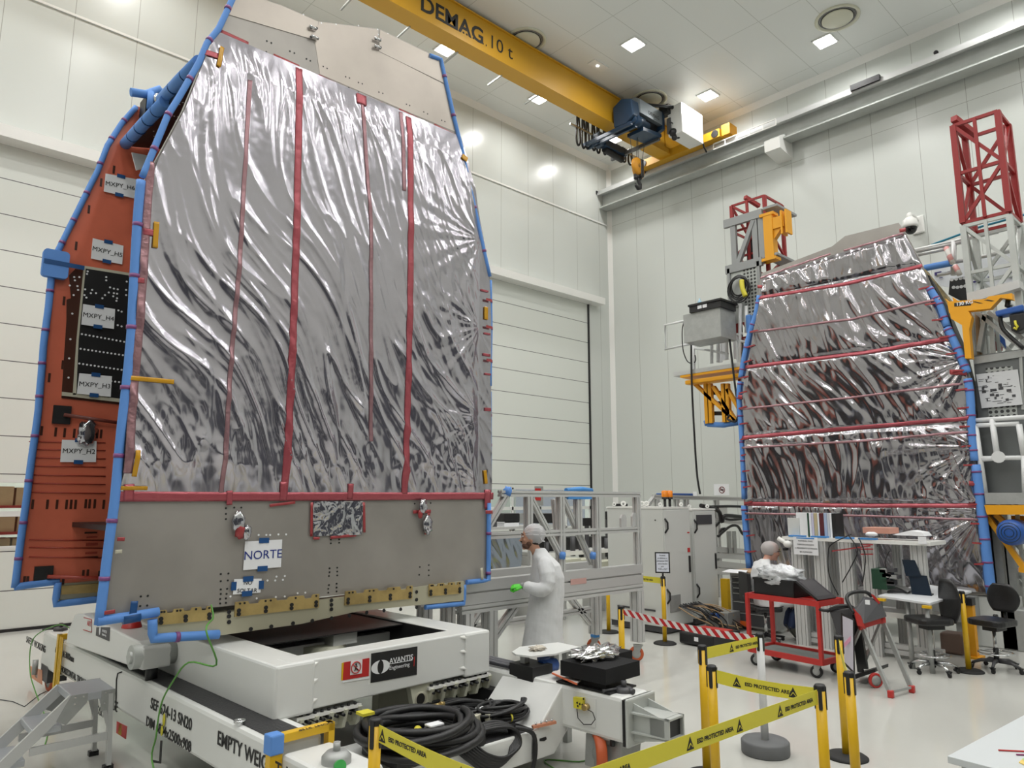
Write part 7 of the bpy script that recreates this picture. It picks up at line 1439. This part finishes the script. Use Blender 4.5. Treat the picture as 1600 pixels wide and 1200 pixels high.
# foreground table
FT = thing('table', 'pale grey table top at the lower right corner of the picture', 'table', (5.0, .7, 0))
MB().prism([(4.323, 1.381, .865), (4.19, .02, .865), (6.2, -.1, .865), (6.28, 1.235, .865)], (0, 0, .035)).build('table_top', mat('table_grey_white', (.55, .58, .59), .45), FT, bevel=.003)
MB().prism([(4.36, 1.33, .80), (4.24, .08, .80), (6.15, -.03, .80), (6.2, 1.19, .80)], (0, 0, .065)).build('table_frame', GALV, FT)
for x, y in ((4.40, 1.27), (6.1, 1.15), (4.3, .15), (6.1, .02)): MB().box((x-.025, y-.025, 0), (x+.025, y+.025, .8)).build('table_leg', GALV, FT)
st = MB().cyl(PZ(1560, 1172, .905), PZ(1620, 1175, .905), .004, n=8).build('red_rod', INKR, org=PZ(1580, 1173, .905)); tag(st, 'thin red rod lying on the pale grey table at lower right', 'rod')
st = MB().cyl(PZ(1588, 1179, .905), PZ(1620, 1180, .905), .004, n=8).build('purple_rod', mat('purple', (.25, .05, .15), .5), org=PZ(1600, 1180, .905)); tag(st, 'short purple rod beside the red rod on the grey table', 'rod')
fl = thing('printed_card', 'yellow and green printed card at the right edge of the grey table', 'card', PZ(1605, 1190, .90)); MB().prism([PZ(a, b, .901) for a, b in ((1592, 1192), (1606, 1180), (1640, 1190), (1620, 1205))], (0, 0, .004)).build('card', mat('yellow_card', (.75, .55, .15), .5), fl); MB().prism([PZ(a, b, .9055) for a, b in ((1597, 1186), (1606, 1181), (1612, 1186), (1602, 1190))], (0, 0, .001)).build('green_print', mat('green_print', (.35, .6, .25), .5), fl)

# ================================================================== PEOPLE
def remesh(o, vox, sm=6):
    r = o.modifiers.new('remesh', 'REMESH'); r.mode = 'VOXEL'; r.voxel_size = vox; r.use_smooth_shade = True
    s_ = o.modifiers.new('smooth', 'SMOOTH'); s_.iterations = sm; s_.factor = .5
    return o
EX, EY, EZ = V((1, 0, 0)), V((0, 1, 0)), V((0, 0, 1))
def limb(mb, P, R, n=14):
    P = [V(p) for p in P]; rings = []
    for i, p in enumerate(P):
        d_ = (P[min(i+1, len(P)-1)]-P[max(i-1, 0)]).normalized(); _, s_, u_ = frame(d_); r = R[i]; rx, ry = r if isinstance(r, tuple) else (r, r); rings.append((p, rx, ry, s_, u_))
    mb.loft(rings, n=n); mb.sph(P[0], (R[0] if not isinstance(R[0], tuple) else min(R[0]))*.98, n=12, m_=8); mb.sph(P[-1], (R[-1] if not isinstance(R[-1], tuple) else min(R[-1]))*.98, n=12, m_=8)
    return mb
def head_shape(mb, c, k=1.0):
    """head looking along +x, centre c"""
    c = V(c)
    def fn(p, q):
        q = V((q.x, q.y, q.z))
        if p.z < 0: q.y *= 1+.34*p.z; q.x = q.x*(1+.12*p.z)+.022*(-p.z)
        if p.x > .5: q.x -= .012*(p.x-.5)
        return q*k
    mb.sph(c, .1, (.98, .76, 1.22), 28, 20, fn)
    N = [V((.082, 0, .030)), V((.100, 0, .006)), V((.118, 0, -.014)), V((.100, 0, -.024))]; mb.tube([c+p*k for p in N], [.008*k, .010*k, .014*k, .010*k], 10)
    mb.sph(c+V((.084, 0, .042))*k, .022*k, (.7, 1.9, .6)); mb.sph(c+V((.088, 0, -.050))*k, .014*k, (1, 1.5, .45)); mb.sph(c+V((.086, 0, -.062))*k, .013*k, (1, 1.4, .5)); mb.sph(c+V((.078, 0, -.092))*k, .024*k, (1, 1.1, .8))
    for s_ in (-1, 1): mb.sph(c+V((.066, s_*.040, -.012))*k, .024*k, (.9, 1, .8)); mb.sph(c+V((-.002, s_*.076, -.005))*k, .032*k, (.62, .35, 1.05))
def face(t, c, k, beard=True, glasses=False, par=None):
    for s_ in (-1, 1):
        MB().sph(c+V((.084, s_*.034, .014))*k, .011*k, (.6, 1.1, .8)).build('eye', PAPER, par); MB().sph(c+V((.0895, s_*.034, .014))*k, .006*k, (.5, 1, 1)).build('pupil', HAIR, par)
        MB().tube([c+p*k for p in (V((.086, s_*.014, .036)), V((.094, s_*.034, .042)), V((.078, s_*.056, .036)))], .005*k, 6).build('eyebrow', HAIR, par)
    MB().tube([c+p*k for p in (V((.090, -.022, -.056)), V((.101, 0, -.056)), V((.090, .022, -.056)))], .0035, 6).build('mouth', mat('lip', (.30, .10, .08), .5), par)
    if glasses: MB().tube([c+p*k for p in (V((.0, .080, .015)), V((.100, .062, .016)), V((.108, 0, .018)), V((.100, -.062, .016)), V((.0, -.080, .015)))], .004, 6).build('glasses', BLACK, par)
def hand(mb, w, d_, up, k=1.0, curl=1.0, side=1):
    """palm from wrist w along d_, four unequal bent fingers and a thumb"""
    d_ = V(d_).normalized(); s_ = d_.cross(V(up)).normalized()*side; u_ = s_.cross(d_)*side; w = V(w)
    mb.loft([(w+d_*(a*k), b*k, h_*k, s_, u_) for a, b, h_ in ((0, .028, .020), (.03, .038, .018), (.07, .043, .016), (.095, .041, .013))], n=14)
    for i, L in enumerate((.068, .076, .070, .056)):
        b = w+d_*(.088*k)+s_*((i-1.5)*.021*k); dn = -u_*curl
        P = [b, b+d_*(L*.42*k)+dn*(.006*k), b+d_*(L*.52*k)+dn*(L*.40*k), b+d_*(L*.12*k)+dn*(L*.58*k)]; mb.tube(P, [.0100*k, .0095*k, .0088*k, .0075*k], 8); mb.sph(P[-1], .0075*k, n=8, m_=6)
    b = w+d_*(.028*k)-s_*(.034*k); P = [b, b+d_*(.03*k)-s_*(.018*k)-u_*.01, b+d_*(.056*k)-s_*(.012*k)-u_*.022*k, b+d_*(.072*k)+s_*(.004*k)-u_*.028*k]; mb.tube(P, [.013*k, .012*k, .010*k, .008*k], 8); mb.sph(P[-1], .008*k, n=8, m_=6)

# standing man, looking towards the big spacecraft
MAN = thing('person', 'standing man in long white coat, hair net and green gloves, beard, looking at the spacecraft', 'person', (6.02, 5.98, 0), math.radians(139), local=True)
hc = V((.14, 0, 1.755)); K = 1.10
mb = MB(); head_shape(mb, (0, 0, 0), K)
ca, sa = math.cos(-.10), math.sin(-.10)
mb.v = [V((p.x*ca-p.z*sa, p.y, p.x*sa+p.z*ca))+hc for p in [V(q) for q in mb.v]]   # chin a little raised
limb(mb, [(.03, 0, 1.50), (.085, 0, 1.62), (.12, 0, 1.70)], [(.066, .062), (.060, .058), (.058, .056)])
mb.loft([(V((-.01, 0, 1.50)), .09, .19, EX, EY), (V((-.02, 0, 1.35)), .12, .19, EX, EY), (V((-.02, 0, 1.10)), .11, .16, EX, EY), (V((-.02, 0, .95)), .12, .18, EX, EY)], n=20)
for s_ in (-1, 1): limb(mb, [(-.02, s_*.09, .95), (.0, s_*.10, .52), (-.02, s_*.10, .10)], [.088, .060, .045])
limb(mb, [(-.01, .20, 1.46), (-.04, .25, 1.22), (.10, .26, 1.215), (.24, .235, 1.245)], [.052, .045, .038, .028]); limb(mb, [(-.01, -.20, 1.46), (-.18, -.28, 1.25), (-.06, -.25, 1.08)], [.052, .044, .03])
body = remesh(mb.build('body', SKIN, MAN), .009, 4)
fh = hc+V((.0, 0, 0))
face(MAN, fh+V((.003, 0, .008)), K, par=MAN)
mb = MB(); mb.sph(fh+V((.046, 0, -.082)), .060, (.98, .98, .72)); mb.sph(fh+V((.022, 0, -.050)), .077, (.66, 1.03, .70)); remesh(mb.build('beard', mat('short_beard', (.13, .065, .045), .8), MAN), .006, 3)
MB().tube([fh+V((.108, -.028, -.038)), fh+V((.118, 0, -.034)), fh+V((.108, .028, -.038))], .007, 8).build('moustache', HAIR, MAN)
mb = MB(); mb.sph(fh+V((-.030, 0, .012)), .098, (1.0, .86, 1.12)); mb.build('hair', HAIR, MAN)
def capfn(p, q): return q*(1+.06*noise.noise(p*3.5))
MB().sph(fh+V((-.042, 0, .045)), .122, (1.06, .90, .98), 32, 20, capfn).build('hair_net', CAPM, MAN)
mb = MB()
for k in range(9):
    a = k/9*math.pi; mb.tube([fh+V((-.042, 0, .045))+V((.129*math.cos(t_)*math.cos(a*0)*1.0, .111*math.sin(t_)*math.cos(a), .121*math.sin(t_)*math.sin(a)))*1.0 for t_ in [j/10*math.pi for j in range(11)]], .0022, 5)
mb.build('hair_net_folds', NET, MAN)
mb = MB(); ring = [fh+V((-.040+.118*math.cos(k/12*math.pi), .102*math.sin(k/12*math.pi), .045+.030*math.cos(k/12*math.pi)-(.050 if 8 < k < 16 else .0)*1)) for k in range(24)]; mb.tube(ring, .006, 6, True).build('hair_net_elastic', NET, MAN)
mb = MB()
mb.loft([(V((.05, 0, 1.645)), .072, .072, EX, EY), (V((.03, 0, 1.60)), .088, .10, EX, EY), (V((.01, 0, 1.55)), .115, .17, EX, EY), (V((-.035, 0, 1.46)), .160, .235, EX, EY), (V((-.05, 0, 1.32)), .195, .235, EX, EY), (V((-.045, 0, 1.12)), .195, .23, EX, EY), (V((-.02, 0, .95)), .205, .24, EX, EY), (V((.0, 0, .75)), .215, .245, EX, EY), (V((.01, 0, .56)), .24, .25, EX, EY)], n=28)
limb(mb, [(-.01, .19, 1.47), (-.03, .25, 1.37), (-.035, .272, 1.29), (-.01, .28, 1.235), (.035, .278, 1.21), (.09, .268, 1.212), (.14, .256, 1.225), (.19, .245, 1.24)], [.092, .092, .088, .084, .080, .076, .070, .062]); limb(mb, [(-.01, -.19, 1.46), (-.12, -.24, 1.36), (-.19, -.26, 1.25), (-.14, -.26, 1.14), (-.05, -.26, 1.06)], [.09, .09, .09, .08, .07])
co = remesh(mb.build('lab_coat', COAT, MAN), .010, 3)
tx = bpy.data.textures.new('cloth_folds', 'CLOUDS'); tx.noise_scale = .11; tx.noise_depth = 1
def folds(o, s_=.018):
    d_ = o.modifiers.new('folds', 'DISPLACE'); d_.texture = tx; d_.strength = s_; d_.mid_level = .5; m_ = o.modifiers.new('soft', 'SMOOTH'); m_.iterations = 2; m_.factor = .5
folds(co, .014)
limb(MB(), [(.18, .247, 1.238), (.245, .234, 1.25)], [.048, .036]).build('cuff', GREYC, MAN)
mb = MB(); hand(mb, (.235, .236, 1.248), (.96, -.12, -.05), (0, .35, 1), 1.15, 1.05); remesh(mb.build('glove', GLOVE, MAN), .004, 1)
mb = MB(); hand(mb, (-.05, -.26, 1.08), (.6, .2, -.7), (.6, 0, 1), 1.1, .9); remesh(mb.build('glove', GLOVE, MAN), .004, 1)
MB().tube(smooth([(.20, .10, .56), (.175, .02, .8), (.165, .0, 1.1), (.14, .01, 1.4), (.09, .02, 1.53)]), .004, 5).build('coat_seam', COAT, MAN)
mb = MB()
for s_ in (-1, 1): limb(mb, [(-.02, s_*.09, .93), (.0, s_*.10, .52), (-.02, s_*.10, .07)], [.105, .078, .066])
remesh(mb.build('trousers', DENIM, MAN), .012, 2)
for s_ in (-1, 1): MB().bbox((-.10, s_*.10-.05, 0), (.18, s_*.10+.05, .09), .04).build('shoe', WHITE, MAN, bevel=.02)

# seated man at the microscope
SM = thing('person', 'seated person in white coat and hair net, side view, bending over the microscope', 'person', (11.0, 5.92, 0), math.radians(-38), local=True)
hc = V((.12, 0, 1.375)); mb = MB(); head_shape(mb, (0, 0, 0), 1.14)
ca, sa = math.cos(.30), math.sin(.30)
mb.v = [V((p.x*ca+p.z*sa, p.y, -p.x*sa+p.z*ca))+hc for p in mb.v]
limb(mb, [(-.02, 0, 1.18), (.04, 0, 1.27), (.07, 0, 1.36)], [.062, .058, .056])
mb.loft([(V((-.05, 0, 1.18)), .09, .17, EX, EY), (V((-.08, 0, 1.0)), .11, .17, EX, EY), (V((-.05, 0, .70)), .12, .17, EX, EY), (V((-.02, 0, .60)), .14, .18, EX, EY)], n=20)
for s_, kn in ((-1, .42), (1, .46)): limb(mb, [(-.02, s_*.10, .62), (kn, s_*.12, .60), (kn-.09, s_*.12, .26)], [.085, .062, .045])
for s_ in (-1, 1): limb(mb, [(-.05, s_*.19, 1.12), (.08, s_*.22, .92), (.34, s_*.12, .98)], [.05, .042, .03])
remesh(mb.build('body', SKIN2, SM), .010, 4)
face(SM, hc+V((.0, 0, -.012)), 1.12, glasses=True, par=SM)
MB().sph(hc+V((-.035, 0, .045)), .130, (1.1, .88, .92), 28, 18, capfn).build('hair_net', mat('opaque_white_hair_net', (.68, .64, .64), .6, alpha=.55), SM); MB().sph(hc+V((-.035, 0, .02)), .110, (1.0, .84, 1.0)).build('hair', mat('greyish_hair', (.25, .22, .20), .8), SM)
mb = MB(); mb.loft([(V((-.0, 0, 1.26)), .07, .075, EX, EY), (V((-.03, 0, 1.21)), .10, .16, EX, EY), (V((-.07, 0, 1.12)), .13, .215, EX, EY), (V((-.09, 0, .98)), .15, .215, EX, EY), (V((-.07, 0, .78)), .15, .20, EX, EY), (V((-.02, 0, .64)), .19, .23, EX, EY), (V((.0, 0, .54)), .20, .23, EX, EY)], n=24)
for s_ in (-1, 1): limb(mb, [(-.05, s_*.19, 1.14), (-.02, s_*.235, 1.04), (.02, s_*.245, .965), (.09, s_*.235, .935), (.28, s_*.15, .97)], [.078, .075, .072, .068, .055])
mb.loft([(V((.05, 0, .60)), .10, .20, EZ, EY), (V((.30, 0, .60)), .09, .21, EZ, EY), (V((.40, 0, .58)), .06, .19, EZ, EY)], n=20)
co = remesh(mb.build('lab_coat', COAT, SM), .012, 3); folds(co, .02)
for s_ in (-1, 1):
    mb = MB(); hand(mb, (.30, s_*.14, .975), (.9, -s_*.2, .05), (0, 0, 1), 1.0, .8); remesh(mb.build('hand', SKIN2, SM), .004, 1)
mb = MB()
for s_, kn in ((-1, .42), (1, .46)): limb(mb, [(.10, s_*.10, .615), (kn+.01, s_*.12, .60), (kn-.05, s_*.12, .40), (kn-.10, s_*.12, .24)], [.095, .078, .070, .062])
remesh(mb.build('trousers', DENIM, SM), .012, 2)
for s_, kn in ((-1, .42), (1, .46)):
    MB().prism([(kn-.16, s_*.12-.05, .24), (kn-.05, s_*.12-.05, .27), (kn+.06, s_*.12-.05, .12), (kn+.10, s_*.12-.05, .02), (kn+.04, s_*.12-.05, .0)], (0, .10, 0)).build('boot', mat('olive_boot_sole', (.06, .06, .045), .7), SM, bevel=.02)
ST = thing('work_stool', 'black work stool with high back on which the seated person sits', 'chair', (10.97, 5.95, 0), math.radians(-38), local=True)
MB().bbox((-.22, -.22, .46), (.22, .22, .53), .08).build('seat', LEA, ST, bevel=.02); MB().bbox((-.34, -.19, .62), (-.28, .19, 1.05), .02).build('backrest', BLACK, ST, bevel=.02); MB().tube([(-.05, 0, .44), (-.28, 0, .44), (-.34, 0, .7)], .02, 8).build('back_bracket', BLACK, ST)
MB().cyl((0, 0, .06), (0, 0, .46), .025).build('gas_column', STEEL, ST)
for i in range(5):
    a = i*2*math.pi/5; d_ = V((math.cos(a), math.sin(a), 0)); MB().tube([d_*.03+V((0, 0, .09)), d_*.26+V((0, 0, .06))], [.025, .016], 8).build('base_arm', BLACK, ST); caster(d_*.27, .026, ST, rot=a, wd=.028, fork=BLACK)

# ================================================================== ADDED DARK SCREENS BEHIND THE VIEWER (unseen, for the film to mirror)
cu = thing('dark_reflection_screen', 'tall dark navy screen added at the far side behind the viewer for the film to mirror', 'reflection screen', (3, -7, 0))
for x0, x1, h_ in ((-7.5, -3.2, 5.0), (-2.6, 2.4, 6.2), (3.2, 6.5, 4.2), (7.5, 13.5, 5.6)):
    n = 40; pts = [V((x0+(x1-x0)*i/n, -7+.12*math.sin(i*1.3), 0)) for i in range(n+1)]; pts += [p+V((0, .03, 0)) for p in reversed(pts)]
    MB().prism(pts, (0, 0, h_)).build('reflection_screen_panel', DARKW, cu)
cu = thing('dark_reflection_screen', 'dark navy screen added along the left side behind the viewer for the film to mirror', 'reflection screen', (-6, -2, 0))
for y0_, y1_, h_ in ((-6.5, -1.0, 5.2), (-.2, 4.5, 4.0)):
    n = 40; pts = [V((-6.5+.12*math.sin(i*1.3), y0_+(y1_-y0_)*i/n, 0)) for i in range(n+1)]; pts += [p+V((.03, 0, 0)) for p in reversed(pts)]
    MB().prism(pts, (0, 0, h_)).build('reflection_screen_panel', DARKW, cu)
